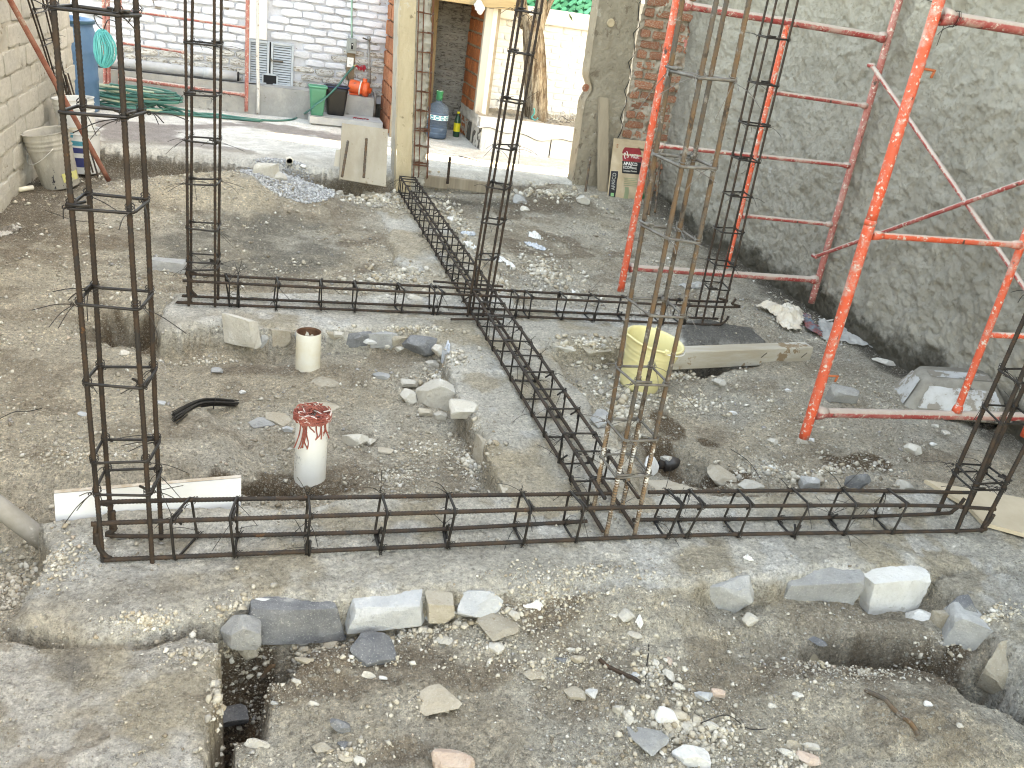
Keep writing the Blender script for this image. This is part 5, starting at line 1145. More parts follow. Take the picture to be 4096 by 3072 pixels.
g = MB(); cpt = curve_pts([V(gnd(3300, 1290))+Vector((0, 0, .01)), V(gnd(3380, 1285))+Vector((0, 0, .02)), V(gnd(3420, 1300))+Vector((0, 0, .02)), V(gnd(3510, 1335))+Vector((0, 0, .01)), V(gnd(3600, 1358))+Vector((0, 0, .008))], 8); g.tube(cpt, .006, 4)
props(g.build('strapping_band', strap_m), 'thin white strapping band curling over the grey sack', 'band')
g = MB(); p = V(gnd(3400, 1288)); g.tube(curve_pts([p, p+Vector((.06, .0, .015)), p+Vector((.075, -.005, .0)), p+Vector((.075, -.01, -.03))], 6), .006, 4); props(g.build('strapping_band', strap_m), 'short bent end of white strapping by the rendered wall', 'band')
# --- barrow tray turned over by the wall
wb0 = Vector((3.50, 3.36, float(hf(3.45, 3.36)[0])))
tray = thing('barrow_tray', 'upturned grey and white barrow tray at the foot of the right wall', 'barrow tray', wb0)
trm = M('muddy_metal', (.20, .18, .15), (.29, .27, .235), 9, .7, spots=((.12, .10, .085), 12, .60), bump=(60, .002), metal=.1)
trw = M('scratched_white_metal', (.50, .51, .51), (.36, .355, .34), 8, .5, spots=((.24, .21, .175), 8, .50), spot2=((.16, .14, .12), 6, .62), bump=(60, .001), metal=.1, spec=.5)
TA = math.radians(-24); RT = Matrix.Rotation(TA, 3, 'Z') @ Matrix.Rotation(math.radians(-7), 3, 'Y')
def T(x, y, z): return wb0+RT @ Vector((x, y, z+.02))
bot = [(-.25, -.17, 0), (.30, -.19, 0), (.30, .19, 0), (-.25, .17, 0)]; top = [(-.15, -.085, .165), (.20, -.10, .165), (.20, .10, .165), (-.15, .085, .165)]
g = MB(); rings = []
for k, (q, e) in enumerate(((0, 1.0), (.12, .985), (.5, .99), (.9, .995), (1.0, .96))):
    pr2 = []
    for p in round_poly([Vector(b).lerp(Vector(t_), min(q, 1.0)) for b, t_ in zip(bot, top)], .05, 4): pr2.append(T(p.x*e, p.y*e, p.z+(.006 if q == 1 else 0)))
    rings.append(pr2)
nR = len(rings[0]); g.add([p for r_ in rings for p in r_], [(i*nR+j, i*nR+(j+1) % nR, (i+1)*nR+(j+1) % nR, (i+1)*nR+j) for i in range(4) for j in range(nR)]+[tuple(4*nR+j for j in range(nR))]); g.build('tray_shell', trm, tray, True)
g = MB(); g.tube([p+Vector((0, 0, 0)) for p in rings[0]], .012, 8, closed=True); g.build('rolled_rim', trm, tray, True)
def patch(a0, a1, b0, b1, corners, off):
    A, B, C_, D = [Vector(c) for c in corners]; nu_, nv_ = 12, 8; vs_ = []
    n_ = (B-A).cross(D-A).normalized()*off
    for j in range(nv_):
        for i in range(nu_):
            u, v_ = a0+(a1-a0)*i/(nu_-1), b0+(b1-b0)*j/(nv_-1)
            if i in (0, nu_-1) or j in (0, nv_-1): u += random.uniform(-.012, .012); v_ += random.uniform(-.02, .02)
            vs_.append(T(*(A.lerp(B, u).lerp(D.lerp(C_, u), v_)+n_)))
    return vs_, [(j*nu_+i, j*nu_+i+1, (j+1)*nu_+i+1, (j+1)*nu_+i) for j in range(nv_-1) for i in range(nu_-1)]
for (i, j, a0, a1, b0, b1) in ((0, 1, .12, .93, .16, .80), (3, 0, .15, .88, .16, .9)):
    g = MB(); g.add(*patch(a0, a1, b0, b1, (bot[i], bot[j], top[j], top[i]), .0035)); g.build('white_panel', trw, tray)
g = MB(); g.add(*patch(.12, .95, .10, .62, (top[0], top[1], top[2], top[3]), .009)); g.build('white_panel', trw, tray)
p = V(gnd(3730, 1425)); g = MB(); g.box(p+Vector((.02, .03, .03)), (.11, .08, .065), Matrix.Rotation(.5, 3, 'Z'), bev=.012); props(g.build('cement_lump', greysk), 'squared grey lump lying behind the upturned barrow tray', 'lump')
p = V(gnd(3685, 1408)); g = MB(); g.lathe([(.02, 0), (.05, .02), (.056, .028), (.05, .028), (.03, .012), (0, .01)], p+Vector((0, .03, .0)), 20, Matrix.Rotation(.3, 3, 'X')); props(g.build('dusty_dish', M('teal_dusty', (.20, .27, .28), (.40, .40, .38), 12, .7, lo=.45, hi=.5), smooth=True), 'small dusty upturned dish by the wall behind the tray', 'dish')
# --- pipe stubs
pvw = M('lime_stained_pipe', (.76, .74, .66), (.70, .62, .46), 5, .6, spots=((.50, .40, .26), 7, .62), spot2=((.62, .61, .57), 9, .60), bump=(60, .001), spec=.4)
pvw2 = M('scuffed_white_pipe', (.80, .80, .77), (.74, .73, .68), 5, .55, spots=((.44, .44, .42), 11, .57), spot2=((.60, .55, .46), 7, .62), bump=(60, .0012), spec=.4)
rusty = M('brown_stain', (.11, .05, .03), (.17, .09, .055), 20, .9)
def pipe_stub(label, base, topc, r, mat):
    t = thing('pipe_stub', label, 'pipe', base); ax = (V(topc)-V(base)); g = MB()
    q = ax.to_track_quat('Z', 'Y').to_matrix(); h = ax.length
    prof = [(r, -.08), (r, h*.5), (r*1.0, h-.004), (r*.985, h), (r*.92, h), (r*.90, h-.006), (r*.90, h-.10), (0, h-.10)]
    g.lathe(prof, base, 40, q, cap0=False, cap1=False); g.build('pipe_wall', mat, t, True); return t, q, h
p1 = V(gnd(1232, 1478)); tp1 = V(aty(1237, 1337, p1.y)); t1, q1, h1 = pipe_stub('cream stained open pipe stub standing near the middle foundation', p1+Vector((0, .03, 0)), tp1+Vector((0, .03, 0)), .057, pvw)
g = MB(); g.lathe([(.0500, h1-.035), (.0502, h1-.006), (.0525, h1+.0012), (.0565, h1+.001)], p1+Vector((0, .03, 0)), 40, q1, cap0=False, cap1=False)
for i, (x, y, z) in enumerate(g.v):
    if i < 40: g.v[i] = (x, y, z+.012*math.sin(i*1.9)+.008*math.sin(i*.7))
g.build('dark_stain', rusty, t1)
p2 = V(gnd(1240, 1930)); tp2 = V(aty(1250, 1690, p2.y)); t2, q2, h2 = pipe_stub('white scuffed pipe stub stuffed with a tangle of red thread', p2+Vector((0, .03, 0)), tp2+Vector((.002, .03, 0)), .0575, pvw2)
thr = M('red_thread', (.30, .075, .055), (.40, .14, .11), 40, .9); thw = M('pale_thread', (.66, .55, .50), None, rough=.9)
rr = random.Random(12); tc_ = tp2+Vector((.002, .03, 0))
for mat_, nn, wr_ in ((thr, 150, .0024), (thw, 16, .0026)):
    g = MB()
    for k in range(nn):
        a, r_ = rr.uniform(0, 6.28), .062*math.sqrt(rr.random()); p = tc_+Vector((math.cos(a)*r_, math.sin(a)*r_, .004+.018*rr.random())); pts = [p]
        for q in range(5):
            a += rr.uniform(-1.6, 1.6); p = p+Vector((math.cos(a)*.02, math.sin(a)*.02, rr.uniform(-.010, .010))); dd = Vector((p.x-tc_.x, p.y-tc_.y, 0))
            if dd.length > .068: p = p-dd*(1-.064/dd.length)
            if p.z < tc_.z+.001: p.z = tc_.z+.003
            p.z = min(p.z, tc_.z+.032); pts.append(p)
        g.tube(curve_pts(pts, 3), wr_, 4, caps=False)
    if mat_ is thr:
        for k in range(16):
            a = rr.uniform(-2.7, -.5); p = tc_+Vector((math.cos(a)*.060, math.sin(a)*.060, .006)); L_ = rr.choice((.03, .04, .06, .095, .10)); x_ = rr.uniform(-.015, .015)
            g.tube(curve_pts([p, p+Vector((x_*.3, -.002, -L_*.4)), p+Vector((x_, -.001, -L_*.75)), p+Vector((x_*1.3+rr.uniform(-.012, .012), -.002, -L_))], 4), wr_, 4)
    o = g.build('thread_tangle', mat_, t2); o['kind'] = 'stuff'
# --- bundle of cut wires
A_, B_ = V(gnd(695, 1688)), V(gnd(945, 1628)); wbd = thing('wire_bundle', 'curved bundle of black cut tie wires lying on the dirt', 'wire bundle', A_)
mid = (A_+B_)/2+Vector((-.02, .045, .01))
for k in range(24):
    o_ = Vector((0, rr.uniform(-.5, .5), rr.uniform(0, .5))); f0, f1 = .075, .032
    g = MB(); g.tube(curve_pts([A_+Vector((rr.uniform(-.01, .012), o_.y*f0, .008+o_.z*.04)), mid+Vector((0, o_.y*.05, .006+o_.z*.04)), B_+Vector((rr.uniform(-.012, .012), o_.y*f1, .008+o_.z*.035))], 7), .0022, 5); g.build('wire', iron, wbd)
g = MB(); q_ = mid.lerp(B_, .35); g.tube([q_+Vector((.0+.004*math.sin(t), math.cos(t)*.030, .016+math.sin(t)*.022)) for t in np.linspace(0, 6.28, 14)], .0018, 4); g.build('binding_wire', iron, wbd)
# --- white board on edge behind the front foundation
wbm = M('white_melamine', (.80, .82, .84), (.74, .76, .78), 5, .4, spots=((.50, .50, .48), 9, .66), bump=(60, .0006), spec=.4); cut = M('chipboard_edge', (.58, .52, .45), (.42, .33, .24), 22, .95)
C = [V(aty(215, 1975, 2.44)), V(aty(965, 1912, 2.50))]; d_ = (C[1]-C[0]); dn = d_.normalized(); nrm = Vector((-dn.y, dn.x, 0)).normalized()
bd = thing('white_board', 'long white faced board set on edge behind the left column', 'board', (C[0]+C[1])/2-Vector((0, 0, .12)))
h_ = Vector((-.0, -.012, -.16)); g = MB(); P = [C[0], C[1], C[1]+h_, C[0]+h_]; P2 = [p+nrm*.018 for p in P]; g.add(P+P2, [(0, 3, 2, 1), (4, 5, 6, 7), (3, 7, 6, 2), (1, 2, 6, 5), (0, 4, 7, 3)]); g.build('board_face', wbm, bd)
g = MB(); up_ = Vector((0, 0, .0012)); g.add([C[0]+up_, C[1]+up_, C[1]+nrm*.018+up_, C[0]+nrm*.018+up_], [(0, 1, 2, 3)]); g.add([C[0]-dn*.001, C[0]-dn*.001+h_, C[0]-dn*.001+h_+nrm*.018, C[0]-dn*.001+nrm*.018], [(0, 1, 2, 3)]); g.build('cut_edge', cut, bd)
# --- grey pipe running into the ground, lower left
g = MB(); a, b = V(at(-60, 1985, .04)), V(at(170, 2160, -.10)); g.tube([a-(b-a)*.6, b+(b-a)*.15], .030, 18, step=.1); props(g.build('drain_tube', M('muddy_grey_pipe', (.33, .31, .28), (.25, .225, .19), 8, .6, spots=((.42, .39, .34), 10, .60), bump=(60, .001)), smooth=True), 'grey plastic tube sloping into the soil at the left edge', 'pipe')
# --- small drain mouth in the trench
p = V(aty(1158, 645, 7.30)); g = MB(); g.lathe([(.024, -.01), (.028, -.01), (.028, .06), (.024, .06)], p, 24, Matrix.Rotation(math.radians(-90), 3, 'X'), cap0=False, cap1=False); g.lathe([(.0, .03), (.024, .03)], p, 24, Matrix.Rotation(math.radians(-90), 3, 'X'), cap0=False); props(g.build('drain_mouth', pvw, smooth=True), 'white open drain pipe mouth in the bank below the yard edge', 'pipe')
p = V(gnd(98, 770)); g = MB(); g.tube([p+Vector((-.03, -.02, .02)), p+Vector((.045, .04, .028))], .016, 14); props(g.build('pipe_offcut', pvw, smooth=True), 'small grey pipe offcut lying by the left wall', 'pipe')
# --- leaning board by the post
bm_ = M('weathered_plywood', (.40, .345, .27), (.47, .42, .345), 6, .85, spots=((.30, .24, .17), 7, .62), bump=(50, .003), stretch=(1, 1, .3))
q = [aty(1358, 700, 7.03), aty(1545, 732, 7.03), aty(1552, 517, 7.22), aty(1368, 492, 7.22)]; q = [V(p) for p in q]; nb = (q[1]-q[0]).cross(q[3]-q[0]).normalized()*.018
q[0].z -= .03; q[1].z -= .03
g = MB(); g.add(q+[p-nb for p in q], [(0, 1, 2, 3), (7, 6, 5, 4), (0, 4, 5, 1), (1, 5, 6, 2), (2, 6, 7, 3), (3, 7, 4, 0)]); props(g.build('plywood_board', bm_), 'weathered plywood board leaning against the yard edge beside the post', 'board')
q = [V(p) for p in (aty(1335, 665, 7.12), aty(1368, 668, 7.12), aty(1372, 600, 7.16), aty(1345, 600, 7.16))]; g = MB(); g.add(q+[p+Vector((0, .02, 0)) for p in q], [(0, 1, 2, 3), (7, 6, 5, 4), (0, 4, 5, 1), (1, 5, 6, 2), (2, 6, 7, 3), (3, 7, 4, 0)]); props(g.build('tile_offcut', M('pale_tile', (.55, .50, .42), None)), 'pale broken slab piece behind the left edge of the plywood', 'slab piece')
# --- timber edge right of the post
for (a_, b_, z_, lb) in (((1652, 700), (1795, 722), .055, 'left half'), ((1795, 715), (1955, 738), .045, 'right half')):
    pa, pb = V(aty(*a_, 7.33)), V(aty(*b_, 7.33)); c_ = (pa+pb)/2; g = MB(); g.box((c_.x, 7.36, c_.z-.035), ((pb-pa).length, .05, .095), Matrix.Rotation(math.atan2(pb.y-pa.y, pb.x-pa.x), 3, 'Z') @ Matrix.Rotation(-math.atan2(pb.z-pa.z, pb.x-pa.x), 3, 'Y'), bev=.004); props(g.build('edge_timber', form), lb+' of the dark timber edging under the yard, right of the post', 'timber', 'timber edging below the yard')
# --- leaning plank at the pillar
q = [V(p) for p in (aty(2405, 805, 7.44), aty(2436, 812, 7.44), aty(2434, 392, 7.57), aty(2400, 388, 7.57))]; nb = (q[1]-q[0]).cross(q[3]-q[0]).normalized()
q[0] -= Vector((0.012, 0, .03)); q[1] -= Vector((0, 0, .03))
g = MB(); g.add(q+[p-nb*.03-Vector((.01, 0, 0)) for p in q], [(0, 1, 2, 3), (7, 6, 5, 4), (0, 4, 5, 1), (1, 5, 6, 2), (2, 6, 7, 3), (3, 7, 4, 0)]); props(g.build('wood_plank', M('grey_brown_plank', (.38, .31, .23), (.30, .245, .18), 8, .85, spots=((.20, .15, .105), 9, .64), bump=(60, .002), stretch=(1.6, 1.6, .12))), 'narrow grey plank leaning on the broken pillar beside the cement bag', 'plank')
# --- cement bag
bagq = [V(p) for p in (aty(2428, 806, 7.36), aty(2588, 812, 7.36), aty(2552, 590, 7.53), aty(2447, 568, 7.53))]
bag = thing('cement_bag', 'upright brown paper cement bag with red and black print at the pillar', 'bag', (bagq[0]+bagq[1])/2)
ux_ = (bagq[1]-bagq[0]); uz_ = (bagq[3]-bagq[0])
BO = Vector((bagq[0].x, 7.37, bagq[0].z)); BW = ux_.length; UX = Vector((1, .06, 0)).normalized(); UZ = Vector((-.035, .24, 1)).normalized(); BH = .56; NB = UX.cross(UZ).normalized()
def bagp(u, v, side=0.0):
    w = BW*(1-.16*v); x = (u-.5)*w+BW*.5-.0*v
    pu = .062*(1-(2*u-1)**4)*math.sin(min(1, v*1.15+.12)*math.pi)**.4*(1-.25*v)
    wr = .006*math.sin(u*17+v*9)+.004*math.sin(v*31+u*5)
    topz = BH*(1-.06*u*(v > .9))
    return BO+UX*x+UZ*(v*topz)+NB*(pu+wr*(pu > .012))-Vector((0, 0, .01))
def bag_surf(g, u0, u1, v0, v1, off, nu=22, nv=26, fn=None):
    vs_ = []
    for j in range(nv):
        for i in range(nu):
            u, v = u0+(u1-u0)*i/(nu-1), v0+(v1-v0)*j/(nv-1)
            if fn: u, v = fn(u, v, (u-u0)/(u1-u0), (v-v0)/(v1-v0))
            vs_.append(bagp(u, v)+NB*off)
    g.add(vs_, [(j*nu+i, j*nu+i+1, (j+1)*nu+i+1, (j+1)*nu+i) for j in range(nv-1) for i in range(nu-1)])
kraft = M('brown_kraft', (.52, .41, .29), (.46, .35, .235), 8, .8, spots=((.36, .27, .18), 9, .66), bump=(40, .005))
g = MB(); bag_surf(g, 0, 1, 0, 1, 0)
n_ = len(g.v); vs_ = []
for j in range(26):
    for i in range(22): u, v = i/21, j/25; p = bagp(u, v); q = BO+UX*((u-.5)*BW*(1-.16*v)+BW*.5)+UZ*(v*BH); vs_.append(q-NB*.05*(1-(2*u-1)**4)*(1-v*.7))
g.add(vs_, [(j*22+i, (j+1)*22+i, (j+1)*22+i+1, j*22+i+1) for j in range(25) for i in range(21)]); g.build('bag_paper', kraft, bag, True)
redp = M('red_print', (.34, .035, .045), (.26, .03, .035), 20, .6, bump=(40, .002)); blkp = M('black_print', (.022, .020, .022), None, rough=.55, bump=(40, .002)); wprint = M('white_print', (.74, .72, .68), None, rough=.6, bump=None); gpr = M('green_print', (.05, .22, .10), (.12, .27, .16), 20, .7); gfaint = M('faint_green_print', (.28, .32, .20), None)
def arch(u, v, a, b): return (.575+(u-.575)*(1 if b < .55 else math.sqrt(max(0.05, 1-((b-.55)/.45)**2*.45))), v)
g = MB(); bag_surf(g, .29, .86, .67, .89, .0025, fn=arch); g.build('red_panel', redp, bag, True)
g = MB(); bag_surf(g, .27, .88, .475, .668, .0025); g.build('black_panel', blkp, bag, True)
g = MB(); bag_surf(g, .02, .165, .03, .50, .0025, fn=lambda u, v, a, b: (u-.05*(1-b)*a*0, v)); g.build('black_stripe', blkp, bag, True)
g = MB(); bag_surf(g, .78, .97, .02, .20, .0025, 10, 10, fn=lambda u, v, a, b: (u, .02+(v-.02)*(.35+.65*a))); g.build('green_corner', gpr, bag, True)
g = MB(); bag_surf(g, .36, .48, .07, .26, .0025, 8, 8); g.build('green_block', gfaint, bag, True)
def btxt(s, size, u, v, mat, bold=.0, rot=0, align='LEFT'):
    cr_, sr_ = math.cos(rot), math.sin(rot)
    def wrp(x, y):
        X_, Y_ = x*cr_-y*sr_, x*sr_+y*cr_
        return bagp(min(.99, max(.01, u+X_/BW)), v+Y_/BH)+NB*.005
    text_mesh(s, size, (0, 0, 0), (1, 0, 0), (0, 0, 1), mat, 'lettering', bag, warp=wrp, bold=bold, align=align)
btxt('HOl', .052, .52, .755, wprint, .0010); btxt('APASCO', .042, .30, .628, wprint, .0010); btxt('ECOPlanet', .033, .295, .570, wprint, .0004); btxt('Cemento Portland', .0195, .295, .516, wprint, .0002)
btxt('APASCO', .040, .092, .20, M('grey_print', (.30, .29, .27), None), .001, math.radians(90)); 
for k in range(2):
    g = MB(); s_ = 1 if k == 0 else -1; pts = [bagp(.395+s_*.024+math.cos(t)*.030, .765+s_*.012+math.sin(t)*.048)+NB*.005 for t in np.linspace(1.2*math.pi*(0 if k else 1)+.3, 1.2*math.pi*(0 if k else 1)+.3+4.2, 16)]; g.tube(pts, .0035, 5); g.build('logo_arc', wprint, bag, True)
for k, w_ in enumerate((.36, .30, .34, .40, .33)): g = MB(); bag_surf(g, .33, .33+w_, .395-.028*k, .405-.028*k, .003, 8, 3); g.build('printed_line', gfaint, bag)
g = MB(); bag_surf(g, .055, .125, .10, .155, .004, 4, 4); g.build('green_square', M('leaf_print', (.20, .42, .20), None), bag)
btxt('S', .05, .10, .90, M('red_brown_print', (.40, .16, .08), None), .001)
# --- left buckets
dirty = NT('mortar_caked_plastic'); d1 = dirty.noise(6, 7, .7, None, (1, 1, .45)); d2 = dirty.noise(24, 6, .7); dc = dirty.mix(dirty.ramp(d1, .42, .58), (.46, .43, .38), (.33, .31, .275)); dc = dirty.mix(dirty.ramp(d1, .62, .64), dc, (.035, .035, .045)); dirty = dirty.done(dc, .9, 0, dirty.bump(d2, .004), .2)
def pail(name, label, base, ax, h, r0, r1, mat, rings=(.72, .80, .88), n=44, inner=None, grp=None, parent=None):
    t = thing(name, label, 'bucket', base, grp); q = V(ax).to_track_quat('Z', 'Y').to_matrix(); prof = [(0, .004), (r0*.97, .004), (r0, .0)]
    for z in np.linspace(.02, 1, 50):
        r = r0+(r1-r0)*z
        for rg in rings: r += .006*max(0, 1-abs(z-rg)/.014)
        if z > .985: r += .008
        prof.append((r, z*h))
    prof += [(r1*.955, h), (r1*.94, h-.01), (r0*.95, .02), (0, .02)]
    g = MB(); g.lathe(prof, base, n, q, cap0=False, cap1=False); g.build('bucket_body', mat, t, True); return t, q
bb1 = V(gnd(236, 752)); bb1 = Vector((-1.285, 6.62, float(hf(-1.285, 6.62)[0])))
tB, qB = pail('bucket', 'mortar caked grey bucket leaning by the left wall', bb1, (-.20, -.05, 1), .375, .118, .147, dirty)
g = MB(); g.lathe([(.125, .045), (.131, .105)], bb1, 40, qB, cap0=False, cap1=False); vs0 = [p for p in g.v]; keep = []
ang0 = math.atan2(-bb1.y, -bb1.x)
for f in g.f:
    c = sum((Vector(g.v[i]) for i in f), Vector())/4-bb1; a = (math.atan2(c.y, c.x)-ang0-.55+math.pi) % (2*math.pi)-math.pi
    if abs(a) < .45: keep.append(f)
g.f = keep; g.mi = [0]*len(keep); g.v = [tuple(bb1+(Vector(p)-bb1)*1.012) for p in g.v]; g.build('yellow_label', M('yellow_sticker', (.66, .60, .14), (.60, .58, .30), 14, .7, spots=((.42, .40, .34), 12, .58)), tB)
g = MB(); hp = [bb1+qB @ Vector((math.cos(t)*.16, math.sin(t)*.16, .285-.10*max(0, math.sin((t+2.5)/2.6*math.pi)))) for t in np.linspace(-2.5, .1, 18)]; g.tube(hp, .0028, 5); g.build('handle', M('grey_wire', (.62, .61, .58), None, rough=.5), tB, True)
bluew = M('white_blue_plastic', (.74, .74, .73), (.68, .68, .66), 6, .5, spots=((.55, .53, .48), 9, .64), bump=(50, .0008), spec=.4); navy = M('navy_print', (.035, .05, .20), (.05, .06, .17), 9, .5); cy = M('cyan_print', (.05, .38, .46), (.06, .30, .40), 9, .5); cream = M('cream_print', (.62, .55, .44), None, rough=.6)
bb2 = Vector((-1.262, 7.36, float(hf(-1.262, 7.36)[0])))
tC, qC = pail('bucket', 'blue printed paint bucket under the white one, by the left wall', bb2, (-.01, 0, 1), .33, .112, .128, bluew, (.9,))
bb3 = bb2+Vector((-.012, .0, .185)); tD, qD = pail('bucket', 'white bucket stacked inside the blue printed bucket', bb3, (-.10, .0, 1), .36, .112, .142, bluew, (.74, .82, .90))
angC = math.atan2(-bb2.y, -bb2.x)
def band(t, b, q, z0, z1, r0, r1, h, mat, name='printed_band', a0=-1.7, a1=1.7, off=.0012):
    g = MB(); vs_ = []
    for z in np.linspace(z0, z1, 4):
        for a in np.linspace(a0, a1, 26): r = r0+(r1-r0)*z/h+off; vs_.append(b+q @ Vector((math.cos(angC+a)*r, math.sin(angC+a)*r, z)))
    g.add(vs_, [(j*26+i, j*26+i+1, (j+1)*26+i+1, (j+1)*26+i) for j in range(3) for i in range(25)]); return g.build(name, mat, t, True)
band(tC, bb2, qC, .055, .20, .112, .128, .33, navy); band(tC, bb2, qC, .125, .16, .112, .128, .33, bluew, off=.0022); band(tC, bb2, qC, .215, .25, .112, .128, .33, cy); band(tD, bb3, qD, .13, .165, .112, .142, .36, cream); band(tD, bb3, qD, .09, .125, .112, .142, .36, cy)
def ctext(t, b, q, s, size, z, a, r, mat, bold=.002, h=.33, r0=.112, r1=.128):
    def wrp(x, y): rr_ = r0+(r1-r0)*(z+y)/h+.0035; an = angC+a+x/rr_; return b+q @ Vector((math.cos(an)*rr_, math.sin(an)*rr_, z+y))
    text_mesh(s, size, (0, 0, 0), (1, 0, 0), (0, 0, 1), mat, 'lettering', t, warp=wrp, bold=bold)
ctext(tC, bb2, qC, 'IMPAC', .062, .138, .25, 0, M('black_letter', (.03, .03, .04), None), .004); ctext(tC, bb2, qC, '5', .05, .085, -.55, 0, cy, .003); ctext(tC, bb2, qC, '50', .055, .085, .75, 0, bluew, .003); ctext(tD, bb3, qD, 'AS CASA', .032, .148, .35, 0, bluew, .001, .36, .112, .142); ctext(tD, bb3, qD, 'PA', .035, .107, .45, 0, bluew, .002, .36, .112, .142)
g = MB(); g.tube([bb3+qD @ Vector((math.cos(t)*.15, math.sin(t)*.15, .22-.19*max(0, math.sin((t+2.6)/2.2*math.pi)))) for t in np.linspace(-2.6, -.4, 16)], .0024, 5); g.build('handle', bpy.data.materials['grey_wire'], tD, True)
# --- blue barrel
bc = Vector((-1.655, 8.95, .10)); bar = thing('barrel', 'tall blue plastic barrel standing past the end of the left wall', 'barrel', bc); blm_ = M('barrel_blue', (.055, .145, .265), (.075, .175, .30), 5, .45, spots=((.16, .24, .33), 9, .68), bump=(40, .001), spec=.4)
pr = [(.27, 0), (.285, .02), (.285, .26), (.292, .28), (.285, .30), (.285, .50), (.292, .52), (.285, .54), (.282, .66), (.270, .70), (.262, .725), (.262, .74), (.276, .745), (.278, .775), (.262, .78), (.25, .77), (.25, .74), (0, .73)]
g = MB(); g.lathe(pr, bc, 48, cap1=False); g.build('barrel_body', blm_, bar, True)
g = MB(); g.lathe([(.280, .748), (.283, .752), (.283, .77), (.280, .774)], bc, 48, cap0=False, cap1=False); g.build('rim_band', M('barrel_rim', (.03, .09, .13), None, rough=.5), bar, True)
# --- teal twine skein
sk = V(aty(417, 195, 2.25)); ske = thing('twine_skein', 'teal plastic twine skein hanging by wire from the left column', 'twine', sk-Vector((0, 0, .04))); tq = M('teal_plastic_twine', (.05, .45, .47), (.10, .58, .58), 20, .4, bump=(60, .0006), spec=.5)
g = MB()
for k in range(34):
    a = rr.uniform(0, 6.28); w_ = .021*(.65+.45*rr.random()); h_ = .039*(.88+.14*rr.random()); ct = Vector((rr.uniform(-.003, .003), rr.uniform(-.003, .003), rr.uniform(-.003, .002)))
    g.tube([sk+ct+Vector((math.cos(a)*math.sin(t)*w_+math.sin(a)*.004*math.sin(3*t), math.sin(a)*math.sin(t)*w_*.6, math.cos(t)*h_)) for t in np.linspace(0, 6.283, 19)[:-1]], .0007+.0008*rr.random(), 4, closed=True)
o = g.build('twine_loops', tq, ske); o['kind'] = 'stuff'
g = MB(); g.tube(curve_pts([sk+Vector((.0, 0, .038)), sk+Vector((.012, -.01, .062)), V(aty(470, 90, 2.2))], 5), .0011, 5); g.tube(curve_pts([sk+Vector((.0, 0, .038)), sk+Vector((-.010, -.01, .05)), sk+Vector((-.014, -.02, .07)), V(aty(410, 75, 2.2))], 5), .0011, 5); g.build('hanging_wire', iron, ske)
# --- hose coil and its run to the pump
hose = thing('garden_hose', 'green garden hose heaped in loose coils on the yard floor', 'hose', (-.75, 9.15, .1)); hm = M('green_hose', (.045, .20, .165), (.03, .14, .12), 3, .45, bump=(60, .0006), spec=.45); hm2 = M('pale_green_hose', (.30, .42, .33), (.48, .46, .32), 3, .5, bump=(60, .0006), spec=.4)
c0 = V(at(560, 430, .12))
for k in range(22):
    a = rr.uniform(0, 6.28); cx_, cy_ = c0.x+rr.uniform(-.14, .14)-.02, c0.y+rr.uniform(-.07, .07); rx_, ry_ = rr.uniform(.22, .42), rr.uniform(.13, .22); ph = rr.uniform(0, 6.28); z_ = .112+.0085*k
    pts = []
    for t in np.linspace(0, 6.283*rr.uniform(.75, 1.0), 30): pts.append(Vector((cx_+math.cos(t+a)*rx_*(1+.10*math.sin(2*t+ph)), cy_+math.sin(t+a)*ry_*(1+.12*math.sin(3*t+ph)), z_+.025*max(0, math.sin(t*1+ph)))))
    if k % 4 == 0: e = pts[-1]; pts += curve_pts([e, e+Vector((.25, -.05, -.02)), Vector((e.x+.5, c0.y-.10+rr.uniform(-.05, .05), .118)), Vector((.0+.1*rr.random(), c0.y-.02+rr.uniform(-.05, .05), .112))], 6)
    g = MB(); g.tube(pts, .0095, 7); g.build('hose_coil', hm2 if k in (3, 6, 9, 13, 17, 20) else hm, hose, True)
run = [V(at(700, 455, .112)), V(at(840, 455, .112)), V(at(960, 470, .112)), V(at(1080, 482, .112)), V(at(1165, 478, .112)), V(at(1205, 462, .115)), V(aty(1242, 438, 9.33)), V(aty(1262, 420, 9.36)), V(aty(1298, 395, 9.38)), V(aty(1350, 345, 9.55)), V(aty(1385, 300, 9.72)), V(aty(1415, 266, 9.86))]
g = MB(); g.tube(curve_pts(run, 10), .010, 8); g.build('hose_run', hm, hose, True)
g = MB(); g.tube([run[-1], V(aty(1418, 264, 9.87)), V(aty(1428, 262, 9.87))], .013, 8); g.build('hose_end', M('hose_clip', (.40, .36, .16), None, rough=.5), hose, True)
# --- white pole before the ledge
pole = M('flaking_white_pole', (.70, .69, .68), (.60, .59, .57), 8, .7, spots=((.30, .24, .19), 14, .56), bump=(60, .002), stretch=(1, 1, .5))
g = MB(); a, b = V(aty(1032, 455, 9.66)), V(aty(1031, -120, 9.66)); g.tube([a, a.lerp(b, .15)+Vector((.004, 0, 0)), a.lerp(b, .4)+Vector((-.004, 0, 0)), b], .016, 10, step=.1); props(g.build('white_pole', pole, smooth=True), 'thin flaking white pole standing before the vent doors', 'pole')
g = MB()
for k in range(6): p = V(at(1035, 450, .1))+Vector((rr.uniform(-.03, .03), rr.uniform(-.03, .03), 0)); g.lathe([(.0, .028), (.014, .02), (.02, .008), (.018, 0)], p, 8)
props(g.build('rag_knot', M('lilac_rag', (.33, .27, .36), (.42, .37, .44), 20, .9), smooth=True), 'lilac rag bunched at the foot of the white pole', 'rag')
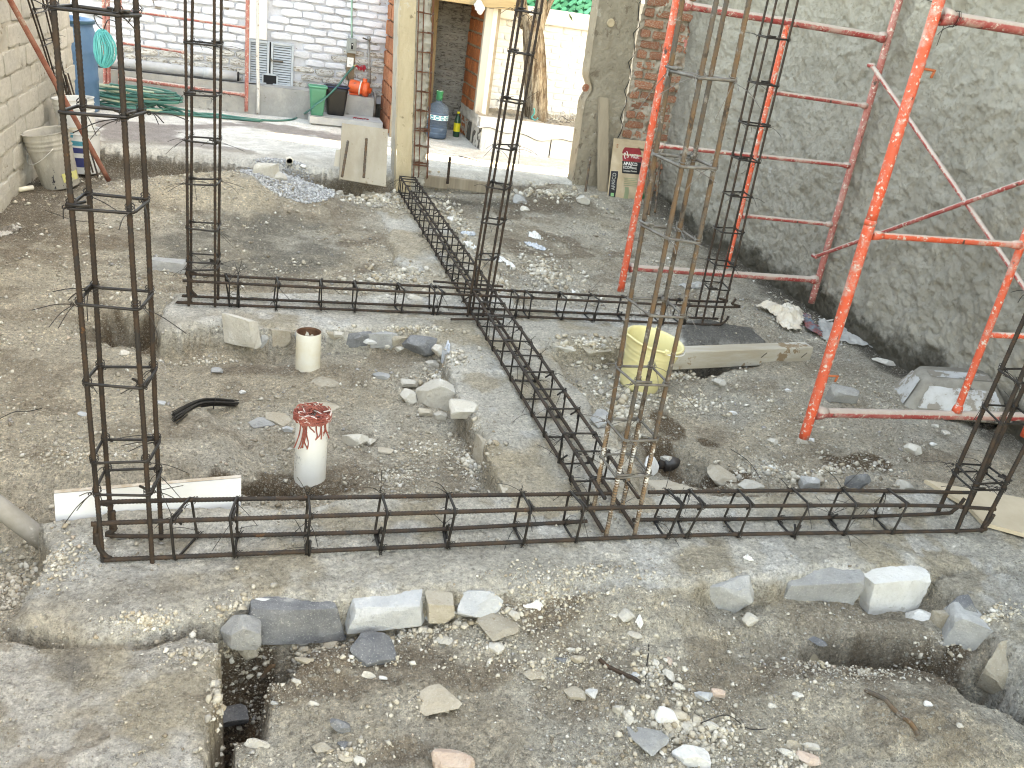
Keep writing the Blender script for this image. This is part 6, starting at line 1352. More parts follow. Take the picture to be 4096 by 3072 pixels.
# --- string line along the middle beam
# --- scraps of paper, plastic and broken sheet
wp_ = M('white_scrap', (.78, .78, .75), (.70, .70, .67), 10, .5, spots=((.5, .48, .43), 14, .66), bump=(50, .001)); clear = M('milky_plastic', (.58, .62, .66), (.46, .50, .54), 12, .25, spec=.6, bump=(30, .004))
for i, (ol, am, mt_, lb) in enumerate((
    ([(1838, 932), (1900, 930), (1903, 942), (1860, 948)], .02, clear, 'crushed clear plastic strip right of the cross beam, far end'),
    ([(1852, 970), (1880, 966), (1905, 990), (1895, 1000), (1870, 990)], .02, wp_, 'white paper scrap lying between the cross beam and the brown column'),
    ([(1985, 1025), (2045, 1052), (2060, 1075), (2040, 1078), (1975, 1042)], .01, wp_, 'long white board scrap at the foot of the brown column'),
    ([(2095, 970), (2130, 972), (2190, 1000), (2170, 1006), (2120, 990)], .02, clear, 'bluish plastic wrapper on the dirt right of the brown column'),
    ([(2150, 1085), (2205, 1095), (2190, 1100), (2145, 1092)], .006, wp_, 'flat white tile scrap behind the middle beam'),
    ([(2115, 930), (2160, 945), (2165, 962), (2115, 950)], .02, wp_, 'cream paper scrap beside the bluish wrapper'),
    ([(2286, 1158), (2302, 1172), (2290, 1182)], .01, wp_, 'small white triangular scrap behind the middle beam'),
    ([(2710, 1145), (2800, 1130), (2815, 1150), (2750, 1162)], .02, greysk, 'grey dusty sack scrap under the far scaffold rail'),
    ([(0, 925), (60, 905), (90, 915), (40, 940), (0, 955)], .03, M('dark_card', (.16, .14, .12), (.45, .42, .38), 5, .9, lo=.45, hi=.52), 'bent dark cardboard piece at the left edge'),
    ([(1790, 1370), (1800, 1385), (1795, 1420), (1765, 1420), (1780, 1400)], .03, clear, 'shiny crumpled wrapper tucked where the foundations meet'),
    ([(3240, 2635), (3285, 2650), (3300, 2675), (3275, 2672)], .02, M('dry_leaf', (.40, .34, .24), (.48, .42, .32), 20, .8), 'dry curled leaf on the soil at lower right'),
    ([(2092, 2430), (2140, 2408), (2172, 2430), (2160, 2448), (2130, 2436)], .012, wp_, 'white chip of tile on the soil below the front beam'),
    ([(2540, 2490), (2556, 2462), (2572, 2500), (2560, 2522)], .012, wp_, 'white pointed shard beside a pale stone in the foreground'),
    ([(3070, 1865), (3100, 1875), (3102, 1880), (3080, 1877)], .01, wp_, 'thin white splinter on the soil behind the front beam'),
    ([(2970, 2235), (2985, 2225), (3015, 2248), (2990, 2246)], .01, wp_, 'white paper flake on the front foundation'),
    )): crumple('scrap', lb, 'scrap', ol, am, mt_, 20+i, n=18, lift=.006)
p = V(gnd(4000, 2020)); q = [V(at(*w, .02)) for w in ((3700, 1918), (4110, 1995), (4330, 2200), (4230, 2170), (3935, 2090), (3870, 2020))]
g = MB(); g.add(q+[v_-Vector((0, 0, .016)) for v_ in q], [(5, 4, 3, 2, 1, 0)[::-1], (6, 7, 8, 9, 10, 11)[::-1]]+[(i, i+6, (i+1) % 6+6, (i+1) % 6) for i in range(6)]); props(g.build('tan_board', M('tan_board_face', (.55, .46, .34), (.49, .40, .29), 6, .75, spots=((.40, .31, .21), 8, .66), bump=(50, .001))), 'tan sheet of board lying on the ground at the right edge behind the corner column', 'board')
# sticks and loose wires
for (a_, b_, r_, lb, m_) in (((3460, 2765), (3672, 2945), .0065, 'old rebar piece half buried in the mound at lower right', steel_o), ((2395, 2640), (2560, 2735), .006, 'dark stick lying on the soil in the right foreground', steel), ((1045, 2715), (1100, 2670), .007, 'short grey stick in the hollow below the front stones', steel_o), ((2580, 2740), (2595, 2580), .0018, 'bent black wire on the soil in the right foreground', iron), ((1835, 545+80), (1920, 600+80-33), .004, 'thin dark stick on the bright yard floor', iron)):
    a, b = V(gnd(*a_)), V(gnd(*b_)); g = MB(); pts = [a.lerp(b, k/6) for k in range(7)]; pts = [Vector((p.x, p.y, float(hf(p.x, p.y)[0])+r_*.7)) for p in pts]; g.tube(curve_pts(pts, 4), r_, 7, rib=.1, step=.008); props(g.build('loose_rod', m_), lb, 'rod')
for k, (pts_, lb) in enumerate(((((180, 845), (230, 870), (300, 885), (420, 905)), 'thin wire lying on the dirt behind the left column'), ((( 0, 1680), (60, 1665), (110, 1652), (170, 1650)), 'thin wire on the dirt at the left edge'), (((2800, 2900), (2900, 2880), (2990, 2920), (3060, 2935)), 'loop of black wire in the rubble of the foreground'), (((2920, 1800), (2990, 1860), (3040, 1920)), 'thin wire on the soil behind the front beam, right of the cross'))):
    P = [V(gnd(*p))+Vector((0, 0, .006+.012*(i % 2))) for i, p in enumerate(pts_)]; g = MB(); g.tube(curve_pts(P, 8), .0016, 5); props(g.build('loose_wire', iron), lb, 'wire')
# cut pipe piece and black lump in the hollow behind the front beam
hp = V(gnd(2720, 1880)); blk_ = thing('dark_pipe', 'dark rusty pipe end showing in the wet hollow behind the front beam', 'pipe', hp); g = MB(); g.tube([hp+Vector((-.075, .03, .012)), hp+Vector((.055, .06, .006))], .034, 18); g.build('pipe_body', M('wet_rust_pipe', (.035, .028, .025), (.11, .12, .12), 8, .35, lo=.55, hi=.62, spec=.6), blk_, True)
g = MB(); g.tube([hp+Vector((-.10, .025, .014)), hp+Vector((-.07, .03, .012))], .021, 16); g.build('pipe_mouth', steel, blk_, True); g = MB(); g.tube([hp+Vector((-.102, .0245, .014)), hp+Vector((-.10, .025, .014))], .016, 16); g.build('bore', dark, blk_)
# ------------------------------------------------------------------ stones
import bmesh
def rock_mesh(seed, sub=3, cuts=9, blocky=0.0, rough=.05, name='rock'):
    r = random.Random(seed); bm = bmesh.new(); bmesh.ops.create_icosphere(bm, subdivisions=sub, radius=1.0)
    pl_ = []
    for k in range(cuts):
        n = Vector((r.gauss(0, 1), r.gauss(0, 1), r.gauss(0, 1))).normalized()
        if k < 6 and blocky:
            b = [Vector((1, 0, 0)), Vector((-1, 0, 0)), Vector((0, 1, 0)), Vector((0, -1, 0)), Vector((0, 0, 1)), Vector((0, 0, -1))][k]; n = (b+n*(1-blocky)).normalized(); pl_.append((n, r.uniform(.50, .62)))
        else: pl_.append((n, r.uniform(.52, .84) if not blocky else r.uniform(.66, .9)))
    off = (r.uniform(0, 50), r.uniform(0, 50))
    for v in bm.verts:
        p = v.co.copy()
        for n, d in pl_:
            e = p.dot(n)-d
            if e > 0: p -= n*e*.97
        v.co = p
    bm.verts.ensure_lookup_table(); A = np.array([v.co[:] for v in bm.verts])
    nz = (fbm(A[:, 0]+A[:, 2]*.7, A[:, 1]-A[:, 2]*.5, 2.2, 4, seed)-.5)*rough*2+(fbm(A[:, 0]-A[:, 2], A[:, 1]+A[:, 2], 7, 3, seed+1)-.5)*rough
    A = A*(1+nz[:, None]); lo, hi = A.min(0), A.max(0); A = (A-(lo+hi)/2)/(hi-lo)
    for v, p in zip(bm.verts, A): v.co = p
    me = bpy.data.meshes.new(name); bm.to_mesh(me); bm.free(); return me
def stone_mat(name, a, b, spot, rnd=.12, st=.62, bump=(38, .012)):
    """stone with freshly broken pale / dusty patches; pattern shifts with every stone"""
    t = NT(name); oi = t.new('ShaderNodeObjectInfo'); tc = t.new('ShaderNodeNewGeometry')
    src = tc.outputs['Position']
    n1 = t.noise(14, 7, .7, src); n2 = t.noise(60, 6, .75, src); n3 = t.noise(220, 4, .7, src)
    c = t.mix(t.ramp(n1, .35, .65), a, b); c = t.mix(t.ramp(n1, st, st+.05), c, spot); c = t.mix(t.ramp(n2, .55, .75), c, tuple(x*.72 for x in a)); c = t.mix(t.math('MULTIPLY', t.ramp(n3, .58, .66), .5), c, (.75, .72, .66))
    k = t.math('MULTIPLY_ADD', oi.outputs['Random'], 2*rnd); t.n[-1].inputs[2].default_value = 1-rnd
    cb = t.new('ShaderNodeCombineColor'); [t.l(k, cb.inputs[i]) for i in range(3)]; c = t.mix(1.0, c, cb.outputs[0], 'MULTIPLY')
    return t.done(c, .95, 0, t.bump(n3, .0018, 1, t.bump(n2, .006, 1, t.bump(n1, bump[1]))), .12)
SM = {'pale': stone_mat('pale_limestone', (.56, .52, .455), (.64, .61, .55), (.74, .72, .68)), 'tan': stone_mat('tan_stone_rock', (.46, .395, .31), (.54, .485, .40), (.40, .31, .22)),
      'grey': stone_mat('grey_stone', (.36, .36, .355), (.45, .45, .44), (.58, .575, .56)), 'slate': stone_mat('dark_slate', (.17, .175, .185), (.25, .255, .26), (.40, .395, .38), st=.60), 'pink': stone_mat('pinkish_stone', (.58, .43, .35), (.66, .54, .46), (.46, .28, .20)),
      'blue': stone_mat('blue_grey_stone', (.47, .485, .495), (.56, .57, .575), (.66, .66, .645)), 'white': stone_mat('white_mortared_stone', (.70, .69, .66), (.78, .775, .76), (.55, .53, .49)), 'soil': stone_mat('soil_caked_stone', (.40, .345, .27), (.48, .43, .355), (.33, .265, .195))}
RM_ = {}
def rmesh(kind, col, k):
    key = (kind, col, k)
    if key not in RM_:
        me = rock_mesh(100+k*7+{'lump': 0, 'block': 300, 'slab': 600}[kind], 4 if kind != 'lump' else 4, 17 if kind == 'lump' else 12, {'lump': 0, 'block': .86, 'slab': .0}[kind], {'lump': .06, 'block': .045, 'slab': .04}[kind]); me.materials.append(SM[col]); RM_[key] = me
    return RM_[key]
rrk = random.Random(77)
def rock(px, py, w, h, col, label, kind='lump', zf=.55, rot=None, tilt=0.0, var=None, cat='rock', sink=.28, name='rock', parent=None, group=None):
    p = gnd(px, py+h*.18); m_ = mpp(p); sx = w*m_; dist = np.linalg.norm(p-O3); el = math.asin(min(.95, (CAM_H-p[2])/dist))
    hz = zf*min(sx, h*m_*1.3); sy = max(.35*min(sx, h*m_), (h*m_-hz*math.cos(el)*.8)/math.sin(el))
    k = var if var is not None else rrk.randrange(7)
    o = bpy.data.objects.new(name, rmesh(kind, col, k)); COL.objects.link(o)
    z = float(hf(p[0], p[1])[0])+hz*(.5-sink)
    o.location = V((p[0], p[1], z))-(wloc(parent) if parent else Vector((0, 0, 0))); o.scale = (sx, sy, hz)
    a = -YAW+(rot or 0)
    o.rotation_euler = (tilt, tilt*.4, a)
    if parent: o.parent = parent
    else: props(o, label, cat, group)
    return o
R_ = rock
R_(1755, 1582, 195, 150, 'pale', 'large pale boulder leaning on others beside the cross foundation', zf=.75, var=1)
R_(1852, 1640, 125, 120, 'pale', 'pale grey stone between the large boulder and the cross foundation', zf=.7, var=2)
R_(1632, 1588, 75, 80, 'pale', 'tan white stone just left of the large boulder', zf=.8)
R_(1635, 1535, 70, 50, 'pale', 'dusty stone behind and left of the large boulder', zf=.6)
R_(1700, 1650, 60, 45, 'tan', 'small tan stone under the front of the large boulder', zf=.6)
R_(1760, 1660, 55, 50, 'pale', 'rounded stone in front of the large boulder', zf=.7)
R_(1525, 1500, 72, 42, 'grey', 'light grey stone alone in the dirt between pipe and boulder', zf=.5)
R_(1730, 1450, 60, 40, 'pale', 'pale stone in the dirt below the wrapper corner', zf=.5)
R_(1755, 1402, 65, 55, 'pale', 'cream stone at the corner of middle and cross foundations', zf=.7)
R_(1480, 1362, 58, 34, 'white', 'white stone under the face of the middle foundation', zf=.6)
R_(1355, 1340, 42, 36, 'pale', 'small cream stone behind the open pipe stub', zf=.7)
R_(1430, 1350, 40, 34, 'slate', 'small dark stone under the middle foundation', zf=.7)
R_(1545, 1385, 46, 34, 'pale', 'round stone below the dark stones of the middle foundation', zf=.6)
R_(1595, 1395, 40, 30, 'pale', 'second round stone below the dark stones of the middle foundation', zf=.6)
R_(1112, 1668, 115, 58, 'tan', 'flat tan stone tilted in the dirt between wire bundle and thread pipe', zf=.4, tilt=.15, rot=-.4)
R_(1048, 1690, 105, 60, 'grey', 'grey rubble lump right of the wire bundle', zf=.4, var=3)
R_(1150, 1715, 45, 34, 'blue', 'small bluish stone left of the thread stuffed pipe', zf=.6)
R_(1418, 1765, 105, 78, 'pale', 'cream angular stone right of the thread stuffed pipe', zf=.7, var=4)
R_(1475, 1765, 50, 46, 'pale', 'small stone touching the cream angular one', zf=.6)
R_(1540, 1800, 62, 26, 'tan', 'thin tile fragment lying on the dirt right of the cream stone', 'block', zf=.25)
R_(1300, 1520, 110, 50, 'soil', 'half buried flat stone in front of the open pipe stub', zf=.25, sink=.45)
R_(1270, 1620, 160, 70, 'soil', 'broad half buried stone behind the thread stuffed pipe', zf=.2, sink=.48)
R_(965, 1352, 150, 112, 'pale', 'squared cream block with a pink stain leaning on the middle foundation', 'block', zf=.85, var=1, sink=.1, rot=-.25)
R_(680, 1062, 148, 62, 'grey', 'grey elongated stone lying behind the left middle column', 'block', zf=.6, var=2, rot=.15)
R_(1062, 690, 92, 62, 'pale', 'pale block on the dark soil in front of the yard edge', 'block', zf=.8, var=3)
R_(1118, 705, 60, 40, 'pale', 'pale stone right of the block before the yard edge', zf=.6)
R_(1212, 665, 26, 16, 'white', 'small white stone near the drain mouth', zf=.6)
R_(870, 1480, 46, 34, 'grey', 'flat grey chip on the dirt below the squared block', zf=.4)
R_(500, 1410, 36, 30, 'pale', 'small pale chip on the dirt left of the foundation end', zf=.5)
R_(330, 1655, 40, 22, 'blue', 'small blue grey flake behind the left front column', zf=.4)
R_(970, 1570, 30, 22, 'white', 'small white stone above the wire bundle', zf=.7)
R_(640, 1608, 44, 24, 'blue', 'bluish flat stone right of the left front column', zf=.4)
R_(3362, 1590, 120, 92, 'grey', 'angular blue grey stone at the foot of the near scaffold post', zf=.8, var=2, tilt=.2)
R_(3535, 1448, 82, 32, 'pale', 'pale flat stone on the ground between sack and tray', zf=.5)
R_(2875, 1530, 58, 36, 'pale', 'pale stone in front of the hole under the timber', zf=.6)
R_(2405, 1675, 95, 105, 'grey', 'grey white stone left of the white limed column', zf=.75, var=3)
R_(2460, 1690, 60, 70, 'soil', 'earthy stone beside the limed column', zf=.7)
R_(2690, 1948, 235, 70, 'tan', 'domed tan stone right behind the front beam', zf=.35, var=2, sink=.3)
R_(2602, 1862, 62, 95, 'white', 'upright white stone beside the dark hollow', zf=1.1, var=5, sink=.15)
R_(2660, 1835, 55, 40, 'pale', 'white knobbly stone above the dark hollow', zf=.6)
R_(2885, 1905, 140, 85, 'tan', 'slanting tan slab stone right of the dark hollow', zf=.45, rot=-.5, tilt=.15)
R_(3000, 1945, 105, 62, 'pale', 'cream stone right behind the front beam', zf=.6)
R_(2955, 1962, 40, 30, 'soil', 'small earthy stone wedged behind the front beam', zf=.6)
R_(3232, 1938, 82, 70, 'grey', 'grey stone behind the front beam, left of the dark stone', zf=.8)
R_(3265, 1920, 50, 55, 'soil', 'tan stone leaning on the grey stone behind the front beam', zf=.8)
R_(3425, 1935, 95, 72, 'slate', 'dark pointed stone behind the front beam', zf=.9, var=4)
R_(3620, 1940, 70, 45, 'pale', 'cream stone behind the right part of the front beam', zf=.6)
R_(3210, 1765, 46, 34, 'pale', 'round stone at the very foot of the near scaffold', zf=.7)
R_(3245, 1760, 26, 26, 'white', 'white pebble beside the near scaffold foot', zf=.7)
R_(3090, 1768, 40, 32, 'pale', 'stone left of the near scaffold foot', zf=.7)
R_(3650, 1800, 60, 50, 'pale', 'pointed white stone in the open soil right of the scaffold foot', zf=.7, var=6)
R_(3780, 1732, 28, 28, 'pale', 'round stone left of the corner column', zf=.7)
R_(3740, 1705, 30, 22, 'pale', 'small flat stone under the scaffold rail', zf=.6)
R_(3730, 1778, 30, 18, 'white', 'little white stone on the soil near the corner column', zf=.7)
R_(2930, 1650, 34, 20, 'white', 'white stone in the rubble right of the limed column', zf=.6)
R_(3150, 1560, 26, 18, 'white', 'small white stone on soil left of the scaffold post', zf=.6)
R_(2330, 800, 56, 40, 'pale', 'pale lump on the ground in front of the pillar', zf=.7)
R_(2080, 800, 60, 44, 'grey', 'grey lump beside the brown column far back', zf=.7)
R_(2100, 835, 40, 26, 'pale', 'pale lump on the ground right of the brown column', zf=.6)
R_(1800, 878, 30, 22, 'white', 'white stone right of the cross beam, far back', zf=.7)
R_(1650, 1075, 44, 30, 'pale', 'pale stone on the rubble behind the middle beam', zf=.7)
R_(1660, 1190, 60, 30, 'pale', 'cream stone seen through the middle beam', zf=.6)
R_(1700, 1180, 44, 34, 'pale', 'round stone at the edge of the cross foundation, through the middle beam', zf=.7)
# foreground
R_(1748, 2785, 188, 138, 'tan', 'large flat tan stone lying alone in the foreground soil', zf=.22, var=3, sink=.2)
R_(1485, 2575, 172, 150, 'slate', 'dark grey pointed slab resting before the front stones', zf=.4, var=1, tilt=.25, rot=.5)
R_(1325, 2558, 58, 86, 'tan', 'upright tan shard left of the dark pointed slab', zf=.6, var=2)
R_(1428, 2520, 118, 42, 'tan', 'thin tan flake lying above the dark pointed slab', zf=.25, rot=.25)
R_(1975, 2488, 185, 112, 'soil', 'flat grey brown slab tilted at the foot of the pale front stone', zf=.22, var=4, rot=-.5, tilt=.1)
R_(1595, 2487, 56, 48, 'pale', 'cream stone touching the foot of the front foundation', zf=.8)
R_(1608, 2520, 36, 34, 'pale', 'smaller cream stone below the one at the front foundation', zf=.8)
R_(1660, 2505, 76, 40, 'soil', 'earthy lump right of the cream stone below the foundation', zf=.6)
R_(1748, 2450, 60, 40, 'pale', 'pale chip under the tan stone of the front foundation', zf=.6)
R_(1810, 2440, 64, 28, 'white', 'white flake under the pale front stone', zf=.35)
R_(1712, 2475, 44, 34, 'grey', 'grey stone in the rubble below the foundation', zf=.7)
R_(2055, 2460, 50, 44, 'pale', 'pale stone right of the flat tilted slab', zf=.7)
R_(1995, 2420, 36, 36, 'pale', 'small pale stone resting at the right tip of the front stones', zf=.8)
R_(1790, 2555, 100, 40, 'pale', 'flat cream stone in the soil below the tilted slab', zf=.25)
R_(1985, 2580, 66, 56, 'pale', 'long whitish chip lying on the soil in mid foreground', zf=.35, rot=-.6)
R_(1475, 2700, 54, 36, 'pale', 'cream pebble in the foreground soil, left of the large flat stone', zf=.7)
R_(1532, 2712, 34, 22, 'white', 'white pebble next to the cream pebble in the foreground', zf=.6)
R_(1185, 2725, 40, 24, 'pale', 'pale pebble on the soil near the hollow', zf=.6)
R_(1255, 2812, 42, 24, 'pale', 'lone pale chip in the left foreground soil', zf=.5)
R_(1098, 2810, 30, 18, 'grey', 'small grey chip in the left foreground soil', zf=.5)
R_(1360, 2905, 86, 66, 'slate', 'dark slate shard standing in the foreground soil', zf=.7, var=6, tilt=.5)
R_(1372, 2975, 46, 36, 'slate', 'small slate chip below the standing shard', zf=.35)
R_(1290, 2985, 76, 46, 'soil', 'flat earthy chip left of the slate chip', zf=.25)
R_(1380, 3028, 56, 34, 'tan', 'tan chip at the bottom below the slate chip', zf=.3)
R_(1440, 3035, 48, 34, 'pale', 'pale chip at the bottom edge', zf=.35)
R_(1808, 3055, 165, 130, 'pink', 'pinkish lump of brick cut by the bottom edge', zf=.7, var=2)
R_(1030, 2972, 92, 48, 'pale', 'pale chunk in the lower left foreground', zf=.55, var=5)
R_(905, 2850, 150, 100, 'slate', 'dark slab stuck in the crack beside the old slab', zf=.5, tilt=.3, rot=.5, var=1)
R_(1200, 2558, 70, 56, 'grey', 'grey lump in the hollow below the white mortar', zf=.7)
R_(985, 2600, 90, 80, 'soil', 'earth lump deep in the hollow at the slab corner', zf=.7)
R_(1215, 2640, 74, 38, 'soil', 'earthy lump at the edge of the hollow', zf=.5)
R_(2582, 2945, 160, 118, 'grey', 'grey pointed slab by the rubble in the foreground', zf=.25, var=4, rot=-.3)
R_(2665, 2862, 92, 76, 'white', 'knobbly white stone in the middle of the foreground rubble', zf=.8)
R_(2715, 2862, 60, 60, 'tan', 'tan stone behind the knobbly white one', zf=.7)
R_(2755, 3022, 140, 118, 'white', 'biggest white stone of the rubble at the bottom', zf=.75, var=1)
R_(2840, 2908, 62, 50, 'pale', 'cream stone right of the rubble hollow', zf=.7)
R_(2790, 2880, 48, 60, 'tan', 'tan stone left of the cream rubble stone', zf=.7)
R_(2745, 2910, 48, 52, 'pale', 'grey cream stone on the rubble pile', zf=.8)
R_(2472, 2838, 48, 50, 'pale', 'roundish cream stone at the left of the rubble', zf=.9)
R_(2512, 2856, 40, 66, 'pale', 'long cream stone beside the roundish one', zf=.6, rot=.4)
R_(2868, 2776, 58, 52, 'pink', 'salmon pink stone right of the foreground rubble', zf=.8)
R_(2812, 2782, 72, 52, 'blue', 'milky quartz like stone left of the pink one', zf=.5)
R_(2715, 2745, 52, 36, 'pale', 'cream stone above the rubble heap', zf=.6)
R_(2676, 2696, 38, 62, 'pale', 'tall cream stone above the rubble', zf=.7, rot=.3)
R_(2622, 2650, 28, 36, 'pale', 'small cream stone in a row above the rubble', zf=.8)
R_(2676, 2640, 28, 40, 'pink', 'orange cream chip above the rubble', zf=.6)
R_(2502, 2460, 66, 70, 'pale', 'pale rough stone lying in the upper foreground', zf=.7)
R_(2535, 2538, 66, 36, 'pale', 'cream wedge below the pale rough stone', zf=.5)
R_(2450, 2460, 40, 24, 'pale', 'flat pale chip left of the pale rough stone', zf=.4)
R_(2310, 2636, 58, 46, 'tan', 'tan stone in the soil of the right foreground', zf=.6)
R_(2245, 2640, 56, 32, 'slate', 'grey wedge left of the tan stone', zf=.5)
R_(2285, 2598, 42, 26, 'pale', 'pale chip above the tan stone', zf=.6)
R_(2298, 2762, 84, 62, 'soil', 'flat grey stone beside a white chip in the foreground', zf=.3)
R_(2365, 2768, 48, 54, 'white', 'white chip beside the flat grey stone', zf=.5)
R_(2140, 2690, 92, 52, 'soil', 'broad earthy stone sunk in the soil', zf=.25, sink=.4)
R_(2540, 2700, 36, 30, 'blue', 'small blue grey stone by the thin black wire', zf=.6)
R_(3172, 2978, 66, 48, 'tan', 'tan stone of the small group at lower right', zf=.6)
R_(3240, 2982, 62, 36, 'pale', 'pale stone of the small group at lower right', zf=.6)
R_(3225, 3032, 100, 58, 'pink', 'pinkish tan stone of the small group at lower right', zf=.5)
R_(3140, 3010, 54, 34, 'pale', 'cream stone of the small group at lower right', zf=.6)
R_(3190, 2778, 54, 28, 'pale', 'cream chip on the soil of the right foreground', zf=.4)
R_(3090, 2822, 38, 26, 'pale', 'small cream stone on the soil of the right foreground', zf=.6)
R_(3713, 2815, 34, 26, 'white', 'white pebble on the mound at lower right', zf=.6)
R_(3840, 2900, 26, 22, 'pale', 'cream pebble on the mound at lower right', zf=.6)
R_(2995, 2480, 62, 70, 'pale', 'pale stone under the grey front stone on the right', zf=.9)
R_(3270, 2560, 70, 36, 'slate', 'dark flake below the rounded foundation stone', zf=.4, rot=-.5)
# stones bedded in the faces of the foundations (parts of them)
def bedded(px, py, w, h, zc, col, par, depth=.10, kind='block', var=0, rot=0.0, back=.34):
    """a stone whose front face shows w x h photo pixels at this spot of a foundation face"""
    p = at(px, py, zc); m_ = mpp(p); el = math.asin((CAM_H-zc)/np.linalg.norm(p-O3))
    o = bpy.data.objects.new('stone', rmesh(kind, col, var)); COL.objects.link(o); o.parent = par
    o.scale = (w*m_*1.08, depth, h*m_/math.cos(el)*1.12)
    ysc = np.linspace(p[1]-.14, p[1]+.14, 141); yes = []
    for xo in np.linspace(-.42, .42, 7):
        on_ = np.nonzero(hf(np.full(141, p[0]+xo*w*m_), ysc) > -.03)[0]
        if len(on_): yes.append(ysc[on_[0]]-xo*w*m_*math.tan(rot))
    ye = np.sort(yes)[:3].mean() if len(yes) > 2 else p[1]
    if zc < -.06: ye += .012
    if par is f_front and 3000 < px < 3650 and zc < -.08: ye = float(at(px, 2302, -.006)[1])+.01
    if par is f_front and 3000 < px < 3650 and zc < -.08: p = aty(px, py, ye)
    q = V(p); q.y = ye+depth*.5-.016; q.z = min(q.z, -.010-.5*o.scale[2]) if zc > -.06 else q.z; o.location = q-wloc(par); o.rotation_euler = (0, 0, rot)
    return o
B_ = bedded
for (px, pt, pb, w, col, kd, vr, dp_), (fx, fy, fb, ft, fw) in zip(FACE, FACE_AT):
    o = bpy.data.objects.new('stone', rmesh(kd, col, vr)); COL.objects.link(o); o.parent = f_front; hz_ = min(ft, -.006)-fb+.03
    o.scale = (fw*1.04, dp_, hz_*1.04); o.location = Vector((fx, fy+dp_*.5-.020, fb-.03+hz_*.5))-wloc(f_front); o.rotation_euler = (0, 0, -.03)
B_(1055, 2470, 150, 84, -.03, 'white', f_front, .05, 'lump', 3, .0, .35)
B_(3205, 2490, 250, 150, -.13, 'white', f_front, .12, 'lump', 2, .0)
B_(3490, 2520, 300, 150, -.15, 'grey', f_front, .12, 'block', 6, .0)
B_(3080, 2440, 120, 90, -.09, 'soil', f_front, .10, 'lump', 0)
B_(3400, 2455, 150, 60, -.09, 'soil', f_front, .10, 'lump', 3)
B_(3930, 2440, 330, 190, -.035, 'grey', f_front, .16, 'block', 0, -.75)
B_(3760, 2380, 90, 130, -.06, 'slate', f_front, .09, 'lump', 1, -.5)
B_(3790, 2470, 170, 110, -.10, 'soil', f_front, .12, 'lump', 4, -.6)
B_(3750, 2540, 150, 70, -.15, 'white', f_front, .09, 'lump', 6, -.6)
B_(3960, 2600, 170, 170, -.10, 'soil', f_front, .12, 'lump', 5, -.75)
B_(3708, 2430, 60, 40, -.07, 'blue', f_front, .05, 'lump', 2, -.6)
for (px, py, w, h, col, v, z_) in ((1130, 1352, 80, 62, 'tan', 1, -.035), (1220, 1345, 90, 56, 'grey', 2, -.035), (1330, 1338, 110, 46, 'soil', 4, -.03), (1440, 1342, 110, 62, 'slate', 3, -.04), (1530, 1350, 130, 60, 'grey', 5, -.04), (1605, 1362, 88, 62, 'soil', 2, -.045), (1690, 1368, 150, 66, 'slate', 6, -.045), (1060, 1365, 70, 80, 'grey', 0, -.04)):
    B_(px, py, w, h, z_, col, f_mid, .10, 'block' if v % 2 else 'lump', v)
for (px, py, w, h, col, v, z_) in ((2600, 1420, 150, 46, 'grey', 1, -.03), (2380, 1392, 120, 34, 'soil', 2, -.03), (2250, 1380, 130, 34, 'pale', 4, -.03)):
    B_(px, py, w, h, z_, col, f_mid, .10, 'lump', v)
for k, (y_, L_, col, v) in enumerate(((2.52, .22, 'tan', 1), (2.75, .2, 'soil', 3), (2.97, .23, 'tan', 2), (3.2, .2, 'soil', 5), (3.42, .22, 'grey', 4), (3.62, .18, 'tan', 0))):
    o = bpy.data.objects.new('stone', rmesh('block', col, v)); COL.objects.link(o); o.parent = f_cross; o.scale = (.10, L_, .13); o.location = Vector((.912+.01*(k % 2), y_, -.078))-wloc(f_cross); o.rotation_euler = (0, .05, rrk.uniform(-.06, .06))

# ------------------------------------------------------------------ pebbles, rubble and gravel: past counting
TET = {}
def chip_template(kind, seed):
    r = np.random.default_rng(seed)
    if kind == 8:
        v = np.array([(1, 0, 0), (-1, 0, 0), (0, 1, 0), (0, -1, 0), (0, 0, 1), (0, 0, -1)], float); f = [(0, 2, 4), (2, 1, 4), (1, 3, 4), (3, 0, 4), (2, 0, 5), (1, 2, 5), (3, 1, 5), (0, 3, 5)]
        v *= r.uniform(.55, 1.4, (6, 1)); v += r.uniform(-.25, .25, (6, 3))
    else:
        t = (1+5**.5)/2; v = np.array([(-1, t, 0), (1, t, 0), (-1, -t, 0), (1, -t, 0), (0, -1, t), (0, 1, t), (0, -1, -t), (0, 1, -t), (t, 0, -1), (t, 0, 1), (-t, 0, -1), (-t, 0, 1)], float)/1.9
        f = [(0, 11, 5), (0, 5, 1), (0, 1, 7), (0, 7, 10), (0, 10, 11), (1, 5, 9), (5, 11, 4), (11, 10, 2), (10, 7, 6), (7, 1, 8), (3, 9, 4), (3, 4, 2), (3, 2, 6), (3, 6, 8), (3, 8, 9), (4, 9, 5), (2, 4, 11), (6, 2, 10), (8, 6, 7), (9, 8, 1)]
        v *= r.uniform(.58, 1.3, (12, 1)); v += r.uniform(-.12, .12, (12, 3))
    return v, np.array(f)
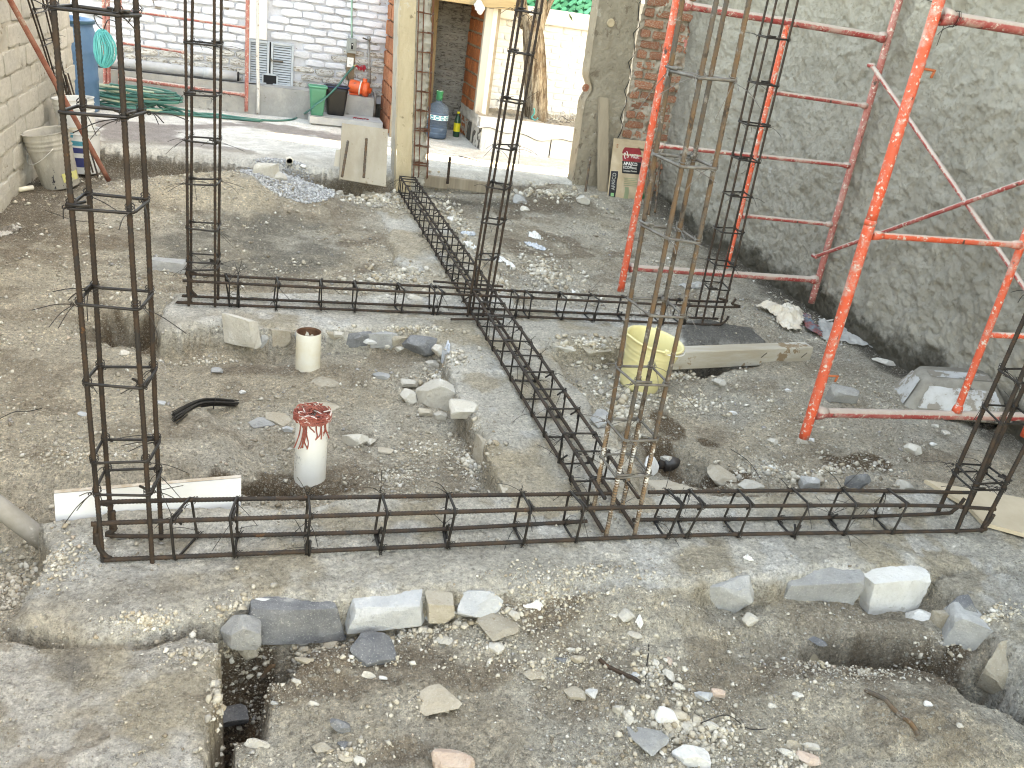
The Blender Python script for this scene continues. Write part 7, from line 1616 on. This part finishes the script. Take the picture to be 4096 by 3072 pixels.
def scatter(name, X_, Y_, S_, tmpl, label, cmap, mat, flat=(.45, .9), sink=.25, zoff=None, fixed=None):
    r = np.random.default_rng(len(X_)+7); n = len(X_); Z_ = hf(X_, Y_) if zoff is None else zoff
    T_ = [chip_template(tmpl, k) for k in range(8)]; which = r.integers(0, 8, n); AV, AF, AC = [], [], []; base = 0
    cols = cmap(r.random(n), r.random(n))
    for k in range(8):
        ix = np.nonzero(which == k)[0]
        if not len(ix): continue
        v, f = T_[k]; m_ = len(ix); sx = S_[ix]*.5; sc = np.stack([sx*r.uniform(.8, 1.2, m_), sx*r.uniform(.6, 1.0, m_), sx*r.uniform(flat[0], flat[1], m_)], 1)
        P = v[None]*sc[:, None, :]; a = r.uniform(0, 6.283, m_); tl = r.uniform(-.5, .5, m_); c, s = np.cos(a), np.sin(a); ct, st = np.cos(tl), np.sin(tl)
        x, y, z = P[..., 0], P[..., 1], P[..., 2]; x2 = x*ct[:, None]+z*st[:, None]; z2 = -x*st[:, None]+z*ct[:, None]
        x3 = x2*c[:, None]-y*s[:, None]; y3 = x2*s[:, None]+y*c[:, None]
        Q = np.stack([x3+X_[ix][:, None], y3+Y_[ix][:, None], z2+(Z_[ix]+sc[:, 2]*(1-2*sink))[:, None]], -1)
        AV.append(Q.reshape(-1, 3)); AF.append((f[None]+(np.arange(m_)*len(v))[:, None, None]+base).reshape(-1, 3)); base += m_*len(v); AC.append(np.repeat(cols[ix], len(v), 0))
    Vt, Ft, Ct = np.concatenate(AV), np.concatenate(AF), np.concatenate(AC); me = bpy.data.meshes.new(name)
    me.vertices.add(len(Vt)); me.vertices.foreach_set('co', Vt.ravel()); me.loops.add(Ft.size); me.loops.foreach_set('vertex_index', Ft.ravel().astype(np.int32)); me.polygons.add(len(Ft)); me.polygons.foreach_set('loop_start', np.arange(0, Ft.size, 3, dtype=np.int32))
    a_ = me.attributes.new('col', 'FLOAT_COLOR', 'POINT'); a_.data.foreach_set('color', np.concatenate([Ct, np.ones((len(Ct), 1))], 1).astype(np.float32).ravel()); me.update(); me.validate()
    return props(link(name, me, mat), label, None, None, 'stuff')
t = NT('chip_stone'); a_ = t.new('ShaderNodeAttribute'); a_.attribute_name = 'col'; nn = t.noise(180, 5, .7); k = t.math('ADD', t.math('MULTIPLY', nn, .6), .70); cb = t.new('ShaderNodeCombineColor'); [t.l(k, cb.inputs[i]) for i in range(3)]
chipm = t.done(t.mix(1.0, a_.outputs['Color'], cb.outputs[0], 'MULTIPLY'), .95, 0, t.bump(nn, .003), .12)
def cm_soil(u, v):
    pal = np.array([(.54, .50, .43), (.47, .42, .345), (.41, .36, .285), (.64, .61, .55), (.36, .345, .325), (.30, .25, .19), (.50, .41, .33), (.72, .70, .65)]); w = np.cumsum([.22, .26, .22, .09, .08, .09, .025, .015]); return pal[np.minimum(np.searchsorted(w, u), 7)]*(.85+.3*v)[:, None]
def cm_pale(u, v):
    pal = np.array([(.58, .53, .445), (.50, .445, .36), (.68, .645, .575), (.42, .39, .345), (.43, .36, .27)]); w = np.cumsum([.32, .28, .14, .13, .13]); return pal[np.minimum(np.searchsorted(w, u), 4)]*(.88+.24*v)[:, None]
def cm_gravel(u, v): return (np.array([(.46, .465, .47)])*(.62+.75*u)[:, None])*(1+.06*(v-.5))[:, None]
rg = np.random.default_rng(99)
# loose chips over the whole site, thicker in some places
def field(n, y0, y1, s0, s1, pw=2.2):
    u = rg.random(n); e = 1-pw; Y_ = (y0**e+u*(y1**e-y0**e))**(1/e); xa = -.62*Y_+.0; X_ = np.where(True, rg.uniform(0, 1, n)*(np.minimum(3.62, .05+1.02*Y_)-np.maximum(-1.48, -.52*Y_))+np.maximum(-1.48, -.52*Y_), 0)
    d = fbm(X_, Y_, 3.0, 4, 41); keep = rg.random(n) < np.clip((d-.30)*3.2, .06, 1)
    X_, Y_ = X_[keep], Y_[keep]; S_ = np.clip(s0*np.exp(rg.exponential(.42, len(X_))), s0, s1); return X_, Y_, S_
A1 = field(95000, 1.0, 2.6, .0027, .018, 1.6); A2 = field(38000, 2.2, 5.0, .0050, .026, 1.8); A3 = field(9000, 4.4, 7.3, .009, .034, 1.5)
X_, Y_, S_ = [np.concatenate(q) for q in zip(A1, A2, A3)]
fac = np.ones(len(X_)); sdF_ = sd_poly(FOUND_F, X_, Y_); sdB_ = sd_poly(SLAB_B, X_, Y_); sdC_ = sd_poly(FOUND_C, X_, Y_); sdD_ = sd_poly(FOUND_D, X_, Y_); sdY_ = sd_poly(YARD, X_, Y_)
fac = np.where((sdF_ < 0), .30, fac); fac = np.where(sdB_ < 0, .40, fac); fac = np.where((sdC_ < 0) | (sdD_ < 0), .16, fac); fac = np.where(sdY_ < .05, 0, fac)
kp = rg.random(len(X_)) < fac; X_, Y_, S_ = X_[kp], Y_[kp], S_[kp]; S_ = np.where((sdF_[kp] < 0) | (sdB_[kp] < 0) | (sdC_[kp] < 0) | (sdD_[kp] < 0), S_*.72, S_)
scatter('pebbles', X_, Y_, S_, 8, 'small stones and chips strewn over the dry soil', cm_soil, chipm)
# heaps of rubble at the places the photo shows them
CL = [(1880, 1840, .075, .20, 420, .006, .030, -.1), (1600, 1890, .16, .10, 520, .004, .016, -.1), (1700, 1790, .18, .15, 420, .004, .018, -.1), (1760, 1500, .18, .12, 160, .010, .035, -.1), (1640, 1390, .25, .04, 110, .012, .035, -.1),
      (2480, 1640, .12, .30, 460, .008, .045, -.1), (2760, 1610, .30, .16, 620, .006, .026, -.1), (2350, 1430, .20, .10, 240, .010, .040, -.08), (2560, 1560, .20, .16, 380, .007, .028, -.1), (3050, 1880, .25, .12, 320, .006, .024, -.1), (3300, 1900, .30, .05, 240, .008, .034, -.08),
      (2700, 2900, .11, .075, 520, .006, .026, -.12), (2820, 2960, .10, .08, 420, .005, .020, -.12), (2600, 2700, .12, .10, 420, .005, .020, -.1), (2250, 2650, .14, .08, 300, .004, .018, -.1), (1700, 2500, .28, .03, 360, .006, .026, -.08), (1480, 2640, .12, .03, 130, .005, .02, -.1), (1220, 2560, .12, .03, 200, .006, .026, -.1), (2300, 2290, .30, .07, 560, .004, .016, 0), (2200, 2400, .25, .10, 620, .004, .014, -.03), (2900, 2900, .08, .05, 160, .005, .02, -.1),
      (1720, 2800, .12, .03, 80, .006, .02, -.1), (2000, 2600, .20, .12, 380, .004, .016, -.1), (1380, 2990, .12, .05, 160, .004, .018, -.1), (3180, 3000, .10, .05, 120, .005, .02, -.1), (3350, 2650, .15, .05, 260, .004, .016, -.12), (3450, 2700, .25, .10, 420, .004, .014, -.1), (960, 2650, .10, .08, 240, .006, .026, -.2), (870, 2990, .03, .18, 150, .006, .028, -.2), (1000, 2760, .10, .06, 160, .004, .016, -.12),
      (1590, 1120, .30, .26, 520, .010, .042, -.03), (2180, 1080, .22, .50, 620, .010, .045, -.03), (1500, 800, .40, .30, 480, .014, .060, -.02), (2200, 800, .45, .30, 360, .014, .060, 0), (1820, 860, .10, .8, 380, .010, .045, 0), (2010, 1120, .12, .35, 240, .010, .045, 0), (60, 2290, .10, .22, 520, .005, .024, -.12), (240, 2240, .12, .14, 520, .004, .016, 0), (600, 2480, .12, .03, 420, .004, .018, 0), (1020, 2430, .18, .04, 260, .004, .016, 0), (2700, 1490, .20, .05, 160, .010, .03, -.08), (820, 1390, .2, .03, 120, .008, .022, -.08), (3900, 2560, .18, .05, 300, .006, .022, -.1), (3620, 2600, .18, .03, 200, .006, .024, -.15), (800, 900, .5, .1, 220, .008, .022, -.03), (300, 1200, .6, .5, 300, .007, .024, -.05), (350, 1830, .25, .08, 520, .005, .014, -.06), (1300, 2440, .5, .05, 300, .004, .012, 0), (780, 2580, .09, .05, 160, .004, .022, 0)]
XX, YY, SS = [], [], []
for (px, py, rx_, ry_, n_, s0, s1, z_) in CL:
    c_ = at(px, py, z_); n2 = int(n_*1.5); a = rg.uniform(0, 6.283, n2); r_ = np.abs(rg.normal(0, .62, n2)); XX.append(c_[0]+np.cos(a)*r_*rx_); YY.append(c_[1]+np.sin(a)*r_*ry_); SS.append(np.clip(s0*.75*np.exp(rg.exponential(.55, n2)), s0*.75, s1))
XX, YY, SS = np.concatenate(XX), np.concatenate(YY), np.concatenate(SS); k_ = (XX < 3.62) & (XX > -1.47); scatter('rubble', XX[k_], YY[k_], SS[k_], 20, 'broken rubble chips lying in drifts along the foundations', cm_pale, chipm, (.5, .95), .22)
# gravel heap and the gravel at its foot
c_ = at(1110, 745, 0); n_ = 7000; a = rg.uniform(0, 6.283, n_); r_ = rg.random(n_)**.6; gx = c_[0]+.05+np.cos(a)*r_*.36+.10*np.sin(a)*r_; gy = c_[1]-.05+np.sin(a)*r_*.52-.22*np.cos(a)*r_
kk = gx > c_[0]-.30+.12*rg.normal(size=n_); gx, gy = gx[kk], gy[kk]; scatter('gravel', gx, gy, np.clip(.015*np.exp(rg.normal(0, .3, len(gx))), .009, .034), 20, 'heap of grey crushed gravel beside the pale sand', cm_gravel, chipm, (.55, 1.0), .2)
c_ = at(800, 770, 0); n_ = 1500; a = rg.uniform(0, 6.283, n_); r_ = rg.random(n_)**.5; sx_ = c_[0]+np.cos(a)*r_*.65; sy_ = c_[1]+np.sin(a)*r_*.45
scatter('sand_pebbles', sx_, sy_, np.clip(.010*np.exp(rg.normal(0, .4, n_)), .006, .028), 8, 'pebbles on the heap of pale sand', cm_pale, chipm)
